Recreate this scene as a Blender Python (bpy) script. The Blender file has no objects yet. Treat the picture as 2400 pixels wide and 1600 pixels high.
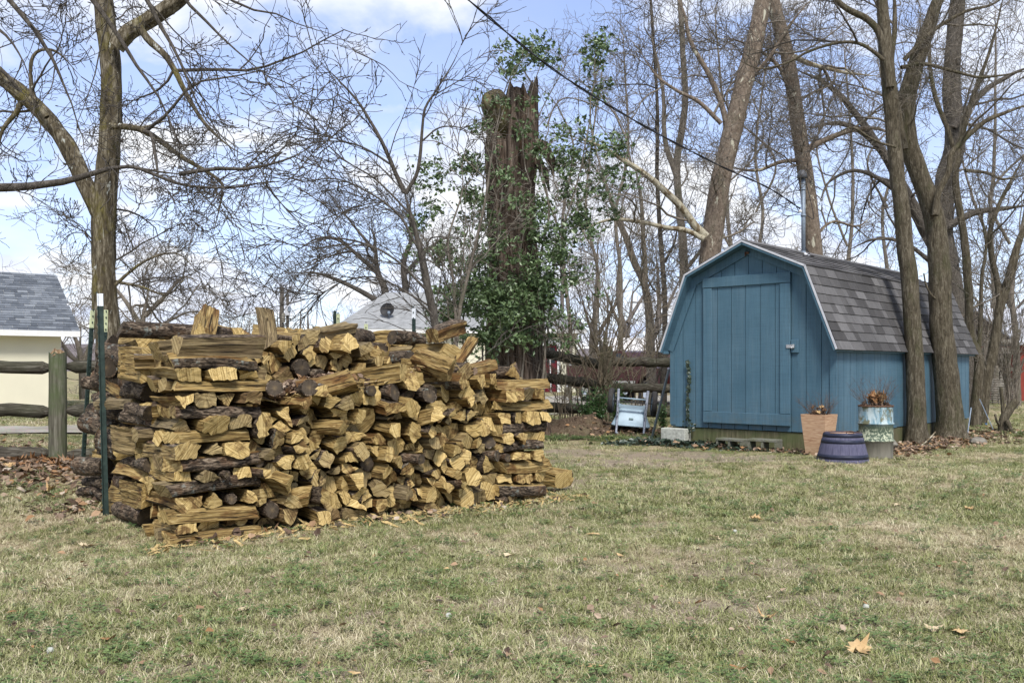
import bpy, bmesh, math, random
import numpy as np
from mathutils import Vector, Matrix, Euler, noise as mnoise

R = math.radians
rng = np.random.default_rng(7)
random.seed(7)
scene = bpy.context.scene
COL = scene.collection

# ---------------------------------------------------------------- camera
FPX, CX, HZ, EYE = 2144.0, 1200.0, 865.0, 1.05      # focal length and horizon in photo pixels, eye height in metres
cam_d = bpy.data.cameras.new('camera')
cam = bpy.data.objects.new('camera', cam_d)
COL.objects.link(cam)
cam.location = (0, 0, EYE)
cam.rotation_euler = (R(90), 0, 0)
cam_d.sensor_width = 36.0
cam_d.lens = FPX / 2400 * 36
cam_d.shift_y = (HZ - 800) / 2400
cam_d.clip_start = 0.05
cam_d.clip_end = 3000
scene.camera = cam

# ---------------------------------------------------------------- sky and sun
SUN_EL, SUN_AZ = R(50), R(9)      # azimuth measured from -Y (behind the camera) towards +X
sun_dir = Vector((math.sin(SUN_AZ) * math.cos(SUN_EL), -math.cos(SUN_AZ) * math.cos(SUN_EL), math.sin(SUN_EL)))
world = bpy.data.worlds.new('World')
scene.world = world
world.use_nodes = True
wn = world.node_tree
wn.nodes.clear()
SKY_STRENGTH = 0.118


def build_world():
    N, L = wn.nodes, wn.links
    sky = N.new('ShaderNodeTexSky')
    sky.sky_type = 'NISHITA'
    sky.sun_disc = False
    sky.sun_elevation = SUN_EL
    sky.sun_rotation = math.atan2(sun_dir.x, sun_dir.y)
    sky.air_density = 1.0
    sky.dust_density = 0.2
    sky.ozone_density = 5.0
    tc = N.new('ShaderNodeTexCoord')
    sep = N.new('ShaderNodeSeparateXYZ')
    L.new(tc.outputs['Generated'], sep.inputs[0])
    # clouds: a layer overhead, stretched towards the horizon by dividing by height
    mx = N.new('ShaderNodeMath'); mx.operation = 'MAXIMUM'; mx.inputs[1].default_value = 0.0
    L.new(sep.outputs['Z'], mx.inputs[0])
    ad = N.new('ShaderNodeMath'); ad.operation = 'ADD'; ad.inputs[1].default_value = 0.30
    L.new(mx.outputs[0], ad.inputs[0])
    dv = N.new('ShaderNodeVectorMath'); dv.operation = 'DIVIDE'
    cmb = N.new('ShaderNodeCombineXYZ')
    for k in range(3):
        L.new(ad.outputs[0], cmb.inputs[k])
    L.new(tc.outputs['Generated'], dv.inputs[0]); L.new(cmb.outputs[0], dv.inputs[1])
    mp = N.new('ShaderNodeMapping')
    mp.inputs['Location'].default_value = (3.35, 1.2, 0.0)
    mp.inputs['Scale'].default_value = (1.25, 1.25, 1.25)
    L.new(dv.outputs[0], mp.inputs[0])
    n1 = N.new('ShaderNodeTexNoise'); n1.inputs['Scale'].default_value = 1.7; n1.inputs['Detail'].default_value = 9
    n1.inputs['Roughness'].default_value = 0.52; n1.inputs['Distortion'].default_value = 0.25
    L.new(mp.outputs[0], n1.inputs['Vector'])
    rp = N.new('ShaderNodeValToRGB')
    rp.color_ramp.elements[0].position = 0.43; rp.color_ramp.elements[0].color = (0, 0, 0, 1)
    rp.color_ramp.elements[1].position = 0.545; rp.color_ramp.elements[1].color = (1, 1, 1, 1)
    L.new(n1.outputs['Fac'], rp.inputs[0])
    # thin veil that thickens to the horizon
    vz = N.new('ShaderNodeMapRange'); vz.inputs['From Min'].default_value = 0.0; vz.inputs['From Max'].default_value = 0.40
    vz.inputs['To Min'].default_value = 0.62; vz.inputs['To Max'].default_value = 0.22
    L.new(mx.outputs[0], vz.inputs['Value'])
    mm = N.new('ShaderNodeMath'); mm.operation = 'MAXIMUM'
    L.new(rp.outputs[0], mm.inputs[0]); L.new(vz.outputs[0], mm.inputs[1])
    # cloud tone: white with slightly grey hollows
    n2 = N.new('ShaderNodeTexNoise'); n2.inputs['Scale'].default_value = 3.3; n2.inputs['Detail'].default_value = 5
    L.new(mp.outputs[0], n2.inputs['Vector'])
    cr = N.new('ShaderNodeValToRGB')
    cr.color_ramp.elements[0].position = 0.3; cr.color_ramp.elements[0].color = (0.68, 0.77, 1.0, 1)
    cr.color_ramp.elements[1].position = 0.62; cr.color_ramp.elements[1].color = (0.93, 0.95, 0.99, 1)
    L.new(n2.outputs['Fac'], cr.inputs[0])
    cb = N.new('ShaderNodeMixRGB'); cb.blend_type = 'MIX'
    sm = N.new('ShaderNodeVectorMath'); sm.operation = 'SCALE'; sm.inputs['Scale'].default_value = SKY_STRENGTH
    tint = N.new('ShaderNodeVectorMath'); tint.operation = 'MULTIPLY'; tint.inputs[1].default_value = (1.02, 0.94, 1.03)
    L.new(sky.outputs[0], tint.inputs[0])
    L.new(tint.outputs[0], sm.inputs[0])
    cs = N.new('ShaderNodeVectorMath'); cs.operation = 'SCALE'; cs.inputs['Scale'].default_value = 0.60
    L.new(cr.outputs[0], cs.inputs[0])
    L.new(mm.outputs[0], cb.inputs['Fac']); L.new(sm.outputs[0], cb.inputs[1]); L.new(cs.outputs[0], cb.inputs[2])
    bg = N.new('ShaderNodeBackground'); bg.inputs['Strength'].default_value = 1.0
    L.new(cb.outputs[0], bg.inputs['Color'])
    out = N.new('ShaderNodeOutputWorld')
    L.new(bg.outputs[0], out.inputs['Surface'])


build_world()
sun_l = bpy.data.lights.new('sun', 'SUN')
sun_l.energy = 2.5
sun_l.angle = R(16)
sun_l.color = (1.0, 0.955, 0.88)
sun_o = bpy.data.objects.new('sun', sun_l)
COL.objects.link(sun_o)
sun_o.rotation_euler = sun_dir.to_track_quat('Z', 'Y').to_euler()
sun_o.location = (10, -20, 30)
vs = scene.view_settings
vs.view_transform = 'Standard'
vs.look = 'None'
vs.exposure = 0.94
vs.gamma = 1.0
vs.use_curve_mapping = False
scene.cycles.max_bounces = 8
scene.cycles.use_denoising = True


# ---------------------------------------------------------------- helpers
def P(px, py, Y):
    """world point seen at photo pixel (px, py) at distance Y"""
    return Vector(((px - CX) / FPX * Y, Y, EYE + (HZ - py) / FPX * Y))


def smooth(t):
    t = np.clip(t, 0, 1)
    return t * t * (3 - 2 * t)


def gz(x, y):
    """ground height"""
    x = np.asarray(x, float); y = np.asarray(y, float)
    bank = 0.15 * smooth((y - 5.2) / 3.2) * smooth((-x - 1.3) / 2.0) * (1 - 0.6 * smooth((y - 11) / 10))
    roll = 0.014 * np.sin(x * 1.9 + 0.7 * y) + 0.011 * np.sin(y * 2.7 - 0.9 * x + 1.3) + 0.006 * np.sin(x * 5.1 + 1.1) * np.sin(y * 4.3)
    return bank + roll * (1 - smooth((y - 30) / 20))


def g1(x, y):
    return float(gz(x, y))


def empty(name, loc, label=None, cat=None, group=None, rz=0.0):
    o = bpy.data.objects.new(name, None)
    o.empty_display_size = 0.1
    o.location = loc
    o.rotation_euler = (0, 0, rz)
    COL.objects.link(o)
    tag(o, label, cat, group)
    return o


def tag(o, label=None, cat=None, group=None, kind=None):
    if label: o['label'] = label
    if cat: o['category'] = cat
    if group: o['group'] = group
    if kind: o['kind'] = kind
    return o


def link_mesh(name, me, parent=None, loc=None):
    o = bpy.data.objects.new(name, me)
    COL.objects.link(o)
    if parent is not None:
        o.parent = parent
    if loc is not None:
        o.location = loc
    return o


class MB:
    """collects geometry for ONE mesh object"""
    def __init__(s):
        s.v, s.f, s.m, s.s = [], [], [], []

    def add(s, verts, faces, mi=0, sm=False):
        b = len(s.v)
        s.v.extend([tuple(v) for v in verts])
        for f in faces:
            s.f.append(tuple(i + b for i in f)); s.m.append(mi); s.s.append(sm)
        return s

    def box(s, c, size, rot=None, mi=0, bev=0.0):
        hx, hy, hz = size[0] / 2, size[1] / 2, size[2] / 2
        vs_, fs = [], []
        if bev <= 0:
            vs_ = [(x, y, z) for x in (-hx, hx) for y in (-hy, hy) for z in (-hz, hz)]
            fs = [(0, 1, 3, 2), (4, 6, 7, 5), (0, 4, 5, 1), (2, 3, 7, 6), (0, 2, 6, 4), (1, 5, 7, 3)]
        else:
            bm = bmesh.new()
            bmesh.ops.create_cube(bm, size=1.0)
            for v in bm.verts:
                v.co = Vector((v.co.x * size[0], v.co.y * size[1], v.co.z * size[2]))
            bmesh.ops.bevel(bm, geom=bm.edges[:], offset=bev, segments=1, affect='EDGES')
            bm.verts.ensure_lookup_table()
            bm.verts.index_update()
            vs_ = [tuple(v.co) for v in bm.verts]
            fs = [tuple(v.index for v in f.verts) for f in bm.faces]
            bm.free()
        M = rot if rot is not None else Matrix.Identity(3)
        c = Vector(c)
        s.add([M @ Vector(v) + c for v in vs_], fs, mi)
        return s

    def bar(s, p0, p1, w, h, mi=0, up=(0, 0, 1), bev=0.0):
        """box along p0->p1, w across, h along up"""
        p0, p1 = Vector(p0), Vector(p1)
        d = (p1 - p0); L = d.length; d.normalize()
        u = Vector(up); x = d.cross(u)
        if x.length < 1e-4: x = d.cross(Vector((1, 0, 0)))
        x.normalize(); u = x.cross(d)
        M = Matrix((x, d, u)).transposed()
        return s.box((p0 + p1) / 2, (w, L, h), M, mi, bev)

    def prism(s, poly, depth_vec, mi=0, origin=(0, 0, 0)):
        """closed prism from a 3D polygon swept along depth_vec"""
        n = len(poly); o = Vector(origin); d = Vector(depth_vec)
        a = [Vector(p) + o for p in poly]; b = [p + d for p in a]
        fs = [tuple(range(n)), tuple(range(2 * n - 1, n - 1, -1))]
        fs += [(i, i + n, (i + 1) % n + n, (i + 1) % n) for i in range(n)]
        return s.add(a + b, fs, mi)

    def tube(s, pts, radii, n=8, mi=0, caps=True, sm=True, squash=None, phase=0.0):
        pts = [Vector(p) for p in pts]
        if not hasattr(radii, '__len__'): radii = [radii] * len(pts)
        V = []
        ref = None
        for i, p in enumerate(pts):
            t = (pts[min(i + 1, len(pts) - 1)] - pts[max(i - 1, 0)]).normalized()
            if ref is None:
                ref = t.orthogonal().normalized()
            ref = (ref - t * ref.dot(t)).normalized()
            bn = t.cross(ref)
            for k in range(n):
                a = 2 * math.pi * k / n + phase
                V.append(p + (ref * math.cos(a) + bn * math.sin(a)) * radii[i])
        F = []
        for i in range(len(pts) - 1):
            for k in range(n):
                k2 = (k + 1) % n
                F.append((i * n + k, i * n + k2, (i + 1) * n + k2, (i + 1) * n + k))
        s.add(V, F, mi, sm)
        if caps:
            b = len(s.v) - len(V)
            s.f.append(tuple(b + k for k in range(n - 1, -1, -1))); s.m.append(mi); s.s.append(False)
            e = b + (len(pts) - 1) * n
            s.f.append(tuple(e + k for k in range(n))); s.m.append(mi); s.s.append(False)
        return s

    def lathe(s, prof, n=32, c=(0, 0, 0), mi=0, sm=True, mis=None):
        """prof: list of (r, z)"""
        c = Vector(c); V = []
        for r, z in prof:
            for k in range(n):
                a = 2 * math.pi * k / n
                V.append(c + Vector((r * math.cos(a), r * math.sin(a), z)))
        b = len(s.v)
        s.v.extend([tuple(v) for v in V])
        for i in range(len(prof) - 1):
            for k in range(n):
                k2 = (k + 1) % n
                s.f.append((b + i * n + k, b + i * n + k2, b + (i + 1) * n + k2, b + (i + 1) * n + k))
                s.m.append(mis[i] if mis else mi); s.s.append(sm)
        return s

    def mesh(s, name, mats, attrs=None):
        me = bpy.data.meshes.new(name)
        me.from_pydata(s.v, [], s.f)
        for m in (mats if isinstance(mats, (list, tuple)) else [mats]):
            me.materials.append(m)
        me.polygons.foreach_set('material_index', np.array(s.m, dtype=np.int32))
        me.polygons.foreach_set('use_smooth', np.array(s.s, dtype=bool))
        if attrs:
            for k, (typ, data) in attrs.items():
                a = me.attributes.new(k, typ, 'POINT')
                a.data.foreach_set('vector' if typ == 'FLOAT_VECTOR' else 'value', np.asarray(data, dtype=np.float32).ravel())
        me.update()
        return me

    def build(s, name, mats, parent=None, loc=None, world_origin=None):
        """world_origin: the vertices are world coordinates; store them relative to that point"""
        if world_origin is not None:
            o = Vector(world_origin)
            s.v = [(v[0] - o.x, v[1] - o.y, v[2] - o.z) for v in s.v]
        return link_mesh(name, s.mesh(name, mats), parent, loc)


# ---------------------------------------------------------------- materials
class MT:
    def __init__(s, name):
        s.m = bpy.data.materials.new(name)
        s.m.use_nodes = True
        s.nt = s.m.node_tree
        s.b = s.nt.nodes['Principled BSDF']
        s.b.inputs['Specular IOR Level'].default_value = 0.25

    def n(s, typ, ins=None, **kw):
        x = s.nt.nodes.new(typ)
        for k, v in kw.items(): setattr(x, k, v)
        for k, v in (ins or {}).items(): s.set(x.inputs[k], v)
        return x

    def set(s, sock, v):
        if isinstance(v, bpy.types.NodeSocket): s.nt.links.new(v, sock)
        else:
            if isinstance(v, (tuple, list)) and len(v) == 3 and sock.type == 'RGBA': v = (*v, 1)
            sock.default_value = v

    def obj(s): return s.n('ShaderNodeTexCoord').outputs['Object']
    def pos(s): return s.n('ShaderNodeNewGeometry').outputs['Position']
    def rnd(s): return s.n('ShaderNodeObjectInfo').outputs['Random']
    def attr(s, name, o='Fac'): return s.n('ShaderNodeAttribute', attribute_name=name).outputs[o]

    def map(s, v, scale=(1, 1, 1), loc=(0, 0, 0), rot=(0, 0, 0)):
        return s.n('ShaderNodeMapping', {'Vector': v, 'Scale': scale, 'Location': loc, 'Rotation': rot}).outputs[0]

    def noise(s, v, scale=5, detail=4, rough=0.55, dist=0.0, col=False):
        return s.n('ShaderNodeTexNoise', {'Vector': v, 'Scale': scale, 'Detail': detail, 'Roughness': rough, 'Distortion': dist}).outputs['Color' if col else 'Fac']

    def voro(s, v, scale=5, feature='F1', out='Distance', rand=1.0):
        return s.n('ShaderNodeTexVoronoi', {'Vector': v, 'Scale': scale, 'Randomness': rand}, feature=feature).outputs[out]

    def ramp(s, fac, stops, interp='LINEAR'):
        r = s.n('ShaderNodeValToRGB', {'Fac': fac})
        cr = r.color_ramp; cr.interpolation = interp
        while len(cr.elements) < len(stops): cr.elements.new(0.5)
        for e, (p, c) in zip(cr.elements, stops):
            e.position = p
            e.color = (c, c, c, 1) if not hasattr(c, '__len__') else (*c[:3], 1)
        return r.outputs[0]

    def mix(s, fac, a, b, mode='MIX'):
        return s.n('ShaderNodeMixRGB', {'Fac': fac, 'Color1': a, 'Color2': b}, blend_type=mode).outputs[0]

    def math(s, op, a, b=0.0, c=0.0):
        return s.n('ShaderNodeMath', {0: a, 1: b, 2: c}, operation=op).outputs[0]

    def vmath(s, op, a, b):
        return s.n('ShaderNodeVectorMath', {0: a, 1: b}, operation=op).outputs[0]

    def sep(s, v): return s.n('ShaderNodeSeparateXYZ', {0: v}).outputs
    def comb(s, x, y, z): return s.n('ShaderNodeCombineXYZ', {0: x, 1: y, 2: z}).outputs[0]

    def out(s, color, rough=0.85, bump=None, strength=0.5, dist=0.01, metal=0.0, spec=None):
        s.set(s.b.inputs['Base Color'], color)
        s.set(s.b.inputs['Roughness'], rough)
        s.set(s.b.inputs['Metallic'], metal)
        if spec is not None: s.b.inputs['Specular IOR Level'].default_value = spec
        if bump is not None:
            s.set(s.b.inputs['Normal'], s.n('ShaderNodeBump', {'Height': bump, 'Strength': strength, 'Distance': dist}).outputs[0])
        return s.m


def plain(name, col, rough=0.7, metal=0.0, var=0.12, scale=8, spec=None):
    t = MT(name)
    f = t.noise(t.obj(), scale, 5)
    c = t.mix(t.ramp(f, [(0.3, 0.0), (0.7, 1.0)]), tuple(x * (1 - var) for x in col), tuple(min(1, x * (1 + var)) for x in col))
    return t.out(c, rough, f, 0.15, 0.004, metal, spec)
M = {}


def shared_lawn_masks(t):
    """patchiness of the lawn, read from world position by the soil and by the blades alike"""
    p = t.pos()
    flat = t.vmath('MULTIPLY', p, (1, 1, 0))
    big = t.noise(flat, 0.55, 4, 0.6, 0.4)
    mid = t.noise(flat, 2.3, 4, 0.6, 0.3)
    f = t.math('ADD', t.math('MULTIPLY', big, 0.55), t.math('MULTIPLY', mid, 0.45))
    sx = t.sep(p)
    return flat, f, sx


def mat_ground():
    t = MT('lawn_soil')
    flat, f, sx = shared_lawn_masks(t)
    fine = t.noise(flat, 60, 3, 0.7)
    fib = t.noise(t.map(flat, (90, 35, 1), rot=(0, 0, 0.6)), 1.0, 3, 0.7, 1.5)
    fib2 = t.noise(t.map(flat, (30, 110, 1), rot=(0, 0, -0.4)), 1.0, 3, 0.7, 1.5)
    ff = t.math('MAXIMUM', fib, fib2)
    straw = t.ramp(ff, [(0.35, (0.12, 0.09, 0.055)), (0.52, (0.33, 0.265, 0.165)), (0.72, (0.52, 0.44, 0.29))])
    green = t.ramp(ff, [(0.35, (0.060, 0.068, 0.024)), (0.56, (0.16, 0.175, 0.066)), (0.76, (0.30, 0.29, 0.14))])
    c = t.mix(t.ramp(f, [(0.42, 0.0), (0.56, 1.0)]), green, straw)
    # worn bare soil
    soilm = t.ramp(t.noise(flat, 0.9, 5, 0.6, 0.5), [(0.57, 0.0), (0.65, 1.0)])
    soil = t.ramp(fine, [(0.3, (0.19, 0.145, 0.105)), (0.7, (0.34, 0.28, 0.215))])
    # bare earth where feet and leaves wear the grass (vertex attribute 'bare' of the lawn)
    brk = t.noise(flat, 7, 5, 0.7)
    m2 = t.ramp(t.math('ADD', t.attr('bare'), t.math('MULTIPLY', t.math('SUBTRACT', brk, 0.5), 0.8)), [(0.30, 0.0), (0.60, 1.0)])
    m2 = t.math('MAXIMUM', m2, t.math('MULTIPLY', soilm, 0.6))
    c = t.mix(t.math('MULTIPLY', m2, 0.85), c, soil)
    return t.out(c, 0.95, t.math('ADD', ff, fine), 0.6, 0.02, spec=0.1)


M['ground'] = mat_ground()


def mat_blade(name, straw_bias):
    t = MT(name)
    flat, f, sx = shared_lawn_masks(t)
    r = t.rnd()
    fine = t.noise(flat, 25, 2)
    g = t.ramp(r, [(0.0, (0.088, 0.108, 0.030)), (0.35, (0.170, 0.188, 0.062)), (0.7, (0.270, 0.280, 0.115)), (1.0, (0.42, 0.41, 0.23))])
    s_ = t.ramp(r, [(0.0, (0.27, 0.215, 0.13)), (0.5, (0.46, 0.39, 0.25)), (1.0, (0.66, 0.59, 0.42))])
    k = t.math('ADD', t.math('ADD', f, t.math('MULTIPLY', t.math('SUBTRACT', fine, 0.5), 0.30)), straw_bias)
    c = t.mix(t.ramp(k, [(0.46, 0.0), (0.60, 1.0)]), g, s_)
    m = t.out(c, 0.6, spec=0.2)
    return m


M['blade'] = mat_blade('grass_blade', -0.05)
M['straw'] = mat_blade('straw_blade', 0.17)


def mat_weed():
    t = MT('clover_leaf')
    r = t.rnd()
    return t.out(t.ramp(r, [(0, (0.060, 0.105, 0.030)), (1, (0.15, 0.205, 0.07))]), 0.6)


M['weed'] = mat_weed()


def mat_deadleaf():
    t = MT('dead_leaf')
    r = t.rnd()
    v = t.noise(t.obj(), 25, 3)
    c = t.ramp(r, [(0.0, (0.060, 0.038, 0.026)), (0.3, (0.14, 0.092, 0.062)), (0.55, (0.26, 0.19, 0.135)), (0.8, (0.32, 0.175, 0.075)), (1.0, (0.48, 0.41, 0.33))])
    c = t.mix(0.5, c, t.ramp(v, [(0.3, 0.6), (0.7, 1.0)]), 'MULTIPLY')
    return t.out(c, 0.75)


M['litter'] = mat_deadleaf()


def mat_bigleaf(name, a, b):
    t = MT(name)
    v = t.noise(t.obj(), 14, 4)
    c = t.ramp(v, [(0.3, a), (0.7, b)])
    return t.out(c, 0.7, t.noise(t.obj(), 60, 3), 0.3, 0.004)


M['leaf_tan'] = mat_bigleaf('leaf_tan', (0.36, 0.23, 0.10), (0.56, 0.41, 0.22))
M['leaf_pale'] = mat_bigleaf('leaf_pale', (0.42, 0.33, 0.20), (0.60, 0.50, 0.34))
M['leaf_rust'] = mat_bigleaf('leaf_rust', (0.16, 0.075, 0.032), (0.33, 0.18, 0.08))


# firewood: lc = log coordinates (x along the log, yz from the pith), rnd = one number per log
def log_mats():
    # ---- split faces: weathered wood, coloured darker than the ends to deepen the gaps' shade
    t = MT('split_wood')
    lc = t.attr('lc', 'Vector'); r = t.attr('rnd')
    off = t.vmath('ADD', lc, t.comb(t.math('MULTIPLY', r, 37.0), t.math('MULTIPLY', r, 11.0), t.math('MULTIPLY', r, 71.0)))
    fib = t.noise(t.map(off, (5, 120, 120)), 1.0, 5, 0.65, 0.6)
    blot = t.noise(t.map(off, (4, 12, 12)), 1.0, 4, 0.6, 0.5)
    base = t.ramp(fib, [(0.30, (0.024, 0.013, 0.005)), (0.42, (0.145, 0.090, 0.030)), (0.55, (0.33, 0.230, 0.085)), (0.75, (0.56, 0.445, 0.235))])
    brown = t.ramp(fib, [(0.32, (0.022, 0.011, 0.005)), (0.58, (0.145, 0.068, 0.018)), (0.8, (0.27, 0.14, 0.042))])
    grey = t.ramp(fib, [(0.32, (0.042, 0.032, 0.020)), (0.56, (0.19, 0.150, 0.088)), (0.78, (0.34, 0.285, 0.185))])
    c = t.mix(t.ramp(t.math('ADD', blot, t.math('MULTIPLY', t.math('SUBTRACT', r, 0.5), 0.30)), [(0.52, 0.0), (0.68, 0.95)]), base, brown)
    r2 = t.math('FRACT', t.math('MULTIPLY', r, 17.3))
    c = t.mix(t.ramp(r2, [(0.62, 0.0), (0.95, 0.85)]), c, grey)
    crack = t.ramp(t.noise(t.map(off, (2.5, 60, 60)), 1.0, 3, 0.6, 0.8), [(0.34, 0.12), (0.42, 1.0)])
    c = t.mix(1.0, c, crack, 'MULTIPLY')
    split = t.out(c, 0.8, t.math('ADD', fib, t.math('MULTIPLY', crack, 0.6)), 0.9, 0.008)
    # ---- sawn ends
    t = MT('log_end')
    lc = t.attr('lc', 'Vector'); r = t.attr('rnd'); rd = t.attr('round')
    s = t.sep(lc)
    offv = t.comb(t.math('MULTIPLY', r, 37.0), t.math('MULTIPLY', r, 11.0), t.math('MULTIPLY', r, 71.0))
    off = t.vmath('ADD', lc, offv)
    rad = t.math('SQRT', t.math('ADD', t.math('MULTIPLY', s['Y'], s['Y']), t.math('MULTIPLY', s['Z'], s['Z'])))
    wob = t.noise(off, 9, 3)
    rings = t.math('SINE', t.math('MULTIPLY', t.math('ADD', rad, t.math('MULTIPLY', wob, 0.03)), 750.0))
    ang = t.math('ARCTAN2', s['Z'], s['Y'])
    ray = t.noise(t.comb(t.math('MULTIPLY', ang, 9.0), t.math('MULTIPLY', r, 90.0), t.math('MULTIPLY', rad, 2.0)), 1.0, 3, 0.7)
    # saw kerf: parallel streaks at an angle of each log's own
    a2 = t.math('MULTIPLY', r, 40.0)
    kerf = t.noise(t.comb(t.math('ADD', t.math('MULTIPLY', s['Y'], t.math('MULTIPLY', t.math('COSINE', a2), 130.0)), t.math('MULTIPLY', s['Z'], t.math('MULTIPLY', t.math('SINE', a2), 130.0))), t.math('MULTIPLY', r, 50.0), t.math('MULTIPLY', s['Y'], 4.0)), 1.0, 3, 0.7)
    blot = t.noise(off, 11, 5, 0.65, 0.6)
    m = t.math('ADD', t.math('ADD', t.math('MULTIPLY', rings, 0.035), t.math('MULTIPLY', ray, 0.30)), t.math('MULTIPLY', kerf, 0.70))
    base = t.ramp(m, [(0.35, (0.13, 0.080, 0.024)), (0.46, (0.39, 0.270, 0.098)), (0.60, (0.60, 0.455, 0.205))])
    brown = t.ramp(m, [(0.37, (0.025, 0.013, 0.006)), (0.62, (0.165, 0.086, 0.026))])
    grey = t.ramp(m, [(0.37, (0.044, 0.035, 0.022)), (0.62, (0.25, 0.20, 0.115))])
    c = t.mix(t.ramp(t.math('ADD', blot, t.math('MULTIPLY', t.math('SUBTRACT', r, 0.5), 0.22)), [(0.51, 0.0), (0.66, 0.9)]), base, brown)
    r2 = t.math('FRACT', t.math('MULTIPLY', r, 17.3))
    c = t.mix(t.math('MULTIPLY', t.ramp(r2, [(0.66, 0.0), (0.92, 0.9)]), t.ramp(blot, [(0.3, 1.0), (0.65, 0.5)])), c, grey)
    # round unsplit branches have weathered dark ends with a paler heart
    heart = t.ramp(rad, [(0.0, (0.16, 0.115, 0.065)), (0.012, (0.115, 0.085, 0.052)), (0.022, (0.080, 0.061, 0.042)), (0.06, (0.062, 0.048, 0.034))])
    dark = t.mix(0.55, heart, t.ramp(m, [(0.35, 0.35), (0.65, 1.1)]), 'MULTIPLY')
    c = t.mix(rd, c, dark)
    star = t.ramp(ray, [(0.33, 0.12), (0.375, 1.0)])
    c = t.mix(0.8, c, star, 'MULTIPLY')
    end = t.out(c, 0.85, t.math('ADD', m, t.math('MULTIPLY', star, 0.5)), 0.6, 0.005)
    # ---- bark
    t = MT('log_bark')
    lc = t.attr('lc', 'Vector'); r = t.attr('rnd')
    off = t.vmath('ADD', lc, t.comb(t.math('MULTIPLY', r, 37.0), t.math('MULTIPLY', r, 11.0), t.math('MULTIPLY', r, 71.0)))
    plate = t.noise(t.map(off, (14, 52, 52)), 1.0, 5, 0.62, 1.0)
    fine = t.noise(t.map(off, (40, 140, 140)), 1.0, 4, 0.7)
    h = t.ramp(plate, [(0.36, 0.0), (0.52, 0.8), (0.75, 1.0)])
    c = t.ramp(t.math('ADD', t.math('MULTIPLY', plate, 0.65), t.math('MULTIPLY', fine, 0.35)), [(0.38, (0.010, 0.008, 0.006)), (0.46, (0.052, 0.037, 0.025)), (0.56, (0.155, 0.116, 0.080)), (0.70, (0.35, 0.285, 0.21))])
    lich = t.ramp(t.noise(off, 13, 5, 0.7), [(0.57, 0.0), (0.62, 1.0)])
    lich = t.math('MULTIPLY', lich, t.ramp(t.math('FRACT', t.math('MULTIPLY', r, 29.1)), [(0.55, 0.0), (0.75, 1.0)]))
    lc_ = t.ramp(fine, [(0.35, (0.12, 0.14, 0.12)), (0.65, (0.38, 0.41, 0.37))])
    c = t.mix(t.math('MULTIPLY', lich, 0.8), c, lc_)
    red = t.ramp(fine, [(0.3, (0.10, 0.05, 0.026)), (0.7, (0.26, 0.15, 0.08))])
    c = t.mix(t.math('MULTIPLY', t.ramp(t.noise(off, 5, 3), [(0.55, 0.0), (0.7, 1.0)]), 0.6), c, red)
    bark = t.out(c, 0.9, t.math('ADD', h, t.math('MULTIPLY', fine, 0.4)), 1.0, 0.012)
    return bark, split, end


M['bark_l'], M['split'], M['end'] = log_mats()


def mat_bark(name, dark, mid, light, sx=30, sz=7, moss=None, mossamt=0.0, patch=None, patchat=0.6, bump=1.0):
    t = MT(name)
    p = t.pos()
    v = t.map(p, (sx, sx, sz))
    n = t.noise(v, 1.0, 5, 0.65, 0.8)
    fine = t.noise(t.map(p, (sx * 3, sx * 3, sz * 4)), 1.0, 3, 0.7)
    k = t.math('ADD', t.math('MULTIPLY', n, 0.7), t.math('MULTIPLY', fine, 0.3))
    c = t.ramp(k, [(0.32, dark), (0.5, mid), (0.68, light)])
    if moss:
        mm = t.ramp(t.noise(t.map(p, (3, 3, 1.5)), 1.0, 5, 0.7), [(0.60 - mossamt * 0.3, 0.0), (0.74 - mossamt * 0.3, 1.0)])
        c = t.mix(t.math('MULTIPLY', mm, 0.75), c, t.ramp(fine, [(0.3, tuple(x * 0.5 for x in moss)), (0.7, moss)]))
    if patch:
        pm = t.ramp(t.noise(t.map(p, (7, 7, 3.2)), 1.0, 4, 0.6, 0.6), [(patchat, 0.0), (patchat + 0.03, 1.0)])
        c = t.mix(pm, c, patch)
    return t.out(c, 0.9, k, bump, 0.03, spec=0.15)


M['bark_left'] = mat_bark('bark_furrowed_mossy', (0.014, 0.011, 0.007), (0.090, 0.074, 0.048), (0.30, 0.27, 0.205), 15, 3.0, (0.155, 0.135, 0.030), 0.28, (0.40, 0.41, 0.37), 0.655)
M['bark_maple'] = mat_bark('bark_grey_brown', (0.022, 0.017, 0.011), (0.088, 0.074, 0.051), (0.21, 0.185, 0.138), 34, 7, (0.085, 0.085, 0.042), 0.30, (0.27, 0.265, 0.22), 0.69, bump=1.0)
M['bark_syc'] = mat_bark('bark_sycamore_flaky', (0.058, 0.043, 0.032), (0.165, 0.130, 0.100), (0.28, 0.235, 0.185), 18, 10, (0.13, 0.12, 0.085), 0.2, (0.44, 0.42, 0.33), 0.61, 1.0)
M['bark_sycpale'] = mat_bark('bark_sycamore_pale', (0.14, 0.115, 0.075), (0.33, 0.30, 0.22), (0.47, 0.44, 0.35), 9, 7, None, 0, (0.15, 0.115, 0.07), 0.53, 0.4)
M['bark_dark'] = mat_bark('bark_dark', (0.026, 0.022, 0.018), (0.080, 0.070, 0.059), (0.16, 0.143, 0.122), 30, 8)
M['bark_mid'] = mat_bark('bark_brown_grey', (0.060, 0.051, 0.042), (0.165, 0.142, 0.115), (0.28, 0.25, 0.21), 26, 8, (0.12, 0.12, 0.08), 0.25, (0.36, 0.35, 0.31), 0.67)
M['bark_far'] = mat_bark('bark_far_grey', (0.075, 0.066, 0.058), (0.12, 0.105, 0.095), (0.17, 0.15, 0.14), 10, 5, bump=0.2)
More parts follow.
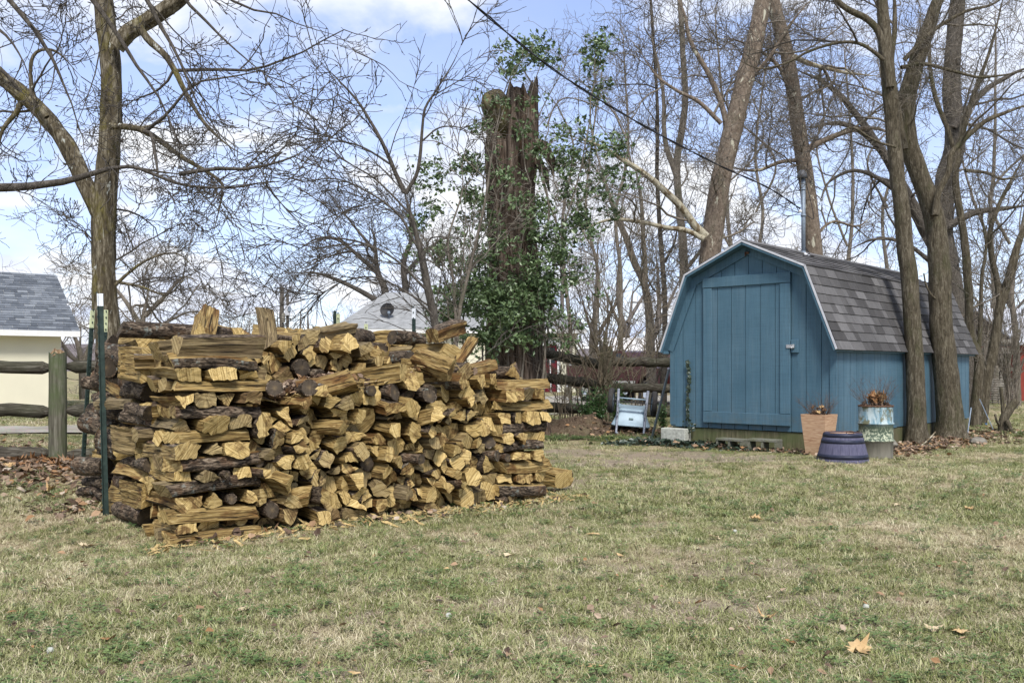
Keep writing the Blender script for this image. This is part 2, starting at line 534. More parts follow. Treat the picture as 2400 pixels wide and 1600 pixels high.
M['bark_brush'] = mat_bark('bark_brush', (0.070, 0.055, 0.037), (0.165, 0.135, 0.095), (0.27, 0.23, 0.17), 50, 12, (0.12, 0.13, 0.07), 0.2, bump=0.5)


def mat_stump():
    t = MT('rotten_trunk_wood')
    p = t.obj()
    n = t.noise(t.map(p, (16, 16, 1.5)), 1.0, 6, 0.68, 1.2)
    n2 = t.noise(t.map(p, (45, 45, 4)), 1.0, 4, 0.7, 0.5)
    k = t.math('ADD', t.math('MULTIPLY', n, 0.65), t.math('MULTIPLY', n2, 0.35))
    c = t.ramp(k, [(0.36, (0.012, 0.008, 0.006)), (0.45, (0.060, 0.044, 0.034)), (0.55, (0.165, 0.125, 0.098)), (0.70, (0.40, 0.33, 0.27))])
    o = t.ramp(t.noise(t.map(p, (2.5, 2.5, 1.1)), 1.0, 5, 0.6), [(0.58, 0.0), (0.72, 1.0)])
    c = t.mix(t.math('MULTIPLY', o, 0.6), c, t.ramp(k, [(0.35, (0.035, 0.020, 0.012)), (0.65, (0.26, 0.165, 0.095))]))
    return t.out(c, 0.95, k, 1.0, 0.06, spec=0.1)


M['stump'] = mat_stump()


def mat_evergreen(name, a, b):
    t = MT(name)
    f = t.noise(t.pos(), 31, 2)
    f2 = t.noise(t.pos(), 2.5, 3)
    c = t.mix(t.ramp(t.math('ADD', t.math('MULTIPLY', f, 0.6), t.math('MULTIPLY', f2, 0.4)), [(0.35, 0.0), (0.65, 1.0)]), a, b)
    return t.out(c, 0.38, spec=0.45)


M['evergreen'] = mat_evergreen('evergreen_leaf', (0.032, 0.062, 0.020), (0.165, 0.235, 0.105))
M['ivy'] = mat_evergreen('ivy_leaf', (0.018, 0.030, 0.018), (0.050, 0.072, 0.048))
M['shrub_leaf'] = mat_evergreen('shrub_leaf', (0.018, 0.046, 0.012), (0.075, 0.150, 0.045))


def mat_bluewood(name, board=False):
    t = MT(name)
    p = t.obj()
    grain = t.noise(t.map(p, (70, 70, 2.2)), 1.0, 5, 0.65, 0.6)
    saw = t.noise(t.map(p, (3, 3, 130)), 1.0, 2, 0.6)
    big = t.noise(p, 1.7, 4, 0.6)
    r = t.rnd()
    base = t.mix(t.ramp(big, [(0.3, 0.0), (0.7, 1.0)]), (0.053, 0.116, 0.163), (0.076, 0.148, 0.200))
    k = t.math('ADD', t.math('MULTIPLY', grain, 0.6), t.math('MULTIPLY', saw, 0.4))
    c = t.mix(0.75, base, t.ramp(k, [(0.32, 0.62), (0.5, 1.0), (0.7, 1.16)]), 'MULTIPLY')
    c = t.mix(0.30, c, t.ramp(r, [(0.0, 0.78), (1.0, 1.15)]), 'MULTIPLY')
    wear = t.ramp(t.noise(t.map(p, (24, 24, 3)), 1.0, 6, 0.75), [(0.665, 0.0), (0.70, 1.0)])
    c = t.mix(t.math('MULTIPLY', wear, 0.55 if board else 0.35), c, (0.055, 0.075, 0.085))
    sz = t.sep(p)['Z']
    mud = t.math('MULTIPLY', t.ramp(sz, [(0.24, 1.0), (0.62, 0.0)]), t.ramp(t.noise(p, 9, 5, 0.7), [(0.45, 0.0), (0.75, 1.0)]))
    c = t.mix(t.math('MULTIPLY', mud, 0.7), c, (0.10, 0.108, 0.088))
    strk = t.ramp(t.noise(t.map(p, (11, 11, 0.7)), 1.0, 5, 0.7), [(0.50, 0.0), (0.70, 1.0)])
    c = t.mix(t.math('MULTIPLY', strk, 0.35), c, (0.13, 0.20, 0.245))
    return t.out(c, 0.62, k, 0.5, 0.004, spec=0.3)


M['blue'] = mat_bluewood('blue_painted_plank')
M['blue_board'] = mat_bluewood('blue_painted_board', True)


def mat_shingle(name, a, b, c3):
    t = MT(name)
    p = t.obj()
    r = t.rnd()
    g = t.noise(p, 190, 2, 0.8)
    st = t.noise(t.map(p, (9, 9, 2)), 1.0, 4, 0.6)
    c = t.ramp(r, [(0.0, a), (0.45, b), (0.8, c3), (1.0, a)])
    c = t.mix(0.85, c, t.ramp(g, [(0.3, 0.5), (0.7, 1.45)]), 'MULTIPLY')
    c = t.mix(0.6, c, t.ramp(st, [(0.3, 0.7), (0.7, 1.15)]), 'MULTIPLY')
    return t.out(c, 0.95, g, 0.5, 0.004, spec=0.15)


M['shingle'] = mat_shingle('brown_grey_shingle', (0.058, 0.056, 0.056), (0.092, 0.089, 0.089), (0.150, 0.146, 0.146))
M['shingle_blue'] = mat_shingle('slate_blue_shingle', (0.085, 0.096, 0.112), (0.135, 0.150, 0.172), (0.21, 0.228, 0.248))


def mat_houseroof():
    t = MT('pale_grey_shingles')
    p = t.obj()
    s = t.sep(p)
    row = t.math('FRACT', t.math('MULTIPLY', s['Z'], 9.0))
    n = t.noise(t.map(p, (3.3, 1, 9)), 1.0, 3, 0.7)
    c = t.ramp(n, [(0.35, (0.20, 0.205, 0.205)), (0.65, (0.31, 0.315, 0.315))])
    c = t.mix(0.6, c, t.ramp(row, [(0.0, 0.45), (0.28, 1.0), (1.0, 1.0)]), 'MULTIPLY')
    return t.out(c, 0.9, row, 0.3, 0.02)


M['house_roof'] = mat_houseroof()
M['drip'] = plain('white_drip_edge', (0.50, 0.51, 0.54), 0.4, 0.0, 0.15, 12, 0.4)
M['galv'] = plain('galvanised_steel', (0.20, 0.24, 0.29), 0.5, 0.25, 0.22, 30)
M['hood'] = plain('dark_metal_hood', (0.075, 0.078, 0.085), 0.55, 0.2, 0.2, 30)
M['black'] = plain('black_cable', (0.018, 0.018, 0.020), 0.5)
M['cream'] = plain('cream_stucco', (0.66, 0.63, 0.49), 0.9, 0, 0.05, 1.4)
M['white'] = plain('white_paint', (0.72, 0.72, 0.70), 0.55, 0, 0.06)
M['maroon_door'] = plain('maroon_door', (0.155, 0.018, 0.030), 0.4)
M['dkglass'] = plain('dark_glass', (0.035, 0.045, 0.055), 0.06, 0, 0.1, 2, 0.6)
M['car'] = plain('maroon_car_paint', (0.070, 0.010, 0.012), 0.3, 0.0, 0.08, 3, 0.4)
M['chrome'] = plain('bright_trim', (0.62, 0.63, 0.65), 0.2, 0.9, 0.05)
M['lamp_red'] = plain('red_lens', (0.52, 0.02, 0.012), 0.15, 0, 0.05, 5, 0.5)
M['turq'] = plain('turquoise_cushion', (0.06, 0.42, 0.50), 0.6)
M['rubber'] = plain('black_rubber', (0.040, 0.038, 0.037), 0.8, 0, 0.35, 30)
M['red_barn'] = plain('red_barn_siding', (0.20, 0.040, 0.028), 0.8, 0, 0.2, 6)
M['tin'] = plain('pale_metal_roof', (0.46, 0.47, 0.50), 0.5, 0.2, 0.12, 2)
M['pale_wall'] = plain('pale_wall', (0.52, 0.50, 0.48), 0.8, 0, 0.08, 1)
M['blue_plastic'] = plain('blue_stake', (0.02, 0.16, 0.48), 0.5)
M['stone'] = plain('rough_stone', (0.20, 0.185, 0.155), 0.95, 0, 0.35, 9)
M['gravel'] = None


def mat_gravel():
    t = MT('pale_gravel')
    p = t.pos()
    v = t.voro(p, 22, 'F1', 'Color')
    d = t.noise(p, 1.2, 5)
    c = t.mix(t.ramp(d, [(0.42, 0.0), (0.62, 1.0)]), (0.40, 0.365, 0.30), (0.22, 0.19, 0.12))
    c = t.mix(0.5, c, v, 'MULTIPLY')
    c = t.mix(0.45, c, (0.40, 0.375, 0.325))
    return t.out(c, 0.95, t.voro(p, 22), 0.6, 0.02)


M['gravel'] = mat_gravel()


def mat_mound():
    t = MT('bare_earth_and_chips')
    p = t.pos()
    n = t.noise(p, 35, 4, 0.75)
    fib = t.noise(t.map(p, (70, 25, 30), rot=(0, 0, 0.5)), 1, 3, 0.7, 1.2)
    c = t.ramp(t.math('ADD', t.math('MULTIPLY', n, 0.4), t.math('MULTIPLY', fib, 0.6)), [(0.35, (0.045, 0.030, 0.020)), (0.5, (0.125, 0.088, 0.060)), (0.68, (0.28, 0.215, 0.15))])
    c = t.mix(t.ramp(t.noise(p, 2.2, 4), [(0.5, 0.0), (0.65, 0.7)]), c, t.ramp(fib, [(0.35, (0.10, 0.08, 0.045)), (0.65, (0.27, 0.225, 0.14))]))
    return t.out(c, 0.98, t.math('ADD', n, fib), 1.0, 0.03, spec=0.1)


M['mound'] = mat_mound()


def mat_oldwood(name, dark, mid, light, moss=None):
    t = MT(name)
    p = t.obj()
    g = t.noise(t.map(p, (45, 45, 3)), 1.0, 5, 0.65, 0.7)
    c = t.ramp(g, [(0.3, dark), (0.5, mid), (0.7, light)])
    if moss:
        c = t.mix(t.math('MULTIPLY', t.ramp(t.noise(p, 3.5, 5, 0.65), [(0.42, 0.0), (0.6, 1.0)]), 0.75), c, moss)
    return t.out(c, 0.92, g, 0.9, 0.01, spec=0.15)


M['post'] = mat_oldwood('mossy_post_wood', (0.045, 0.042, 0.030), (0.115, 0.108, 0.080), (0.21, 0.20, 0.16), (0.080, 0.105, 0.046))
def mat_rail():
    t = MT('dark_rail_wood')
    p = t.obj()
    g = t.noise(t.map(p, (3, 45, 45)), 1.0, 5, 0.65, 0.7)
    c = t.ramp(g, [(0.3, (0.022, 0.019, 0.015)), (0.5, (0.060, 0.052, 0.040)), (0.72, (0.20, 0.185, 0.155))])
    up = t.sep(t.n('ShaderNodeNewGeometry').outputs['Normal'])['Z']
    c = t.mix(t.math('MULTIPLY', t.ramp(t.noise(p, 3, 4), [(0.4, 0.0), (0.7, 1.0)]), 0.5), c, (0.055, 0.062, 0.034))
    return t.out(c, 0.9, g, 0.8, 0.01, spec=0.15)
M['rail'] = mat_rail()
M['skid'] = mat_oldwood('mossy_timber_skid', (0.050, 0.045, 0.026), (0.115, 0.105, 0.060), (0.19, 0.175, 0.11), (0.085, 0.105, 0.045))
M['greywood'] = mat_oldwood('weathered_grey_wood', (0.09, 0.08, 0.065), (0.19, 0.175, 0.15), (0.31, 0.29, 0.25))
M['post_rot'] = mat_oldwood('crumbled_post_top', (0.10, 0.06, 0.03), (0.24, 0.16, 0.09), (0.42, 0.33, 0.22))


def mat_concrete():
    t = MT('mossy_concrete')
    p = t.obj()
    n = t.noise(p, 60, 4, 0.8)
    c = t.ramp(n, [(0.35, (0.09, 0.088, 0.068)), (0.65, (0.22, 0.22, 0.185))])
    c = t.mix(t.math('MULTIPLY', t.ramp(t.noise(p, 7, 5, 0.7), [(0.4, 0.0), (0.6, 1.0)]), 0.7), c, (0.105, 0.120, 0.055))
    return t.out(c, 0.95, n, 0.7, 0.006)


M['concrete'] = mat_concrete()
M['concrete_pale'] = plain('pale_concrete', (0.40, 0.41, 0.36), 0.95, 0, 0.3, 30)


def mat_tpost():
    t = MT('green_steel_post')
    n = t.noise(t.obj(), 22, 4)
    return t.out(t.ramp(n, [(0.3, (0.016, 0.028, 0.024)), (0.7, (0.034, 0.056, 0.048))]), 0.5, n, 0.2, 0.002)


M['tpost'] = mat_tpost()
M['tip_white'] = plain('white_post_tip', (0.66, 0.69, 0.72), 0.5, 0, 0.1, 20)
M['tip_yellow'] = plain('pale_green_post_tip', (0.52, 0.56, 0.34), 0.6, 0, 0.22, 20)


def mat_pine_planter():
    t = MT('pinkish_planter_boards')
    p = t.obj()
    g = t.noise(t.map(p, (7, 7, 60)), 1.0, 5, 0.6, 1.2)
    c = t.ramp(g, [(0.3, (0.30, 0.165, 0.095)), (0.5, (0.47, 0.30, 0.185)), (0.7, (0.58, 0.42, 0.28))])
    k = t.ramp(t.noise(t.map(p, (11, 11, 34)), 1.0, 4, 0.7, 0.5), [(0.70, 0.0), (0.73, 1.0)])
    c = t.mix(t.math('MULTIPLY', k, 0.85), c, (0.05, 0.022, 0.012))
    c = t.mix(t.math('MULTIPLY', t.ramp(t.sep(p)['Z'], [(0.0, 1.0), (0.2, 0.0)]), 0.35), c, (0.22, 0.18, 0.11))
    return t.out(c, 0.75, g, 0.3, 0.004)


M['planter'] = mat_pine_planter()


def mat_purple(name, a, b):
    t = MT(name)
    p = t.obj()
    g = t.noise(t.map(p, (50, 50, 3)), 1.0, 5, 0.6, 0.4)
    c = t.ramp(g, [(0.32, a), (0.68, b)])
    return t.out(c, 0.75, g, 0.5, 0.004)


M['stave'] = mat_purple('purple_grey_stave', (0.068, 0.068, 0.115), (0.115, 0.112, 0.170))
M['hoop'] = plain('dark_blue_hoop', (0.026, 0.030, 0.052), 0.5, 0.2, 0.25, 14)
M['rust'] = plain('rusty_rim', (0.125, 0.070, 0.045), 0.85, 0.2, 0.4, 25)


def mat_drum():
    t = MT('rusted_flaking_drum_paint')
    p = t.obj()
    z = t.sep(p)['Z']
    n = t.noise(p, 9, 6, 0.7, 0.5)
    fl = t.noise(t.map(p, (1, 1, 1.0)), 38, 5, 0.7)
    run = t.noise(t.map(p, (14, 14, 2.2)), 1.0, 5, 0.65, 0.4)
    blue = t.mix(t.ramp(run, [(0.45, 0.0), (0.58, 1.0)]), (0.135, 0.235, 0.285), (0.38, 0.46, 0.47))
    blue = t.mix(t.ramp(n, [(0.50, 0.0), (0.57, 0.9)]), blue, (0.105, 0.098, 0.042))
    blue = t.mix(t.ramp(t.noise(p, 15, 5, 0.75), [(0.63, 0.0), (0.67, 1.0)]), blue, (0.085, 0.036, 0.016))
    green = (0.075, 0.105, 0.075)
    flk = t.ramp(t.math('ADD', t.math('MULTIPLY', fl, 0.75), t.math('MULTIPLY', n, 0.25)), [(0.49, 0.0), (0.525, 1.0)])
    midc = t.mix(flk, green, (0.44, 0.47, 0.34))
    low = t.ramp(run, [(0.3, (0.115, 0.110, 0.088)), (0.7, (0.205, 0.190, 0.155))])
    zz = t.math('ADD', z, t.math('MULTIPLY', t.math('SUBTRACT', n, 0.5), 0.06))
    c = t.mix(t.ramp(zz, [(0.205, 0.0), (0.225, 1.0)]), low, midc)
    c = t.mix(t.ramp(zz, [(0.375, 0.0), (0.41, 1.0)]), c, blue)
    c = t.mix(t.ramp(zz, [(0.345, 0.0), (0.36, 0.7), (0.40, 0.7), (0.42, 0.0)]), c, green)
    return t.out(c, 0.7, fl, 0.35, 0.003)


M['drum'] = mat_drum()
M['barrow'] = plain('pale_blue_tray', (0.27, 0.36, 0.43), 0.45, 0.1, 0.14, 6, 0.4)
M['barrow_frame'] = plain('worn_grey_handle', (0.24, 0.26, 0.31), 0.5, 0.2, 0.35, 40)
M['plate'] = plain('grey_green_decal', (0.13, 0.19, 0.20), 0.6)
M['soil'] = plain('dark_potting_soil', (0.040, 0.027, 0.019), 1.0, 0, 0.5, 60)
M['deadplant'] = plain('dead_stems', (0.115, 0.075, 0.052), 0.9, 0, 0.35, 40)
M['chrome_hasp'] = plain('shiny_hasp', (0.55, 0.55, 0.55), 0.3, 0.8, 0.15, 40)
M['hill'] = plain('far_wooded_hill', (0.145, 0.125, 0.125), 1.0, 0, 0.22, 0.12)
# ================================================================ SETTING
def grid_sheet(xs, ys, zf):
    X, Y = np.meshgrid(xs, ys)
    Z = zf(X, Y)
    V = np.stack([X, Y, Z], -1).reshape(-1, 3)
    nx, ny = len(xs), len(ys)
    i = np.arange(nx * ny).reshape(ny, nx)
    F = np.stack([i[:-1, :-1], i[:-1, 1:], i[1:, 1:], i[1:, :-1]], -1).reshape(-1, 4)
    return V, F


def sheet_obj(name, V, F, mat_, sm=True):
    me = bpy.data.meshes.new(name)
    me.from_pydata(V.tolist(), [], F.tolist())
    me.polygons.foreach_set('use_smooth', np.full(len(F), sm))
    me.materials.append(mat_)
    o = link_mesh(name, me)
    o['kind'] = 'structure'
    return o


xs = np.concatenate([-np.geomspace(900, 16, 26), np.linspace(-15, -4.05, 60), np.linspace(-4, 4, 120), np.linspace(4.05, 15, 60), np.geomspace(16, 900, 26)])
ys = np.concatenate([np.linspace(-30, 1, 8), np.linspace(1.4, 8, 110), np.linspace(8.06, 24, 130), np.geomspace(25, 1500, 40)])
BARE = []      # worn patches: x, y, rx, ry, strength
for px_, py_, rx_, ry_, st_ in ((790, 1575, 0.30, 0.16, 1.0), (420, 1560, 0.22, 0.12, 0.8), (840, 1455, 0.22, 0.13, 0.8), (1330, 1500, 0.35, 0.2, 0.7), (1660, 1420, 0.55, 0.3, 0.75), (1720, 1330, 0.6, 0.35, 0.6), (1880, 1400, 0.5, 0.25, 0.6), (2100, 1440, 0.4, 0.2, 0.5), (1640, 1290, 0.4, 0.2, 0.6), (60, 1480, 0.25, 0.15, 0.6),
                               (1450, 1330, 0.5, 0.25, 0.5), (1180, 1420, 0.35, 0.2, 0.55), (1420, 1085, 0.9, 0.7, 0.9), (1560, 1065, 0.9, 0.6, 1.0), (1720, 1075, 0.9, 0.5, 0.9), (1340, 1060, 0.5, 0.6, 0.9), (1330, 1130, 0.6, 0.6, 0.6), (1600, 1130, 1.2, 0.5, 0.5), (1900, 1120, 0.8, 0.4, 0.5), (2200, 1090, 0.9, 0.5, 0.5), (640, 1480, 0.3, 0.15, 0.6), (240, 1390, 0.4, 0.2, 0.45)):
    Yb = EYE * FPX / (py_ - HZ); BARE.append(((px_ - CX) / FPX * Yb, Yb, rx_, ry_, st_))


def worn(x, y):
    v = np.zeros(np.shape(x))
    for bx, by, rx_, ry_, st_ in BARE:
        v = np.maximum(v, st_ * np.exp(-(((x - bx) / rx_) ** 2 + ((y - by) / ry_) ** 2) ** 1.3))
    return v


LV_, LF_ = grid_sheet(xs, ys, gz)
lawn = sheet_obj('lawn', LV_, LF_, M['ground'])
at_ = lawn.data.attributes.new('bare', 'FLOAT', 'POINT'); at_.data.foreach_set("value", worn(LV_[:, 0], LV_[:, 1]).astype(np.float32))


def ribbon(name, path, widths, mat_, lift):
    pts = [Vector(p) for p in path]
    # resample
    out, W = [], []
    for i in range(len(pts) - 1):
        for k in range(8):
            t = k / 8
            out.append(pts[i].lerp(pts[i + 1], t)); W.append(widths[i] * (1 - t) + widths[i + 1] * t)
    out.append(pts[-1]); W.append(widths[-1])
    V, F = [], []
    for i, p in enumerate(out):
        d = (out[min(i + 1, len(out) - 1)] - out[max(i - 1, 0)]); d.z = 0; d.normalize()
        nrm = Vector((-d.y, d.x, 0))
        for k in range(7):
            s_ = (k / 6 - 0.5) * W[i] + 0.25 * math.sin(i * 1.7 + k * 12)
            q = p + nrm * s_
            V.append((q.x, q.y, g1(q.x, q.y) + lift))
    for i in range(len(out) - 1):
        for k in range(6):
            F.append((i * 7 + k, i * 7 + k + 1, (i + 1) * 7 + k + 1, (i + 1) * 7 + k))
    return sheet_obj(name, np.array(V), np.array(F), mat_)


ribbon('gravel_driveway', [(-26, 10.5, 0), (-12, 12.6, 0), (-7, 13.6, 0), (-3.0, 18, 0), (0.5, 28, 0), (3.5, 31, 0), (14, 33, 0), (40, 35, 0)],
       [2.4, 2.2, 2.0, 4.0, 8.5, 9, 9, 9], M['gravel'], 0.02)

# dirt mound by the wheelbarrow
def mound_z(X, Y):
    a = ((X - 1.0) / 1.05) ** 2 + ((Y - 15.2) / 0.85) ** 2
    h = 0.27 * np.exp(-a * 1.2)
    wob = 0.035 * np.sin(X * 5.3 + Y * 3) * np.sin(Y * 6.1 - X * 2) + 0.025 * np.sin(X * 13 + Y * 5) * np.sin(Y * 14 + 1) + 0.012 * np.sin(X * 31 + Y * 9) * np.sin(Y * 27 - X * 8)
    return gz(X, Y) + h * (1 + wob * 3) + wob * np.exp(-a) - 0.03
sheet_obj('dirt_mound', *grid_sheet(np.linspace(-0.9, 2.9, 80), np.linspace(13.6, 17.0, 70), mound_z), M['mound'])

# far wooded rise along the horizon
hv, hf = [], []
for i in range(81):
    x = -900 + i * 22.5
    h = 13 + 7 * math.sin(i * 0.31) + 4 * math.sin(i * 0.83 + 1) + 2 * math.sin(i * 2.3)
    for k, (dy, dz) in enumerate([(0, -1), (25, h * 0.55), (70, h * 0.9), (160, h), (300, h * 0.5), (380, -2)]):
        hv.append((x, 430 + dy + 20 * math.sin(i * 0.4), dz))
for i in range(80):
    for k in range(5):
        hf.append((i * 6 + k, (i + 1) * 6 + k, (i + 1) * 6 + k + 1, i * 6 + k + 1))
sheet_obj('distant_hills', np.array(hv), np.array(hf), M['hill'])

# ---------------------------------------------------------------- scattered ground cover (stuff): points + geometry nodes
src = bpy.data.collections.new('ground_cover_sources')     # not linked to the scene: only instanced


def src_obj(name, mb, mat_):
    me = mb.mesh(name, mat_)
    o = bpy.data.objects.new(name, me)
    return o


def blade(mb, base, az, lean, L, w, curl):
    d = Vector((math.cos(az), math.sin(az), 0)); s_ = Vector((-d.y, d.x, 0))
    p0 = Vector(base)
    p1 = p0 + d * (L * 0.5 * math.sin(lean)) + Vector((0, 0, L * 0.5 * math.cos(lean)))
    l2 = lean + curl
    p2 = p1 + d * (L * 0.5 * math.sin(l2)) + Vector((0, 0, L * 0.5 * math.cos(l2)))
    mb.add([p0 - s_ * w / 2, p0 + s_ * w / 2, p1 + s_ * w * 0.4, p1 - s_ * w * 0.4, p2], [(0, 1, 2, 3), (3, 2, 4)])


def tuft(n, rad, L, w, lean0, lean1, seed):
    q = random.Random(seed); mb = MB()
    for _ in range(n):
        a = q.uniform(0, 6.283); r = rad * math.sqrt(q.random())
        blade(mb, (r * math.cos(a), r * math.sin(a), -0.004), q.uniform(0, 6.283), q.uniform(lean0, lean1), L * q.uniform(0.5, 1.25), w * q.uniform(0.7, 1.3), q.uniform(0.1, 0.9))
    return mb


def clover(seed):
    q = random.Random(seed); mb = MB()
    for _ in range(16):
        a = q.uniform(0, 6.283); r = 0.045 * math.sqrt(q.random())
        c = Vector((r * math.cos(a), r * math.sin(a), q.uniform(0.008, 0.03)))
        for k in range(3):
            b = a + k * 2.09
            d = Vector((math.cos(b), math.sin(b), q.uniform(-0.3, 0.4))) * q.uniform(0.007, 0.011)
            s_ = Vector((-d.y, d.x, 0)) * 0.6
            mb.add([c, c + d * 0.6 + s_, c + d * 1.15, c + d * 0.6 - s_], [(0, 1, 2, 3)])
    return mb


def small_leaf(seed):
    q = random.Random(seed); mb = MB()
    L, W = 0.055, 0.036
    c0 = q.uniform(-0.012, 0.018); c1 = q.uniform(0.004, 0.02); z0 = 0.004
    V = [(-L, 0, z0), (-L * 0.3, -W, z0 + c1), (L * 0.4, -W * 0.7, z0 + c0 + c1), (L, 0, z0 + c0), (L * 0.4, W * 0.7, z0 + c0 * 0.6 + q.uniform(0, 0.02)), (-L * 0.3, W, z0 + q.uniform(0.0, 0.02)), (0, 0, z0 + q.uniform(-0.002, 0.006))]
    mb.add(V, [(0, 1, 6), (1, 2, 6), (2, 3, 6), (3, 4, 6), (4, 5, 6), (5, 0, 6)])
    return mb


def in_front(x, y, margin=1.0):
    return (np.abs(x) < y * 0.5597 + margin)


def gn_scatter(name, objs, mats_, pts, scl, idx, rot, kind_mat=None):
    coll = bpy.data.collections.new(name + '_source')
    for k, mb in enumerate(objs):
        o = src_obj(f'{name}_piece_{chr(97 + k)}', mb, mats_[k])
        coll.objects.link(o)
    me = bpy.data.meshes.new(name)
    me.vertices.add(len(pts))
    me.vertices.foreach_set('co', np.asarray(pts, dtype=np.float32).ravel())
    a = me.attributes.new('scl', 'FLOAT', 'POINT'); a.data.foreach_set('value', np.asarray(scl, dtype=np.float32))
    a = me.attributes.new('idx', 'INT', 'POINT'); a.data.foreach_set('value', np.asarray(idx, dtype=np.int32))
    a = me.attributes.new('rot', 'FLOAT_VECTOR', 'POINT'); a.data.foreach_set('vector', np.asarray(rot, dtype=np.float32).ravel())
    o = link_mesh(name, me)
    o['kind'] = 'stuff'
    ng = bpy.data.node_groups.new(name + '_nodes', 'GeometryNodeTree')
    ng.interface.new_socket('Geometry', in_out='INPUT', socket_type='NodeSocketGeometry')
    ng.interface.new_socket('Geometry', in_out='OUTPUT', socket_type='NodeSocketGeometry')
    N, L = ng.nodes, ng.links
    gi, go = N.new('NodeGroupInput'), N.new('NodeGroupOutput')
    ci = N.new('GeometryNodeCollectionInfo'); ci.inputs['Collection'].default_value = coll
    ci.inputs['Separate Children'].default_value = True; ci.inputs['Reset Children'].default_value = True
    ip = N.new('GeometryNodeInstanceOnPoints'); ip.inputs['Pick Instance'].default_value = True
    def na(nm, typ):
        x = N.new('GeometryNodeInputNamedAttribute'); x.data_type = typ; x.inputs['Name'].default_value = nm
        return x.outputs['Attribute']
    L.new(gi.outputs[0], ip.inputs['Points']); L.new(ci.outputs[0], ip.inputs['Instance'])
    L.new(na('idx', 'INT'), ip.inputs['Instance Index'])
    er = N.new('FunctionNodeEulerToRotation'); L.new(na('rot', 'FLOAT_VECTOR'), er.inputs[0])
    L.new(er.outputs[0], ip.inputs['Rotation'])
    L.new(na('scl', 'FLOAT'), ip.inputs['Scale'])
    L.new(ip.outputs[0], go.inputs[0])
    md = o.modifiers.new('scatter', 'NODES'); md.node_group = ng
    return o


def sample_view(n, y0, y1, power):
    """points in the camera's wedge; power<0 favours the near ground"""
    u = rng.random(n)
    y = (y0 ** (power) + u * (y1 ** power - y0 ** power)) ** (1 / power)
    x = (rng.random(n) * 2 - 1) * (y * 0.5597 + 0.6)
    return x, y


SHED_O = Vector((3.16, 12.23)); SX = Vector((0.73, -0.684)).normalized(); SY = Vector((-SX.y, SX.x))
PU = np.array([0.76, 0.65]); PU = PU / np.linalg.norm(PU); PN = np.array([-PU[1], PU[0]]); P0 = np.array([-2.02, 5.48])


def clear_of_buildings(x, y):
    dx, dy = x - SHED_O.x, y - SHED_O.y
    a = dx * SX.x + dy * SX.y; b = dx * SY.x + dy * SY.y
    inshed = (np.abs(a) < 1.27) & (b > -0.02) & (b < 5.2)
    u = (x - P0[0]) * PU[0] + (y - P0[1]) * PU[1]; n = (x - P0[0]) * PN[0] + (y - P0[1]) * PN[1]
    inpile = (u > 0.06) & (u < 3.0) & (n > 0.05) & (n < 3.4)
    mound = ((x - 1.0) / 1.0) ** 2 + ((y - 15.2) / 0.8) ** 2 < 1
    # worn earth along the shed front, the pile's left flank and the fence foot
    bare = (np.abs(x - 1.3) < 1.5) & (y > 12.7) & (y < 14.6) & (rng.random(x.shape) < 0.72)
    
    lit = (x < -2.6 - 0.1 * (y - 6)) & (y > 7.4) & (y < 10.2) & (rng.random(x.shape) < 0.7)
    s2 = (b > -0.9) & (b < 0) & (np.abs(a) < 1.5) & (rng.random(x.shape) < 0.75)
    s3 = (a > 1.2) & (a < 2.0) & (b > -0.3) & (b < 5.4) & (rng.random(x.shape) < 0.65)
    drive = (y > 24) & (y < 36) & (np.abs(x - (y - 28) * 0.4) < 5) & (x > -4)
    drive |= (x < -4.5) & (np.abs(y - (12.6 + (x + 12) * 0.2)) < 1.2)
    bare_ = rng.random(x.shape) < worn(x, y) * 0.85
    return ~(bare_ | inshed | inpile | mound | bare | lit | s2 | s3 | drive)


gx, gy, gs, gi_ = [], [], [], []
for n, y0, y1, pw, smin, smax in ((30000, 2.7, 7.0, -0.6, 0.75, 1.2), (26000, 6.5, 14.0, -0.4, 0.95, 1.5), (20000, 13.0, 34.0, -0.8, 1.3, 2.6)):
    x, y = sample_view(n, y0, y1, pw)
    k = clear_of_buildings(x, y)
    x, y = x[k], y[k]
    gx.append(x); gy.append(y); gs.append(rng.uniform(smin, smax, len(x)))
    gi_.append(rng.choice([0, 1, 2, 3, 4, 5, 6], len(x), p=[0.22, 0.21, 0.12, 0.15, 0.14, 0.12, 0.04]))
gx, gy, gs, gi_ = map(np.concatenate, (gx, gy, gs, gi_))
# thin the grass where the soil is worn (same idea as the soil mask)
gp = np.stack([gx, gy, gz(gx, gy)], -1)
grot = np.stack([rng.normal(0, 0.08, len(gx)), rng.normal(0, 0.08, len(gx)), rng.uniform(0, 6.283, len(gx))], -1)
gn_scatter('lawn_grass',
           [tuft(42, 0.080, 0.030, 0.0027, 0.3, 1.3, 1), tuft(38, 0.075, 0.036, 0.0027, 0.5, 1.45, 2), tuft(26, 0.045, 0.050, 0.0030, 0.2, 1.1, 3),
            tuft(28, 0.085, 0.052, 0.0022, 1.1, 1.55, 4), tuft(24, 0.080, 0.065, 0.0020, 1.2, 1.6, 5), tuft(24, 0.07, 0.038, 0.0024, 0.5, 1.5, 6), clover(7)],
           [M['blade'], M['blade'], M['blade'], M['straw'], M['straw'], M['straw'], M['weed']], gp, gs, gi_, grot)

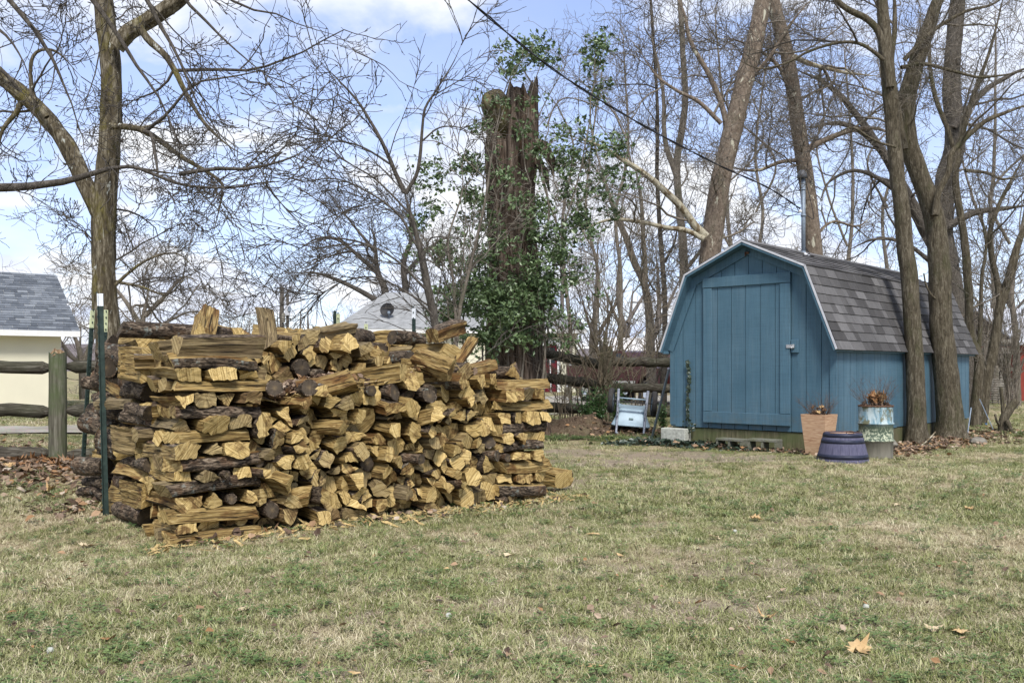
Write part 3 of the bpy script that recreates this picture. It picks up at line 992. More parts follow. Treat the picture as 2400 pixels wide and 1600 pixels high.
# leaf litter: drifts at the foot of the fence, the pile, the shed and the trees
lx, ly = [], []
def drift(cx, cy, sx_, sy_, n):
    lx.append(rng.normal(cx, sx_, n)); ly.append(rng.normal(cy, sy_, n))
drift(-4.6, 8.7, 0.9, 0.55, 2400); drift(-3.9, 7.9, 0.6, 0.5, 700); drift(-6.5, 10.2, 1.5, 0.8, 800); drift(-3.2, 6.7, 0.25, 0.35, 140)
drift(0.4, 16.6, 1.2, 0.35, 900); drift(1.9, 14.6, 0.5, 0.4, 260); drift(2.4, 15.2, 0.35, 0.5, 260)
for t in np.linspace(-1.25, 1.25, 9):
    q = SHED_O + SX * t - SY * 0.35; drift(q.x, q.y, 0.22, 0.16, 45)
for t in np.linspace(0.2, 5.4, 16):
    q = SHED_O + SX * 1.62 + SY * t; drift(q.x, q.y, 0.28, 0.22, 120)
drift(6.2, 13.6, 0.9, 0.6, 260); drift(8.0, 16.5, 0.5, 0.6, 200)
for t in np.linspace(0.1, 2.9, 12):      # crumbs along the foot of the pile
    q = P0 + PU * t - PN * 0.10; drift(q[0], q[1], 0.12, 0.06, 9)
x, y = sample_view(700, 3.0, 16, -0.5); n_lone = len(x); lx.append(x); ly.append(y)
lone = np.concatenate([np.zeros(sum(map(len, lx)) - n_lone, bool), np.ones(n_lone, bool)])
lx, ly = np.concatenate(lx), np.concatenate(ly)
k = in_front(lx, ly, 2)
dx, dy = lx - SHED_O.x, ly - SHED_O.y
k &= ~((np.abs(dx * SX.x + dy * SX.y) < 1.26) & (dx * SY.x + dy * SY.y > 0) & (dx * SY.x + dy * SY.y < 5.1))
lx, ly, lone = lx[k], ly[k], lone[k]
lz = np.maximum(gz(lx, ly), np.where((np.abs(lx - 1.0) < 1.8) & (np.abs(ly - 15.2) < 1.5), mound_z(lx, ly), -9)) + rng.uniform(0.004, 0.035, len(lx))
gn_scatter('leaf_litter', [small_leaf(i) for i in range(6)], [M['litter']] * 6, np.stack([lx, ly, lz], -1), rng.uniform(0.25, 0.85, len(lx)) * np.where(lone, 0.50, 1.0),
           rng.integers(0, 6, len(lx)), np.stack([rng.normal(0, 0.35, len(lx)), rng.normal(0, 0.35, len(lx)), rng.uniform(0, 6.283, len(lx))], -1))

# creeping ivy on the ground before the shed door, low weeds by the mound
def ivy_leaf(seed):
    q = random.Random(seed); mb = MB()
    for _ in range(5):
        c = Vector((q.uniform(-0.07, 0.07), q.uniform(-0.07, 0.07), q.uniform(0.005, 0.035)))
        e = Euler((q.uniform(-0.7, 0.7), q.uniform(-0.7, 0.7), q.uniform(0, 6.28))).to_matrix()
        L = q.uniform(0.02, 0.034)
        pts = [(-L, 0, 0), (-L * .6, -L * .9, 0), (L * .3, -L * .6, .004), (L * 1.2, 0, -.004), (L * .3, L * .6, .004), (-L * .6, L * .9, 0)]
        mb.add([e @ Vector(p) + c for p in pts], [(0, 1, 2, 3), (0, 3, 4, 5)])
    return mb
ix, iy = [], []
for a0, b0, sa, sb, n in ((-1.0, -0.35, 0.42, 0.18, 210), (-0.45, -0.40, 0.30, 0.12, 90), (-1.35, -0.4, 0.22, 0.22, 110), (0.1, -0.45, 0.3, 0.10, 25)):
    a = rng.normal(a0, sa, n); b = np.minimum(rng.normal(b0, sb, n), -0.06)
    ix.append(SHED_O.x + SX.x * a + SY.x * b); iy.append(SHED_O.y + SX.y * a + SY.y * b)
ix, iy = np.concatenate(ix), np.concatenate(iy)
gn_scatter('ivy_ground_cover', [ivy_leaf(i) for i in range(4)], [M['ivy']] * 4, np.stack([ix, iy, gz(ix, iy)], -1), rng.uniform(0.7, 1.3, len(ix)),
           rng.integers(0, 4, len(ix)), np.stack([rng.normal(0, .2, len(ix)), rng.normal(0, .2, len(ix)), rng.uniform(0, 6.28, len(ix))], -1))
wx = np.concatenate([rng.normal(0.75, 0.45, 120), rng.normal(1.6, 0.35, 90), rng.normal(8.2, 0.8, 220)])
wy = np.concatenate([rng.normal(13.9, 0.14, 120), rng.normal(13.7, 0.12, 90), rng.normal(14.6, 0.8, 220)])
gn_scatter('low_weeds', [clover(20 + i) for i in range(3)], [M['weed']] * 3, np.stack([wx, wy, gz(wx, wy)], -1), rng.uniform(1.0, 2.0, len(wx)),
           rng.integers(0, 3, len(wx)), np.stack([np.zeros(len(wx)), np.zeros(len(wx)), rng.uniform(0, 6.28, len(wx))], -1))
# ================================================================ THE BLUE SHED
def shed_world(x, y, z=0.0):
    q = SHED_O + SX * x + SY * y
    return Vector((q.x, q.y, z))


SHED_RZ = math.atan2(SX.y, SX.x)
shed = empty('shed', (SHED_O.x, SHED_O.y, 0), 'blue plank shed with a gambrel roof standing behind the two grey trunks', 'shed', rz=SHED_RZ)
HW, LEN, ZB, ZE = 1.22, 5.16, 0.243, 1.32
EAVE, KNU, PEAK = (1.30, 1.30), (0.885, 2.36), (0.0, 2.755)


def roof_in(x, drop=0.045):
    """height of the underside of the roof above x"""
    a = abs(x)
    if a > KNU[0]:
        z = EAVE[1] + (EAVE[0] - a) / (EAVE[0] - KNU[0]) * (KNU[1] - EAVE[1])
    else:
        z = KNU[1] + (KNU[0] - a) / KNU[0] * (PEAK[1] - KNU[1])
    return z - drop


# gable planks: 12 grooved boards, each clipped under the roof line
def gable(y, face, n=12, off=0.0):
    w = 2 * HW / n
    for i in range(n):
        x0, x1 = -HW + i * w + 0.004, -HW + (i + 1) * w - 0.004
        xs_ = sorted({x0, x1, *[k for k in (-KNU[0], 0.0, KNU[0]) if x0 < k < x1]})
        poly = [(x0, y, ZB + 0.004 * math.sin(i * 3.1)), (x1, y, ZB + 0.004 * math.sin(i * 3.1))] + [(x, y, min(roof_in(x), 9)) for x in reversed(xs_)]
        MB().prism(poly, (0, face * 0.020, 0)).build('plank', M['blue'], shed)


gable(0.0, 1)
gable(LEN, -1)
# sheet behind the grooves so that the gaps are dark, not open
mb = MB()
for y in (0.022, LEN - 0.034):
    mb.prism([(-HW, y, ZB + .01), (HW, y, ZB + .01), (HW, y, roof_in(HW) - .01), (KNU[0], y, roof_in(KNU[0]) - .01), (0, y, roof_in(0) - .01), (-KNU[0], y, roof_in(-KNU[0]) - .01), (-HW, y, roof_in(-HW) - .01)], (0, 0.012, 0))
for x in (-HW + 0.022, HW - 0.034):
    mb.box((x + 0.006, LEN / 2, (ZB + ZE) / 2), (0.012, LEN - 0.08, ZE - ZB - 0.02))
mb.build('inner_sheathing', M['black'], shed)
# side planks
ns = 26
w = (LEN - 0.002) / ns
for i in range(ns):
    y0 = 0.001 + i * w
    jag = 0.012 * math.sin(i * 2.7) if i % 3 == 0 else 0.0
    MB().box((HW - 0.010, y0 + w / 2, (ZB + jag + ZE) / 2), (0.020, w - 0.008, ZE - ZB - jag)).build('plank', M['blue'], shed)
    MB().box((-HW + 0.010, y0 + w / 2, (ZB + ZE) / 2), (0.020, w - 0.008, ZE - ZB)).build('plank', M['blue'], shed)
# corner boards
for sx_ in (-1, 1):
    MB().box((sx_ * (HW + 0.004) - sx_ * 0.045, -0.010, (ZB + ZE) / 2 + 0.01), (0.09, 0.018, ZE - ZB - 0.03), bev=0.002).build('corner_board', M['blue_board'], shed)


# frieze boards under the roof, on the gable
def slope_board(name, p, q, wdt, y, t, mat_, dn=0.0):
    p, q = Vector((p[0], y, p[1])), Vector((q[0], y, q[1]))
    d = (q - p).normalized(); nrm = Vector((-d.z, 0, d.x))
    if nrm.z > 0: nrm = -nrm
    poly = [p + nrm * dn, q + nrm * dn, q + nrm * (dn + wdt), p + nrm * (dn + wdt)]
    return MB().prism(poly, (0, t, 0)).build(name, mat_, shed)


for s in (-1, 1):
    slope_board('frieze_board', (s * KNU[0], KNU[1] - 0.03), (0.0, PEAK[1] - 0.03), 0.115, -0.0235, 0.021, M['blue_board'], 0.02)
    slope_board('frieze_board', (s * EAVE[0] * 0.99, EAVE[1] + 0.04), (s * KNU[0], KNU[1] - 0.045), 0.105, -0.0265, 0.0235, M['blue_board'], 0.02)
# soffit under the front overhang and fascia with its white drip edge
OH = 0.16
for s in (-1, 1):
    for a, b in (((s * EAVE[0], EAVE[1]), (s * KNU[0], KNU[1])), ((s * KNU[0], KNU[1]), (0.0, PEAK[1]))):
        p, q = Vector((a[0], 0, a[1])), Vector((b[0], 0, b[1]))
        d = (q - p).normalized(); nrm = Vector((d.z, 0, -d.x))
        if nrm.z < 0: nrm = -nrm
        # roof deck with overhang
        poly = [p - nrm * 0.042, q - nrm * 0.042, q - nrm * 0.006, p - nrm * 0.006]
        MB().prism([v + Vector((0, -OH, 0)) for v in poly], (0, LEN + 2 * OH, 0)).build('roof_deck', M['blue_board'], shed)
        # fascia
        poly = [p - nrm * 0.050, q - nrm * 0.050, q - nrm * 0.008, p - nrm * 0.008]
        MB().prism([v + Vector((0, -OH - 0.020, 0)) for v in poly], (0, 0.018, 0)).build('fascia', M['blue_board'], shed)
        poly = [p - nrm * 0.020, q - nrm * 0.020, q + nrm * 0.004, p + nrm * 0.004]
        MB().prism([v + Vector((0, -OH - 0.027, 0)) for v in poly], (0, 0.006, 0)).build('drip_edge', M['drip'], shed)
    # fascia along the eave
    MB().box((s * (EAVE[0] - 0.040), LEN / 2, EAVE[1] - 0.012), (0.02, LEN + 2 * OH - 0.05, 0.040)).build('eave_board', M['blue_board'], shed)


# shingles: tabs in courses, those on the right one by one
def shingle_course_sets(a, b, rows, tabw, single, seed):
    q = random.Random(seed)
    p, t = Vector((a[0], 0, a[1])), Vector((b[0], 0, b[1]))
    d = (t - p); Ls = d.length; d.normalize()
    nrm = Vector((d.z, 0, -d.x))
    if nrm.z < 0: nrm = -nrm
    ex = Ls / rows
    joined = MB()
    y0, y1 = -OH - 0.02, LEN + OH + 0.02
    for r in range(rows):
        y = y0 + (-(q.random()) * tabw if r else -tabw * 0.4)
        while y < y1 - 0.02:
            wd = tabw * q.choice((0.5, 0.75, 1.0, 1.0, 1.25))
            ya, yb = max(y, y0), min(y + wd, y1)
            y += wd
            if yb - ya < 0.03: continue
            lo = p + d * (r * ex - 0.012 + q.uniform(-0.003, 0.003)); hi = p + d * min(Ls + 0.01, (r + 1) * ex + 0.03)
            th = 0.010 + q.uniform(0, 0.005)
            A, B = lo + nrm * 0.004, hi - nrm * 0.003
            C, D = hi + nrm * 0.0015, lo + nrm * (0.004 + th)
            m = MB() if single else joined
            m.prism([v + Vector((0, ya + 0.002, 0)) for v in (A, B, C, D)], (0, yb - ya - 0.004, 0))
            if single: m.build('shingle', M['shingle'], shed)
    if not single:
        o = joined.build('shingles', M['shingle'], shed); o['kind'] = 'stuff'


shingle_course_sets(EAVE, KNU, 9, 0.29, True, 3)
shingle_course_sets(KNU, (0, PEAK[1]), 7, 0.45, True, 4)
shingle_course_sets((-EAVE[0], EAVE[1]), (-KNU[0], KNU[1]), 9, 0.3, False, 5)
shingle_course_sets((-KNU[0], KNU[1]), (0, PEAK[1]), 7, 0.3, False, 6)
MB().prism([(-0.14, -OH, PEAK[1] - 0.052), (0, -OH, PEAK[1] + 0.006), (0.14, -OH, PEAK[1] - 0.052), (0.14, -OH, PEAK[1] - 0.038), (0, -OH, PEAK[1] + 0.022), (-0.14, -OH, PEAK[1] - 0.038)], (0, LEN + 2 * OH, 0)).build('ridge_cap', M['shingle'], shed)
# timber skids
for s in (-1, 1):
    MB().box((s * (HW - 0.06), LEN / 2, 0.10), (0.10, LEN - 0.04, 0.27), bev=0.006).build('skid', M['skid'], shed)
MB().box((0.1, 0.06, 0.10), (2.1, 0.09, 0.27), bev=0.006).build('skid', M['skid'], shed)
# ---- door
door = empty('door', (0, 0, 0)); door.parent = shed
DX0, DX1, DZ0, DZ1 = -0.665, 0.615, 0.318, 2.30
y0 = -0.030
nd = 6
pw = (DX1 - DX0) / nd
for i in range(nd):
    MB().box((DX0 + (i + 0.5) * pw, y0 + 0.010, (DZ0 + DZ1) / 2), (pw - 0.008, 0.018, DZ1 - DZ0 - 0.01)).build('plank', M['blue'], door)
MB().box(((DX0 + DX1) / 2, y0 + 0.0215, (DZ0 + DZ1) / 2), (DX1 - DX0 - 0.02, 0.004, DZ1 - DZ0 - 0.03)).build('backing', M['black'], door)
for nm, c, sz in (('top_rail', ((DX0 + DX1) / 2 - 0.003, y0 - 0.010, DZ1 - 0.063), (DX1 - DX0 + 0.012, 0.021, 0.135)),
                  ('bottom_rail', ((DX0 + DX1) / 2, y0 - 0.010, DZ0 + 0.075), (DX1 - DX0 + 0.004, 0.021, 0.15)),
                  ('stile', (DX0 + 0.065, y0 - 0.009, (DZ0 + DZ1) / 2 + 0.008), (0.13, 0.019, DZ1 - DZ0 - 0.295)),
                  ('stile', (DX1 - 0.07, y0 - 0.009, (DZ0 + DZ1) / 2 + 0.008), (0.14, 0.019, DZ1 - DZ0 - 0.295))):
    MB().box(c, sz, bev=0.003).build(nm, M['blue_board'], door)
# latch block and hasp
MB().box((DX1 + 0.055, -0.016, 1.345), (0.10, 0.028, 0.165), bev=0.003).build('latch_block', M['blue_board'], shed)
mb = MB()
mb.box((DX1 - 0.005, -0.056, 1.345), (0.085, 0.010, 0.045), bev=0.003)
mb.box((DX1 + 0.045, -0.050, 1.345), (0.035, 0.034, 0.050), bev=0.006)
mb.tube([(DX1 + 0.03, -0.072, 1.345), (DX1 + 0.03, -0.080, 1.325), (DX1 + 0.045, -0.080, 1.315), (DX1 + 0.06, -0.080, 1.325), (DX1 + 0.06, -0.072, 1.345)], 0.004, 6)
mb.build('hasp', M['chrome_hasp'], shed)
# bracket at the peak and two rusty nail heads
mb = MB(); mb.box((0, -0.035, 2.60), (0.05, 0.012, 0.03), bev=0.003); mb.box((-0.02, -0.045, 2.585), (0.012, 0.02, 0.05))
mb.build('bracket', M['rust'], shed)

# ---- service mast through the roof
mx_, my_ = 0.10, 1.42
base = shed_world(mx_, my_, 2.70)
mast = empty('service_mast', base, 'grey metal electric mast with a hooded top rising from the shed roof', 'mast')
mb = MB()
mb.tube([(0, 0, -0.08), (0, 0, 1.10)], 0.030, 14)
mb.build('pipe', M['galv'], mast)
mb = MB()
mb.tube([(0, 0, 0.93), (0, 0, 0.945)], 0.037, 14); mb.tube([(0, 0, 0.55), (0, 0, 0.58)], 0.039, 14); mb.tube([(0, 0, 0.02), (0, 0, 0.05)], 0.037, 14)
mb.build('collar', M['galv'], mast)
mb = MB()
mb.lathe([(0.0, 0.145), (0.03, 0.140), (0.055, 0.115), (0.070, 0.07), (0.074, 0.03), (0.058, 0.02), (0.0, 0.02)], 18, (-0.022, -0.012, 1.075))
mb.build('weather_head', M['hood'], mast)
mb = MB(); mb.lathe([(0.16, 0.0), (0.10, 0.012), (0.045, 0.05), (0.036, 0.06)], 18, (0, 0, -0.03)); mb.build('roof_flashing', M['drip'], mast)
mb = MB()
mb.lathe([(0.0, 0.0), (0.022, 0.004), (0.028, 0.02), (0.02, 0.04), (0.0, 0.045)], 12, (-0.055, -0.02, 0.60)); mb.build('insulator', M['white'], mast)


def catmull(pts, n=8):
    pts = [Vector(p) for p in pts]
    Q = [pts[0] * 2 - pts[1]] + pts + [pts[-1] * 2 - pts[-2]]
    out = []
    for i in range(1, len(Q) - 2):
        a, b, c, d = Q[i - 1], Q[i], Q[i + 1], Q[i + 2]
        for k in range(n):
            t = k / n
            out.append(0.5 * ((2 * b) + (c - a) * t + (2 * a - 5 * b + 4 * c - d) * t * t + (3 * b - a - 3 * c + d) * t ** 3))
    out.append(pts[-1])
    return out


# service cable: two twisted conductors from far upper left to the mast
top = base + Vector((-0.05, -0.02, 0.66))
cab_pts = catmull([P(700, -340, 7.2), P(1095, -2, 8.2), P(1300, 165, 9.3), P(1500, 290, 10.6), P(1680, 385, 11.9), P(1800, 440, 12.8), top], 10)
cable = empty('service_cable', top, 'thick black twisted electric cable sagging from the upper left to the shed mast', 'cable')
for ph in (0.0, math.pi):
    mb = MB(); L = []
    for i, p in enumerate(cab_pts):
        a = i * 0.85 + ph
        L.append(p - top + Vector((math.cos(a) * 0.0075, 0, math.sin(a) * 0.0075)))
    mb.tube(L, 0.0065, 6); mb.build('conductor', M['black'], cable)
# the loose drip loops below the hood
loops = empty('drip_loop', base, 'thin black loops of wire hanging beside the shed mast', 'wire')
def loop(pts, r):
    mb = MB(); mb.tube(catmull(pts, 8), r, 5); mb.build('wire', M['black'], loops)
B = Vector(base)
loop([(-0.05, -0.02, 1.09), (-0.16, -0.03, 0.85), (-0.10, -0.04, 0.66), (-0.05, -0.03, 0.62)], 0.006)
loop([(-0.05, -0.02, 1.10), (-0.30, -0.06, 0.9), (-0.62, -0.15, 0.45), (-0.60, -0.25, 0.10), (-0.35, -0.5, -0.08), (-0.12, -0.6, -0.07), (-0.10, -0.4, 0.05)], 0.006)
loop([(0.02, -0.02, 1.08), (0.10, -0.03, 0.75), (0.14, -0.02, 0.52), (0.05, -0.02, 0.56)], 0.005)
loop([(-0.06, -0.02, 0.60), (-0.52, -0.12, 0.72), (-0.50, -0.2, 0.34), (-0.36, -0.25, 0.22), (-0.30, -0.2, 0.5), (-0.04, -0.02, 0.58)], 0.004)


# ---- blocks at the shed's foot
def cinder_block(loc, rz, label, tilt=0.0, mat_='concrete'):
    e = empty('cinder_block', loc, label, 'concrete block', 'cinder blocks at the shed', rz)
    e.rotation_euler = (tilt, 0, rz)
    L, Wd, H, t = 0.395, 0.195, 0.185, 0.032
    mb = MB()
    mb.box((0, -(Wd - t) / 2, H / 2), (L, t, H), bev=0.004); mb.box((0, (Wd - t) / 2, H / 2), (L, t, H), bev=0.004)
    for x in (-(L - t) / 2, 0, (L - t) / 2):
        mb.box((x, 0, H / 2 - 0.002), (t - 0.002, Wd - 2 * t, H - 0.01))
    # turned on its side so that the cores open to the ends, as in the photograph
    Rm = Matrix.Rotation(R(90), 3, 'X')
    vs_ = [Rm @ Vector((v[0], v[1], v[2] - H / 2)) + Vector((0, 0, Wd / 2)) for v in mb.v]
    mb.v = [tuple(v) for v in vs_]
    mb.build('block_shell', M[mat_], e)
    return e


q = shed_world(0.42, -0.34); cinder_block((q.x, q.y, -0.035), SHED_RZ + 0.04, 'mossy cinder block nearest the wooden planter, open cores facing out')
q = shed_world(-0.07, -0.30); cinder_block((q.x, q.y, -0.055), SHED_RZ - 0.05, 'mossy cinder block half buried in ivy below the middle of the door')
q = shed_world(-1.10, -0.02); b_ = MB().box((0, 0, 0.105), (0.40, 0.24, 0.215), bev=0.008).build('corner_block', M['concrete_pale'], None, (q.x, q.y, 0.005))
b_.rotation_euler = (0, 0, SHED_RZ); tag(b_, "pale solid concrete block under the shed's left front corner", 'concrete block')
q = shed_world(1.42, 1.15)
def rock(name, loc, size, label, seed, mat_='stone', cat='stone', group=None):
    bm = bmesh.new(); bmesh.ops.create_icosphere(bm, subdivisions=2, radius=1.0)
    for v in bm.verts:
        n = mnoise.noise(v.co * 1.3 + Vector((seed * 7.1, 0, 0)))
        v.co = Vector((v.co.x * size[0], v.co.y * size[1], v.co.z * size[2])) * (1 + 0.35 * n)
    me = bpy.data.meshes.new(name); bm.to_mesh(me); bm.free(); me.materials.append(M[mat_])
    o = link_mesh(name, me, None, loc); o.rotation_euler = (0, 0, seed)
    return tag(o, label, cat, group)
rock('stone', (q.x, q.y, 0.06), (0.14, 0.10, 0.09), 'grey rough stone lying between the rusty drum and the left grey trunk', 2)
rock('stone', (*P(2292, 1040, 12.9).xy, 0.03), (0.13, 0.10, 0.07), 'low grey stone in the grass right of the thicker grey trunk', 5)
# ================================================================ POTS BY THE SHED CORNER
def ground_pt(px, py):
    Y = EYE * FPX / (py - HZ)
    p = P(px, py, Y)
    return Vector((p.x, p.y, g1(p.x, p.y)))


LEAF_OUT = [(0.0, -1.05), (0.05, -0.60), (0.45, -0.78), (0.36, -0.46), (0.95, -0.30), (0.62, -0.10), (1.05, 0.38), (0.52, 0.22), (0.46, 0.52), (0.30, 0.42), (0.0, 1.10)]
LEAF_OUT = LEAF_OUT + [(-x, y) for x, y in reversed(LEAF_OUT[1:-1])]
OAK_OUT = [(0.0, -1.1), (0.07, -0.75), (0.34, -0.72), (0.12, -0.50), (0.55, -0.36), (0.16, -0.14), (0.68, 0.10), (0.20, 0.22), (0.50, 0.58), (0.18, 0.55), (0.0, 1.05)]
OAK_OUT = OAK_OUT + [(-x, y) for x, y in reversed(OAK_OUT[1:-1])]
OVAL_OUT = [(0, -1.0), (0.28, -0.6), (0.40, 0.0), (0.28, 0.55), (0, 1.0), (-0.28, 0.55), (-0.40, 0.0), (-0.28, -0.6)]


def leaf_mb(outline, size, curl, seed, mb=None, M3=None, c=(0, 0, 0)):
    q = random.Random(seed); mb = mb or MB(); c = Vector(c)
    a, b2 = q.uniform(0.4, 1.0) * curl, q.uniform(-0.7, 1.0) * curl
    ph = q.uniform(0, 6.28)
    def lift(x, y):
        return size * (a * x * x * 0.9 + b2 * y * y * 0.5 + 0.10 * math.sin(5 * x + ph) * math.sin(4 * y + ph))
    V = [(0, 0, lift(0, 0))]
    n = len(outline)
    for x, y in outline: V.append((x * size * 0.55, y * size * 0.55, lift(x, y)))
    for x, y in outline: V.append((x * size * 0.26, y * size * 0.26, lift(x * .5, y * .5)))
    z0 = min(v[2] for v in V)
    V = [Vector((v[0], v[1], v[2] - z0)) for v in V]
    F = []
    for i in range(n):
        j = (i + 1) % n
        F += [(0, 1 + n + i, 1 + n + j), (1 + n + i, 1 + i, 1 + j, 1 + n + j)]
    if M3 is not None: V = [M3 @ v + c for v in V]
    else: V = [v + c for v in V]
    mb.add(V, F)
    return mb


def dead_plant(name, loc, r, h, nst, label, seed, leaves=14, leafsize=0.10, leafmat='leaf_rust'):
    q = random.Random(seed)
    e = empty(name, loc, label, 'dead plant')
    mb = MB()
    for k in range(nst):
        a = q.uniform(0, 6.28); rr = r * math.sqrt(q.random()) * 0.8
        p = Vector((rr * math.cos(a), rr * math.sin(a), -0.02)); L = h * q.uniform(0.3, 1.0)
        d = Vector((math.cos(a) * q.uniform(0.1, 0.7), math.sin(a) * q.uniform(0.1, 0.7), 1)).normalized()
        pts = [p]
        for s_ in range(5):
            d = (d + Vector((q.gauss(0, .16), q.gauss(0, .16), q.gauss(-0.03, .1)))).normalized(); pts.append(pts[-1] + d * L / 5)
        mb.tube(pts, [0.0022, 0.002, 0.0017, 0.0013, 0.001, 0.0006], 3)
        for s_ in range(2):
            i = q.randint(2, 4); d2 = Vector((q.gauss(0, .6), q.gauss(0, .6), q.uniform(0.2, 1))).normalized()
            mb.tube([pts[i], pts[i] + d2 * L * 0.12, pts[i] + d2 * L * 0.22 + Vector((0, 0, 0.01))], [0.0012, 0.001, 0.0005], 3)
    mb.build('stems', M['deadplant'], e)['kind'] = 'stuff'
    mb = MB()
    for k in range(170):
        a = q.uniform(0, 6.28); rr = r * math.sqrt(q.random())
        E = Euler((q.uniform(-1.2, 1.2), q.uniform(-1.2, 1.2), q.uniform(0, 6.28))).to_matrix()
        hh = 0.075 * (1 - (rr / r) ** 2) * q.random()
        leaf_mb(OVAL_OUT, q.uniform(0.02, 0.05), 0.7, seed * 100 + k, mb, E, (rr * math.cos(a), rr * math.sin(a), hh))
    mb.build('shrivelled_leaves', M['deadplant'], e)['kind'] = 'stuff'
    for k in range(leaves):
        a = q.uniform(0, 6.28); rr = r * 0.5 * math.sqrt(q.random())
        E = Euler((q.uniform(-1.4, 1.4), q.uniform(-1.4, 1.4), q.uniform(0, 6.28))).to_matrix()
        m = leaf_mb(LEAF_OUT, leafsize * q.uniform(0.7, 1.2), 0.6, seed * 31 + k, None, E, (rr * math.cos(a), rr * math.sin(a), 0.03 + q.uniform(0.0, h * 0.22)))
        m.build('dry_leaf', M[leafmat if k % 3 else 'leaf_tan'], e)
    return e


# tapered board planter
pl = Vector((3.70, 11.02, 0.0))
planter = empty('wooden_planter', pl, 'tall tapered planter of pinkish boards with dead stems on top', 'planter', rz=R(-46))
T, Bm, Hh, th = 0.158, 0.112, 0.51, 0.018
for k in range(4):
    Rz = Matrix.Rotation(k * math.pi / 2, 3, 'Z')
    o_t, o_b = T, Bm
    i_t, i_b = T - th, Bm - th
    V = [(-o_b, -o_b, 0.0), (o_b, -o_b, 0.0), (o_t, -o_t, Hh), (-o_t, -o_t, Hh), (-i_b, -i_b, 0.0), (i_b, -i_b, 0.0), (i_t, -i_t, Hh), (-i_t, -i_t, Hh)]
    V = [Rz @ Vector(v) for v in V]
    MB().add(V, [(0, 1, 2, 3), (7, 6, 5, 4), (3, 2, 6, 7), (1, 0, 4, 5)]).build('side_board', M['planter'], planter)
MB().box((0, 0, Hh - 0.045), (2 * (T - th) - 0.012, 2 * (T - th) - 0.012, 0.03)).build('soil', M['soil'], planter)
dead_plant('dead_plant', pl + Vector((0, 0, Hh - 0.03)), 0.125, 0.36, 90, 'wispy dead plant with curled brown leaves in the wooden planter', 3, 14, 0.06)

# half barrel, upside down
bl = Vector((3.745, 10.36, 0.0))
barrel = empty('half_barrel', bl, 'upturned purple half barrel with dark hoops', 'barrel planter', rz=0.1)
RB, RT, HB = 0.288, 0.203, 0.335
nst = 18
for k in range(nst):
    a0, a1 = 2 * math.pi * (k + 0.012) / nst, 2 * math.pi * (k + 0.988) / nst
    V, F = [], []
    rows = 6; sub = 3
    for i in range(rows + 1):
        t = i / rows; r = RB + (RT - RB) * t + 0.004 * math.sin(math.pi * t)
        for j in range(sub + 1):
            a = a0 + (a1 - a0) * j / sub
            V.append((r * math.cos(a), r * math.sin(a), t * HB + (0.004 * math.sin(k * 2.3) if i in (0, rows) else 0)))
    n1 = len(V)
    V += [(v[0] * 0.93, v[1] * 0.93, v[2]) for v in V]
    w_ = sub + 1
    for i in range(rows):
        for j in range(sub):
            f = (i * w_ + j, i * w_ + j + 1, (i + 1) * w_ + j + 1, (i + 1) * w_ + j)
            F += [f, tuple(n1 + x for x in reversed(f))]
        F += [(i * w_, (i + 1) * w_, n1 + (i + 1) * w_, n1 + i * w_), (i * w_ + sub, n1 + i * w_ + sub, n1 + (i + 1) * w_ + sub, (i + 1) * w_ + sub)]
    for j in range(sub):
        F += [(j, n1 + j, n1 + j + 1, j + 1), (rows * w_ + j, rows * w_ + j + 1, n1 + rows * w_ + j + 1, n1 + rows * w_ + j)]
    MB().add(V, F).build('stave', M['stave'], barrel)
for z0, z1 in ((0.050, 0.098), (0.222, 0.262), (0.290, 0.330)):
    def rr(z):
        t = z / HB; return RB + (RT - RB) * t + 0.004 * math.sin(math.pi * t)
    mb = MB(); mb.lathe([(rr(z0) - 0.002, z0), (rr(z0) + 0.004, z0), (rr(z1) + 0.004, z1), (rr(z1) - 0.002, z1)], 48)
    mb.build('hoop', M['hoop'], barrel)
mb = MB(); mb.lathe([(0.0, HB - 0.012), (RT * 0.90, HB - 0.012)], 40); mb.build('bottom_board', M['planter'], barrel)
mb = MB(); mb.lathe([(RT * 0.93, HB - 0.004), (RT * 0.99, HB + 0.004), (RT * 1.0, HB + 0.001)], 40)
mb.tube([(-0.03, -0.15, HB + 0.0), (-0.025, -0.15, HB + 0.018), (0.01, -0.15, HB + 0.022), (0.05, -0.15, HB + 0.018), (0.055, -0.15, HB)], 0.006, 6)
mb.build('rusty_rim', M['rust'], barrel)

# rusted drum
dl = Vector((4.31, 10.84, -0.01))
drum = empty('steel_drum', dl, 'rusty flaking blue and green drum used as a plant pot', 'drum')
r = 0.193
prof = [(r, 0.0), (r + .004, 0.004), (r, 0.012), (r, 0.205), (r + .009, 0.212), (r + .014, 0.220), (r + .009, 0.228), (r, 0.236), (r, 0.405), (r + .009, 0.413), (r + .014, 0.421), (r + .009, 0.429), (r, 0.437), (r, 0.615), (r + 0.002, 0.622)]
mb = MB(); mb.lathe(prof, 48)
mb.v = [(v[0] * (1 + 0.012 * math.sin(3 * math.atan2(v[1], v[0]) + v[2] * 9)), v[1] * (1 + 0.012 * math.cos(2 * math.atan2(v[1], v[0]) + v[2] * 7)), v[2]) for v in mb.v]
mb.build('drum_shell', M['drum'], drum)
mb = MB(); mb.lathe([(r + .004, 0.618), (r + .009, 0.626), (r + .006, 0.636), (r - .004, 0.636), (r - .008, 0.620), (r - 0.01, 0.58)], 48); mb.build('rim', M['rust'], drum)
mb = MB(); mb.lathe([(0.0, 0.632), (0.06, 0.630), (0.14, 0.618), (r - .006, 0.605)], 32); mb.build('soil', M['soil'], drum)
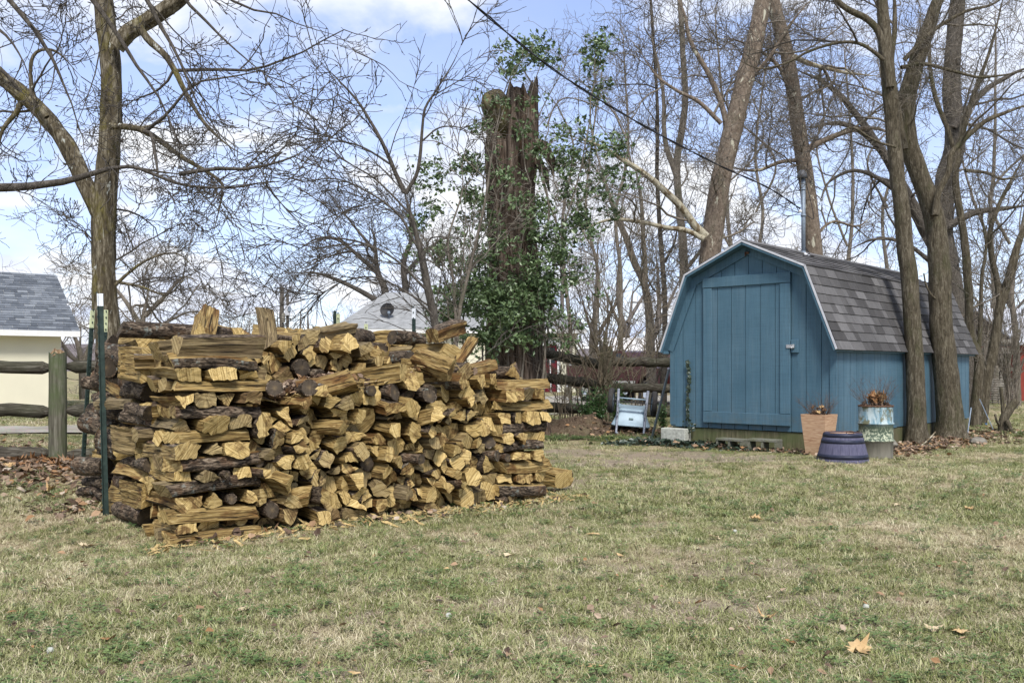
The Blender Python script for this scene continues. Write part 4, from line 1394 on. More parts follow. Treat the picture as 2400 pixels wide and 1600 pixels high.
dead_plant('dead_plant', dl + Vector((0, 0, 0.635)), 0.165, 0.42, 90, 'dead plant stuffed with curled tan maple leaves in the rusty drum', 8, 34, 0.10, 'leaf_rust')

# ================================================================ UPTURNED WHEELBARROW
wb = ground_pt(1476, 1022)
wb.z -= 0.0
barrow = empty('wheelbarrow', wb, 'upturned pale blue two-wheeled wheelbarrow leaning among leaves', 'wheelbarrow', rz=R(-8))
TL = Matrix.Rotation(R(4.5), 3, 'Y')
def W(x, y, z): return TL @ Vector((x, y, z))
# handles: from the ground in front, up and back
for s in (-1, 1):
    mb = MB()
    x0, x1 = s * 0.215, s * 0.232
    mb.tube([W(x0 + s * -0.03, -0.07, 0.012), W(x0, -0.02, 0.02), W(x0, 0.02, 0.09), W(x0 + s * .004, 0.10, 0.36), W(x1, 0.20, 0.70)], [0.016, 0.019, 0.019, 0.022, 0.021], 8)
    mb.build('handle', M['barrow_frame'], barrow)
    mb = MB(); mb.bar(W(x0, 0.055, 0.26), W(x0 + s * .006, 0.135, 0.52), 0.012, 0.060, up=(0, 0, 1)); mb.build('bracket', M['barrow_frame'], barrow)
    for z, y in ((0.28, 0.035), (0.34, 0.055), (0.45, 0.085), (0.50, 0.10)):
        m2 = MB(); m2.tube([W(x0, y, z), W(x0, y - 0.035, z)], 0.007, 8); m2.build('bolt', M['rubber'], barrow)
mb = MB(); mb.tube([W(-0.235, 0.17, 0.56), W(0.235, 0.17, 0.56)], 0.011, 8); mb.build('crossbar', M['barrow'], barrow)
mb = MB(); mb.tube([W(-0.36, 0.36, 0.50), W(0.36, 0.36, 0.50)], 0.010, 8); mb.build('axle', M['rubber'], barrow)
mb = MB()
mb.prism([W(-0.22, 0.10, 0.475), W(-0.15, 0.10, 0.455), W(0.15, 0.10, 0.455), W(0.22, 0.10, 0.475), W(0.22, 0.10, 0.405), W(0.15, 0.10, 0.425), W(-0.15, 0.10, 0.425), W(-0.22, 0.10, 0.405)], W(0, 0.014, 0.004)); mb.build('crossplate', M['barrow'], barrow)
# tray: an upside-down pan with flared sides and a rolled rim
def pan(z, hw, y0, y1, rc=0.05, n=5):
    pts = []
    for cx_, cy_, a0 in ((hw - rc, y1 - rc, 0), (-hw + rc, y1 - rc, 90), (-hw + rc, y0 + rc, 180), (hw - rc, y0 + rc, 270)):
        for k in range(n):
            a = R(a0 + 90 * k / (n - 1)); pts.append((cx_ + rc * math.cos(a), cy_ + rc * math.sin(a), z))
    return pts
rings_ = [pan(0.13, 0.325, -0.01, 0.95, 0.07), pan(0.145, 0.330, -0.015, 0.955, 0.07), pan(0.16, 0.315, 0.0, 0.94, 0.07), pan(0.26, 0.275, 0.055, 0.86, 0.07), pan(0.385, 0.225, 0.115, 0.76, 0.07), pan(0.41, 0.205, 0.14, 0.73, 0.06), pan(0.413, 0.10, 0.25, 0.6, 0.04)]
V = [W(p[0] * 0.93, p[1] + 0.075, p[2] * 0.97) for rg in rings_ for p in rg]; n = len(rings_[0]); F = []
for i in range(len(rings_) - 1):
    for k in range(n): F.append((i * n + k, i * n + (k + 1) % n, (i + 1) * n + (k + 1) % n, (i + 1) * n + k))
F.append(tuple((len(rings_) - 1) * n + k for k in range(n)))
MB().add(V, F, 0, True).build('tray', M['barrow'], barrow)
mb = MB(); mb.bar(W(-0.035, 0.109, 0.245), W(0.035, 0.109, 0.245), 0.003, 0.026, up=(0, 0.45, 1)); mb.build('nameplate', M['plate'], barrow)
for s in (-1, 1):
    wh = empty('wheel', W(s * 0.34, 0.36, 0.50)); wh.parent = barrow
    wh.rotation_euler = (0, R(90 + 4.5), R(4 * s))
    mb = MB()
    prof = [(0.115, -0.028), (0.150, -0.040), (0.180, -0.041), (0.196, -0.032), (0.203, -0.014), (0.203, 0.014), (0.196, 0.032), (0.180, 0.041), (0.150, 0.040), (0.115, 0.028)]
    mb.lathe(prof, 40)
    b = len(prof)
    for i in range(b):
        for k in range(40):
            v = mb.v[i * 40 + k]
            if 2 <= i <= b - 3 and k % 2: mb.v[i * 40 + k] = (v[0] * 0.972, v[1] * 0.972, v[2])
    mb.build('tyre', M['rubber'], wh)
    mb = MB(); mb.lathe([(0.0, -0.03), (0.05, -0.03), (0.06, -0.015), (0.10, -0.014), (0.118, -0.03), (0.118, 0.03), (0.10, 0.014), (0.06, 0.015), (0.05, 0.03), (0.0, 0.03)], 24); mb.build('hub', M['barrow'], wh)

# thin rail leaning on the shed corner
p0, p1 = P(1528, 1008, 13.9), shed_world(-1.262, 0.02, 1.06)
p0.z = g1(p0.x, p0.y)
mb = MB(); mb.bar(p0 - p0, p1 - p0, 0.030, 0.030, bev=0.003)
tag(mb.build('leaning_bar', M['galv'], None, p0), "thin grey metal bar leaning against the shed's left corner", 'bar')

# ================================================================ STEEL T-POSTS AT THE WOODPILE
def tpost(base, top, label, tip, group='steel fence posts around the woodpile', tipmat='tip_white'):
    base, top = Vector(base), Vector(top)
    e = empty('steel_post', base, label, 'steel post', group)
    d = top - base; L = d.length
    e.rotation_mode = 'QUATERNION'
    e.rotation_quaternion = d.to_track_quat('Z', 'Y') @ Euler((0, 0, R(-20))).to_quaternion()
    split_ = L - tip
    def T_(z0, z1, g=0.0):
        mb = MB(); mb.box((0, -0.004, (z0 + z1) / 2), (0.036 + g, 0.005 + g, z1 - z0)); mb.box((0, 0.014, (z0 + z1) / 2), (0.005 + g, 0.0305, z1 - z0)); return mb
    T_(-0.1, split_).build('post_shaft', M['tpost'], e)
    T_(split_ - 0.001, L, 0.001).build('painted_tip', M[tipmat], e)
    mb = MB()
    for k in range(int(L / 0.055)):
        mb.box((0, -0.0105, 0.08 + k * 0.055), (0.010, 0.008, 0.016), bev=0.002)
    mb.build('studs', M['tpost'], e)['kind'] = 'stuff'
    return e


def post_px(bx, by, tx, ty, Y, label, tip, **k):
    b = P(bx, by, Y); b.z = g1(b.x, b.y) - 0.02
    return tpost(b, P(tx, ty, Y - 0.02), label, tip, **k)


post_px(245, 1189, 231, 688, 6.35, 'tallest dark green steel post with a white tip, front left of the woodpile', 0.085)
post_px(193, 1101, 217, 727, 8.12, 'leaning steel post with pale green tip at the far left end of the woodpile', 0.155, tipmat='tip_yellow')
post_px(236, 1090, 248, 726, 8.35, 'steel post with long cream tip between the white tipped post and the mossy tree', 0.20, tipmat='tip_yellow')
post_px(971, 1080, 970, 722, 8.85, 'steel post with white tip rising behind the woodpile below the satellite dish', 0.10)
post_px(793, 1080, 793, 735, 9.3, 'steel post with yellowish tip behind the pile, left of the grey roof', 0.16, tipmat='tip_yellow')
post_px(786, 1080, 785, 729, 9.9, 'slim grey steel post just left of the yellowish tipped post', 0.0101, tipmat='tpost')
post_px(857, 1080, 858, 759, 9.6, 'short steel post with yellowish tip showing over the logs before the grey roof', 0.16, tipmat='tip_yellow')

# ================================================================ RAIL FENCES
def log_rail(mb, a, b, r, seed, taper=True, base=None):
    a, b = Vector(a), Vector(b); q = random.Random(seed); n = 14; pts, rad = [], []
    side = (b - a).cross(Vector((0, 0, 1))).normalized()
    for i in range(n + 1):
        t = i / n
        p = a.lerp(b, t) + Vector((0, 0, q.gauss(0, 0.006))) + side * q.gauss(0, 0.006)
        rr = r * (1 + q.gauss(0, 0.03))
        if taper and (i == 0 or i == n): rr *= 0.42
        if taper and (i == 1 or i == n - 1):
            p = a.lerp(b, 0.035 if i == 1 else 0.965)
        pts.append(p); rad.append(rr)
    mb.tube(pts, rad, 12)
    return mb


def fence_post(e, loc, h, r, mat_='post', seed=0):
    q = random.Random(seed); mb = MB(); n = 16; rings = 9
    V, F = [], []
    for i in range(rings + 1):
        z = -0.1 + (h + 0.1) * i / rings
        for k in range(n):
            a = 2 * math.pi * k / n
            rr = r * (1 + 0.06 * math.sin(3 * a + seed) + 0.03 * math.sin(7 * a + 2) + q.gauss(0, 0.012)) * (1.03 - 0.05 * i / rings)
            V.append((rr * math.cos(a), rr * math.sin(a), z + (q.gauss(0, 0.010) if i == rings else 0)))
    for i in range(rings):
        for k in range(n): F.append((i * n + k, i * n + (k + 1) % n, (i + 1) * n + (k + 1) % n, (i + 1) * n + k))
    mb.add(V, F, 0, True)
    o = mb.build('post', M[mat_], e); o.location = loc
    # rotten crown of the post
    mb = MB(); V = [(0, 0, h + 0.022)]; F = []
    for ring, (f, dz) in enumerate(((0.45, 0.018), (0.8, 0.006), (0.99, -0.03))):
        for k in range(n):
            a = 2 * math.pi * k / n; V.append((r * f * math.cos(a), r * f * math.sin(a), h + dz + q.gauss(0, 0.012)))
    for k in range(n):
        F.append((0, 1 + k, 1 + (k + 1) % n))
        for g in range(2): F.append((1 + g * n + k, 1 + (g + 1) * n + k, 1 + (g + 1) * n + (k + 1) % n, 1 + g * n + (k + 1) % n))
    c = MB().add(V, F).build('weathered_top', M['post_rot'], o)
    return o


Yp = 9.15
pb = P(137, 1076, Yp); pb.z = g1(pb.x, pb.y)
fence = empty('rail_fence', pb, 'old rail fence with a mossy post and dark rails at the left edge', 'fence')
rise = P(141, 826, Yp).z - pb.z
fence_post(fence, (0, 0, 0), rise, 0.083, 'post', 3)
FD = Vector((1.0, 0.32, 0)).normalized()
for i, (pyl, z_off) in enumerate(((862, 0.0), (965, 0.0), (1063, 0.0))):
    z = P(0, pyl, Yp).z - pb.z
    mb = MB(); log_rail(mb, (-2.9, -0.30, z + 0.05), (-0.06, 0, z - (0.0)), 0.066, 10 + i)
    mb.build('rail', M['rail'], fence)
    mb = MB(); log_rail(mb, (0.06, 0.02, z + (0.01 if i < 2 else -.02)), (2.8, 0.75, z + 0.02), 0.064, 20 + i)
    mb.build('rail', M['rail'], fence)
q = fence_post(fence, (-3.0, -0.32, 0), rise, 0.083, 'post', 8)
q = fence_post(fence, (2.9, 0.78, -0.05), rise, 0.083, 'post', 9)

A = P(1200, 960, 15.3); A.z = 0; Bp = P(1425, 960, 17.0); Bp.z = 0; Cp = P(1640, 960, 17.4); Cp.z = 0
fence2 = empty('rail_fence', Bp, 'old dark rail fence running behind the wheelbarrow and bare brush', 'fence')
for p, h in ((A, 1.5), (Bp, 1.45), (Cp, 1.45)):
    fence_post(fence2, p - Bp, h, 0.095, 'post', int(p.x * 10))
for i, (pya, pyb) in enumerate(((812, 858), (876, 902), (948, 962))):
    za, zb = P(0, pya, 15.3).z, P(0, pyb, 17.0).z
    mb = MB(); log_rail(mb, A - Bp + Vector((0.05, 0, za)), Vector((-0.06, 0, zb)), 0.090, 40 + i); mb.build('rail', M['rail'], fence2)
for i, pyb in enumerate((848, 908, 965)):
    zb = P(0, pyb, 17.1).z
    mb = MB(); log_rail(mb, Vector((0.06, 0, zb)), Cp - Bp + Vector((-.05, 0, P(0, pyb + 2, 17.4).z)), 0.088, 50 + i); mb.build('rail', M['rail'], fence2)

# ================================================================ BUILDINGS BEHIND
# cream outbuilding, left
def gable_building(name, label, corner, rz, L, Wd, He, Hr, wall_mat, roof_mat, over=0.35, cat='building'):
    """corner = right end of the eave side that faces the camera; the roof ridge runs along local x to the left"""
    e = empty(name, corner, label, cat, rz=rz)
    mb = MB()
    t = 0.15
    mb.box((-L / 2, t / 2, He / 2), (L, t, He)); mb.box((-L / 2, Wd - t / 2, He / 2), (L, t, He))
    for x in (-t / 2 - 0.003, -L + t / 2 + 0.003):
        mb.prism([(x - t / 2, t, 0), (x - t / 2, Wd - t, 0), (x - t / 2, Wd - t, He), (x - t / 2, Wd / 2, Hr - 0.12), (x - t / 2, t, He)], (t, 0, 0))
    mb.build('wall', M[wall_mat], e)
    return e


ob = P(143, 945, 23.0); ob.z = 0.08
He, Hr = P(0, 768, 23).z - 0.08, P(0, 655, 25.6).z - 0.08
out_b = gable_building('outbuilding', 'small cream outbuilding with a slate blue shingle roof at the left edge', ob, R(37), 7.0, 5.2, He, Hr + 0.1, 'cream', 'shingle_blue')
run, ov = 2.6, 0.35
slope = (Hr - He) / run
# roof decks + shingles, the facing slope shingle by shingle
mb = MB()
for s in (0, 1):
    y0_, y1_ = (-ov, run) if s == 0 else (2 * run + ov, run)
    z0_ = He - ov * slope
    mb.prism([(0.36, y0_, z0_ + 0.02), (0.36, y1_, Hr + 0.02), (0.36, y1_, Hr + 0.08), (0.36, y0_, z0_ + 0.08)], (-7.7, 0, 0))
mb.build('roof_deck', M['white'], out_b)
fb = MB(); fb.box((-3.5, -ov - 0.012, He - ov * slope + 0.035), (7.74, 0.02, 0.14)); fb.build('fascia', M['white'], out_b)
rows = 25; d = Vector((0, run + ov, (run + ov) * slope)); Ls = d.length; d.normalize(); nrm = Vector((0, -d.z, d.y))
qq = random.Random(5); cnt = 0; rest = MB()
for r_ in range(rows):
    x = 0.38 + qq.uniform(0, 0.2)
    while x > -7.3:
        wd = qq.choice((0.16, 0.24, 0.32)); xa, xb = min(x, 0.38), x - wd; x -= wd
        if xa - xb < 0.05: continue
        lo = Vector((0, -ov, He - ov * slope + 0.083)) + d * (r_ * Ls / rows); hi = lo + d * (Ls / rows + 0.03)
        pr = [lo + nrm * 0.002, hi - nrm * 0.002, hi + nrm * 0.003, lo + nrm * (0.012 + qq.uniform(0, 0.008))]
        vis = xb > -1.85
        m_ = MB() if (vis and cnt < 290) else rest
        m_.prism([v + Vector((xa - 0.003, 0, 0)) for v in pr], (-(xa - xb) + 0.006, 0, 0))
        if vis and cnt < 290:
            m_.build('shingle', M['shingle_blue'], out_b); cnt += 1
rest.build('shingles', M['shingle_blue'], out_b)['kind'] = 'stuff'

# house with the grey roof and the maroon door
Yh = 42.0
hr = P(1352, 917, Yh); hr.z = 0
house = empty('house', hr, 'cream house with pale grey shingle roof and maroon door behind the stump', 'house')
he = P(0, 776, Yh).z; hrz = P(0, 690, Yh + 4).z
xl = P(800, 0, Yh).x - hr.x
mb = MB()
# front wall with an opening for the door
dx0, dx1 = P(1277, 0, Yh).x - hr.x, P(1306, 0, Yh).x - hr.x
dz1 = P(0, 806, Yh).z
xr = 0.0
mb.box(((xl + dx0) / 2, 0.1, he / 2), (dx0 - xl, 0.2, he)); mb.box(((dx1 + xr) / 2, 0.1, he / 2), (xr - dx1, 0.2, he)); mb.box(((dx0 + dx1) / 2, 0.1, (he + dz1) / 2), (dx1 - dx0, 0.2, he - dz1))
mb.box((xl + 0.1, 4.0, he / 2), (0.2, 7.6, he - .01)); mb.box((xr - 0.1, 4.0, he / 2), (0.2, 7.6, he - .01)); mb.box(((xl + xr) / 2, 7.9, he / 2), (xr - xl - 0.01, 0.2, he))
mb.build('wall', M['cream'], house)
hd = MB(); hd.box(((dx0 + dx1) / 2, 0.14, dz1 * 0.30), (dx1 - dx0 - 0.02, 0.05, dz1 * 0.60)); hd.box(((dx0 + dx1) / 2, 0.14, dz1 * 0.965), (dx1 - dx0 - 0.02, 0.05, dz1 * 0.07))
for sx_ in (dx0 + 0.05, dx1 - 0.05): hd.box((sx_, 0.14, dz1 * 0.765), (0.08, 0.05, dz1 * 0.33))
hdo = hd.build('door', M['maroon_door'], house)
MB().box(((dx0 + dx1) / 2, 0.15, dz1 * 0.765), (dx1 - dx0 - 0.15, 0.02, dz1 * 0.33)).build('pane', M['dkglass'], hdo)
mb = MB()
for sx_ in (dx0 - 0.08, dx1 + 0.08): mb.box((sx_, -0.02, dz1 / 2), (0.15, 0.06, dz1))
mb.box(((dx0 + dx1) / 2, -0.02, dz1 + 0.07), (dx1 - dx0 + 0.32, 0.06, 0.13)); mb.build('door_trim', M['white'], house)
# hipped roof
ov = 0.4
a, b = Vector((xl - ov, -ov, he)), Vector((xr + ov, -ov, he)); c, d4 = Vector((xr + ov, 8.0 + ov, he)), Vector((xl - ov, 8.0 + ov, he))
r0, r1 = Vector((P(905, 0, Yh + 4).x - hr.x, 4.0, hrz)), Vector((xr - 1.8, 4.0, hrz))
def roof_plane(nm, poly):
    up = Vector((0, 0, 0.10)); n = len(poly)
    return MB().prism(list(poly), up).build(nm, M['house_roof'], house)
roof_plane('roof', [a, b, r1, r0]); roof_plane('roof', [b, c, r1]); roof_plane('roof', [c, d4, r0, r1]); roof_plane('roof', [d4, a, r0])
MB().box(((xl + xr) / 2, -ov - 0.02, he - 0.02), (xr - xl + 2 * ov + .05, 0.03, 0.18)).build('fascia', M['white'], house)
# turquoise bench by the door
bq = P(1276, 905, Yh - 1.2)
bench = empty('patio_chair', (bq.x, bq.y, 0), 'white metal chair with turquoise seat beside the maroon door', 'chair')
MB().box((0, 0, 0.62), (0.62, 0.5, 0.07), bev=0.02).build('seat', M['turq'], bench)
MB().box((-0.2, 0.24, 1.30), (0.36, 0.07, 0.5), bev=0.02).build('backrest', M['turq'], bench)
for x in (-.26, .26):
    for y in (-.2, .2):
        m = MB(); m.tube([(x * 1.15, y, 0), (x, y, 0.62 if y < 0 else 1.5)], 0.025, 6); m.build('leg', M['white'], bench)
# satellite dish on the roof
t_ = 0.46
sp = P(909, 727, Yh + 0.9)
dish = empty('satellite_dish', sp, 'round black satellite dish mounted on the grey house roof', 'satellite dish')
mb = MB(); mb.lathe([(0.0, 0.0), (0.12, 0.01), (0.24, 0.04), (0.345, 0.09), (0.35, 0.10), (0.34, 0.10), (0.23, 0.055), (0.0, 0.012)], 28)
Rm = Euler((R(78), 0, R(-14))).to_matrix(); mb.v = [tuple(Rm @ Vector((v[0], v[1] * 0.95, v[2]))) for v in mb.v]
mb.build('reflector', M['black'], dish)
mb = MB(); mb.tube([(0.02, 0.03, -0.05), (0.08, -0.18, -0.34), (0.10, -0.36, -0.16)], 0.022, 6); mb.box((0.10, -0.38, -0.13), (0.12, 0.10, 0.13), bev=0.02); mb.build('feed_arm', M['galv'], dish)
mb = MB(); mb.tube([(0, 0.02, 0), (0.03, 0.10, -0.45)], 0.03, 6); mb.build('mount', M['galv'], dish)

# pale low building behind the pickup
lb = P(1560, 0, 52); lw = P(1430, 0, 52)
low = empty('low_building', (lb.x, 52, 0), 'long low pale building behind the maroon pickup', 'building')
wz, rz_ = P(0, 833, 52).z, P(0, 792, 55).z
mb = MB(); mb.box(((lw.x - lb.x) / 2, 2.5, wz / 2), (lb.x - lw.x, 5, wz)); mb.build('wall', M['pale_wall'], low)
mb = MB(); mb.prism([(0.3, -0.3, wz), (0.3, 5.3, wz), (0.3, 2.5, rz_)], (lw.x - lb.x - 0.6, 0, 0)); mb.build('roof', M['pale_wall'], low)

# maroon pickup seen past the brush
Yc = 31.0
cb_ = P(1383, 0, Yc); car = empty('pickup_truck', (cb_.x, Yc, 0), 'maroon pickup truck parked beyond the rail fence and brush', 'pickup truck', rz=R(-62))
# local: +x forwards (away to the right), y left
def car_side(profile, y0, y1, name, mat_, mi=None, parent=car):
    return MB().prism([(x, y0, z) for x, z in profile], (0, y1 - y0, 0)).build(name, M[mat_], parent)
Wc = 0.92
def wheel_gap(xc, r, n=8): return [(xc - r * math.cos(math.pi * k / n), 0.42 + r * math.sin(math.pi * k / n)) for k in range(n + 1)]
body_prof = [(0, 0.55), *wheel_gap(1.05, 0.42), *wheel_gap(4.35, 0.42), (5.35, 0.5), (5.4, 0.85), (5.25, 1.05), (3.9, 1.15), (3.85, 1.17), (0, 1.17)]
car_side([(x, z) for x, z in body_prof], -Wc, Wc, 'body', 'car')
cabp = [(1.75, 1.175), (1.85, 1.56), (2.1, 1.62), (3.0, 1.62), (3.2, 1.57), (3.85, 1.175)]
car_side(cabp, -Wc + 0.10, Wc - 0.10, 'cab', 'car')
for s in (-1, 1):
    y = s * (Wc - 0.095)
    car_side([(2.0, 1.24), (2.06, 1.51), (2.55, 1.54), (2.55, 1.24)], y, y + s * 0.01, 'window', 'dkglass')
    car_side([(2.65, 1.24), (2.65, 1.54), (3.0, 1.53), (3.45, 1.24)], y, y + s * 0.01, 'window', 'dkglass')
    car_side([(0.05, 1.165), (0.05, 1.215), (1.7, 1.215), (1.7, 1.165)], s * (Wc - 0.06), s * (Wc + 0.01), 'bed_rail', 'chrome')
    car_side([(1.5, 0.62), (1.5, 0.70), (3.9, 0.70), (3.9, 0.62)], s * Wc, s * (Wc + 0.02), 'side_moulding', 'chrome')
    for xc in (1.05, 4.35):
        wq = empty('wheel', (xc, s * (Wc - 0.12), 0.37)); wq.parent = car; wq.rotation_euler = (R(90), 0, 0)
        mb = MB(); mb.lathe([(0.22, -0.11), (0.34, -0.11), (0.37, -0.07), (0.37, 0.07), (0.34, 0.11), (0.22, 0.11)], 24); mb.build('tyre', M['rubber'], wq)
        mb = MB(); mb.lathe([(0, -0.07), (0.15, -0.09), (0.22, -0.10), (0.22, 0.10), (0.15, 0.09), (0, 0.07)], 20); mb.build('rim', M['chrome'], wq)
    MB().box((-0.005, s * (Wc - 0.10), 0.93), (0.03, 0.15, 0.30), bev=0.01).build('tail_light', M['lamp_red'], car)
MB().box((-0.008, 0, 0.88), (0.02, 1.4, 0.50), bev=0.01).build('tailgate', M['car'], car)
MB().box((-0.10, 0, 0.53), (0.16, 1.80, 0.16), bev=0.03).build('bumper', M['chrome'], car)
MB().box((1.80, 0, 1.40), (0.02, 1.30, 0.26)).build('rear_window', M['dkglass'], car)

# ================================================================ RIGHT EDGE: barn corner, wooden frame, cut stump, stakes
rb = P(2392, 950, 30); barn = empty('red_barn', (rb.x, 30, 0), 'red barn with pale metal roof cut off by the right edge', 'barn')
bz = P(0, 806, 30).z
for k in range(16):
    MB().box((0.10 + k * 0.2, 0.02, bz / 2), (0.194, 0.03, bz)).build('siding_board', M['red_barn'], barn)
mb = MB(); mb.box((1.6, 2.5, bz / 2), (3.18, 4.9, bz - 0.02)); mb.build('wall', M['red_barn'], barn)
mb = MB(); mb.prism([(-0.25, -0.3, bz - 0.03), (-0.25, 2.5, bz + 1.25), (-0.25, 5.3, bz - 0.03), (-0.25, 5.3, bz + 0.05), (-0.25, 2.5, bz + 1.33), (-0.25, -0.3, bz + 0.05)], (3.8, 0, 0)); mb.build('roof', M['tin'], barn)

fr = P(2335, 930, 30); coop = empty('timber_frame', (fr.x, 30, 0), 'weathered grey timber lean-to frame between the tree trunks and red barn', 'lean-to')
for x, h in ((-0.35, 2.0), (0.15, 1.6), (0.62, 2.0)):
    MB().box((x, 0, h / 2), (0.09, 0.09, h)).build('post', M['greywood'], coop)
for z in (0.55, 1.05, 1.62, 1.98):
    MB().box((0.13, -0.06, z), (1.15, 0.03, 0.11)).build('board', M['greywood'], coop)
for k, z in enumerate((1.72, 1.86)): MB().box((0.13, 0.08, z), (1.1, 0.025, 0.12)).build('board', M['greywood'], coop)
MB().box((0.13, 0.3, 1.0), (1.0, 0.02, 1.4)).build('panel', M['skid'], coop)
wv = P(2346, 925, 27.5); basket = empty('woven_bin', (wv.x, 27.5, 0), 'round woven wire compost bin on the grass before the red barn', 'compost bin')
for k in range(14):
    a = 2 * math.pi * k / 14; m = MB(); m.tube([(0.36 * math.cos(a), 0.36 * math.sin(a), 0), (0.36 * math.cos(a), 0.36 * math.sin(a), 0.78)], 0.012, 5); m.build('stake', M['greywood'], basket)
for z in np.linspace(0.06, 0.74, 11):
    pts = [(0.36 * math.cos(2 * math.pi * k / 28) * (1 + 0.04 * (-1) ** (k + int(z * 15))), 0.36 * math.sin(2 * math.pi * k / 28) * (1 + 0.04 * (-1) ** (k + int(z * 15))), z) for k in range(29)]
    m = MB(); m.tube(pts, 0.016, 5, caps=False); m.build('woven_band', M['greywood'], basket)

def stick(name, a, b, r, mat_, label, cat, n=8, bend=0.0):
    a, b = Vector(a), Vector(b); mid = (a + b) / 2 + Vector((bend, 0, bend * 0.3))
    mb = MB(); mb.tube([p - a for p in catmull([a, mid, b], 5)], r, n)
    return tag(mb.build(name, M[mat_], None, a), label, cat)
a = P(2266, 1028, 13.75); a.z = 0; stick('metal_rod', a, P(2276, 955, 13.9), 0.010, 'galv', 'short pale metal rod leaning in leaves beside the thicker grey trunk', 'rod')
a = P(2330, 1010, 15.4); a.z = 0; stick('metal_rod', a, P(2296, 935, 16.2), 0.008, 'galv', 'thin grey rod leaning against the double trunked tree', 'rod')
a = P(2311, 985, 16.9); a.z = 0; stick('stake', a, P(2312, 948, 16.9), 0.022, 'blue_plastic', 'bright blue stake standing behind the double trunked tree', 'stake')
a = P(2155, 1048, 12.2); a.z = 0.01; stick('fallen_stick', a, P(2192, 1012, 12.9), 0.010, 'bark_sycpale', 'pale dry stick propped between the two grey trunks', 'stick', bend=0.02)
# ================================================================ THE WOODPILE
# cross-sections come from a relaxed Voronoi packing of each row's face; every cell becomes one log of its own
lrng = np.random.default_rng(21)
lq = random.Random(21)


def clip_half(poly, p, n):
    """keep the part of the polygon where (x-p).n <= 0"""
    out = []
    for i in range(len(poly)):
        a, b = poly[i], poly[(i + 1) % len(poly)]
        da, db = (a - p) @ n, (b - p) @ n
        if da <= 0: out.append(a)
        if (da < 0 < db) or (db < 0 < da):
            out.append(a + (b - a) * (da / (da - db)))
    return out


def area_c(poly):
    x = np.array(poly); y = np.roll(x, -1, 0)
    cr = x[:, 0] * y[:, 1] - y[:, 0] * x[:, 1]
    A = cr.sum() / 2
    return A, ((x + y) * cr[:, None]).sum(0) / (6 * A + 1e-12)


def voronoi(pts, rect, topf=None):
    cells = []
    for i, p in enumerate(pts):
        poly = [np.array(v) for v in ((rect[0], rect[2]), (rect[1], rect[2]), (rect[1], rect[3]), (rect[0], rect[3]))]
        d = ((pts - p) ** 2).sum(1); o = np.argsort(d)[1:22]
        for j in o:
            m = (p + pts[j]) / 2; n = pts[j] - p
            poly = clip_half(poly, m, n)
            if len(poly) < 3: break
        cells.append(poly)
    return cells


def pack(rect, n, split=0.5, topf=None, lloyd=2):
    W_, H_ = rect[1] - rect[0], rect[3] - rect[2]
    pts = np.stack([rect[0] + lrng.random(n) * W_, rect[2] + lrng.random(n) * H_], -1)
    for _ in range(lloyd):
        cells = voronoi(pts, rect)
        pts = np.array([area_c(c)[1] if len(c) > 2 else p for c, p in zip(cells, pts)])
    out = []
    for c in voronoi(pts, rect):
        if len(c) < 3: continue
        A, ce = area_c(c)
        if topf is not None and ce[1] > topf(ce[0]): continue
        if lq.random() < split and A > 0.009:
            x = np.array(c) - ce
            ev, V = np.linalg.eigh(x.T @ x)
            ang = math.atan2(V[1, 1], V[0, 1]) + lq.gauss(0, 0.5)
            nrm_ = np.array([math.cos(ang), math.sin(ang)])
            p = ce + nrm_ * lq.uniform(-0.02, 0.02)
            a, b = clip_half(c, p, nrm_), clip_half(c, p, -nrm_)
            if lq.random() < 0.25 and A > 0.018:
                n2 = np.array([-nrm_[1], nrm_[0]]); a2, a3 = clip_half(a, area_c(a)[1], n2), clip_half(a, area_c(a)[1], -n2)
                out += [(a2, 's'), (a3, 's'), (b, 's')]
            else: out += [(a, 's'), (b, 's')]
        else:
            asp = 0
            out.append((c, 'r' if lq.random() < 0.20 else 'w'))
    res = []
    for c, k in out:
        # drop short edges so that the pieces are three- to five-sided
        c = [np.array(v) for v in c]
        while len(c) > 3:
            L = [np.linalg.norm(c[i] - c[(i + 1) % len(c)]) for i in range(len(c))]
            i = int(np.argmin(L))
            if L[i] > 0.042 and len(c) <= 5: break
            if L[i] > 0.06: break
            j = (i + 1) % len(c); m = (c[i] + c[j]) / 2
            c[i] = m; c.pop(j)
        if len(c) >= 3 and abs(area_c(c)[0]) > 0.0012: res.append((c, k))
    return res


def outline_of(poly, kind, q, bark_edge=None):
    """-> list of (y, z), list of edge materials (0 bark, 1 split) around the section, in local coordinates about the centroid"""
    pts, mats = [], []
    if kind == 'r':
        A, ce = area_c(poly); r = math.sqrt(abs(A) / math.pi) * 0.93
        n = 16; ph = q.uniform(0, 6)
        e = q.uniform(0.9, 1.0)
        for k in range(n):
            a = 2 * math.pi * k / n
            rr = r * (1 + 0.035 * math.sin(2 * a + ph) + 0.03 * math.sin(5 * a + ph * 2) + q.gauss(0, 0.022))
            pts.append((rr * math.cos(a), rr * math.sin(a) * e)); mats.append(0)
        return pts, mats
    n = len(poly)
    for i in range(n):
        a, b = poly[i], poly[(i + 1) % n]
        L = float(np.linalg.norm(b - a)); d = (b - a) / (L + 1e-9); nr = np.array([d[1], -d[0]])
        m = max(2, int(L / 0.020)); bk = (i == bark_edge)
        sag = q.uniform(-0.05, 0.06) * L
        for k in range(m):
            t = k / m
            off = sag * 4 * t * (1 - t)
            if bk: off = L * 0.13 * 4 * t * (1 - t) + q.gauss(0, 0.0042)
            elif k: off += q.gauss(0, 0.0042)
            v = a + d * L * t + nr * off
            pts.append((float(v[0]), float(v[1]))); mats.append(0 if bk else 1)
    return pts, mats


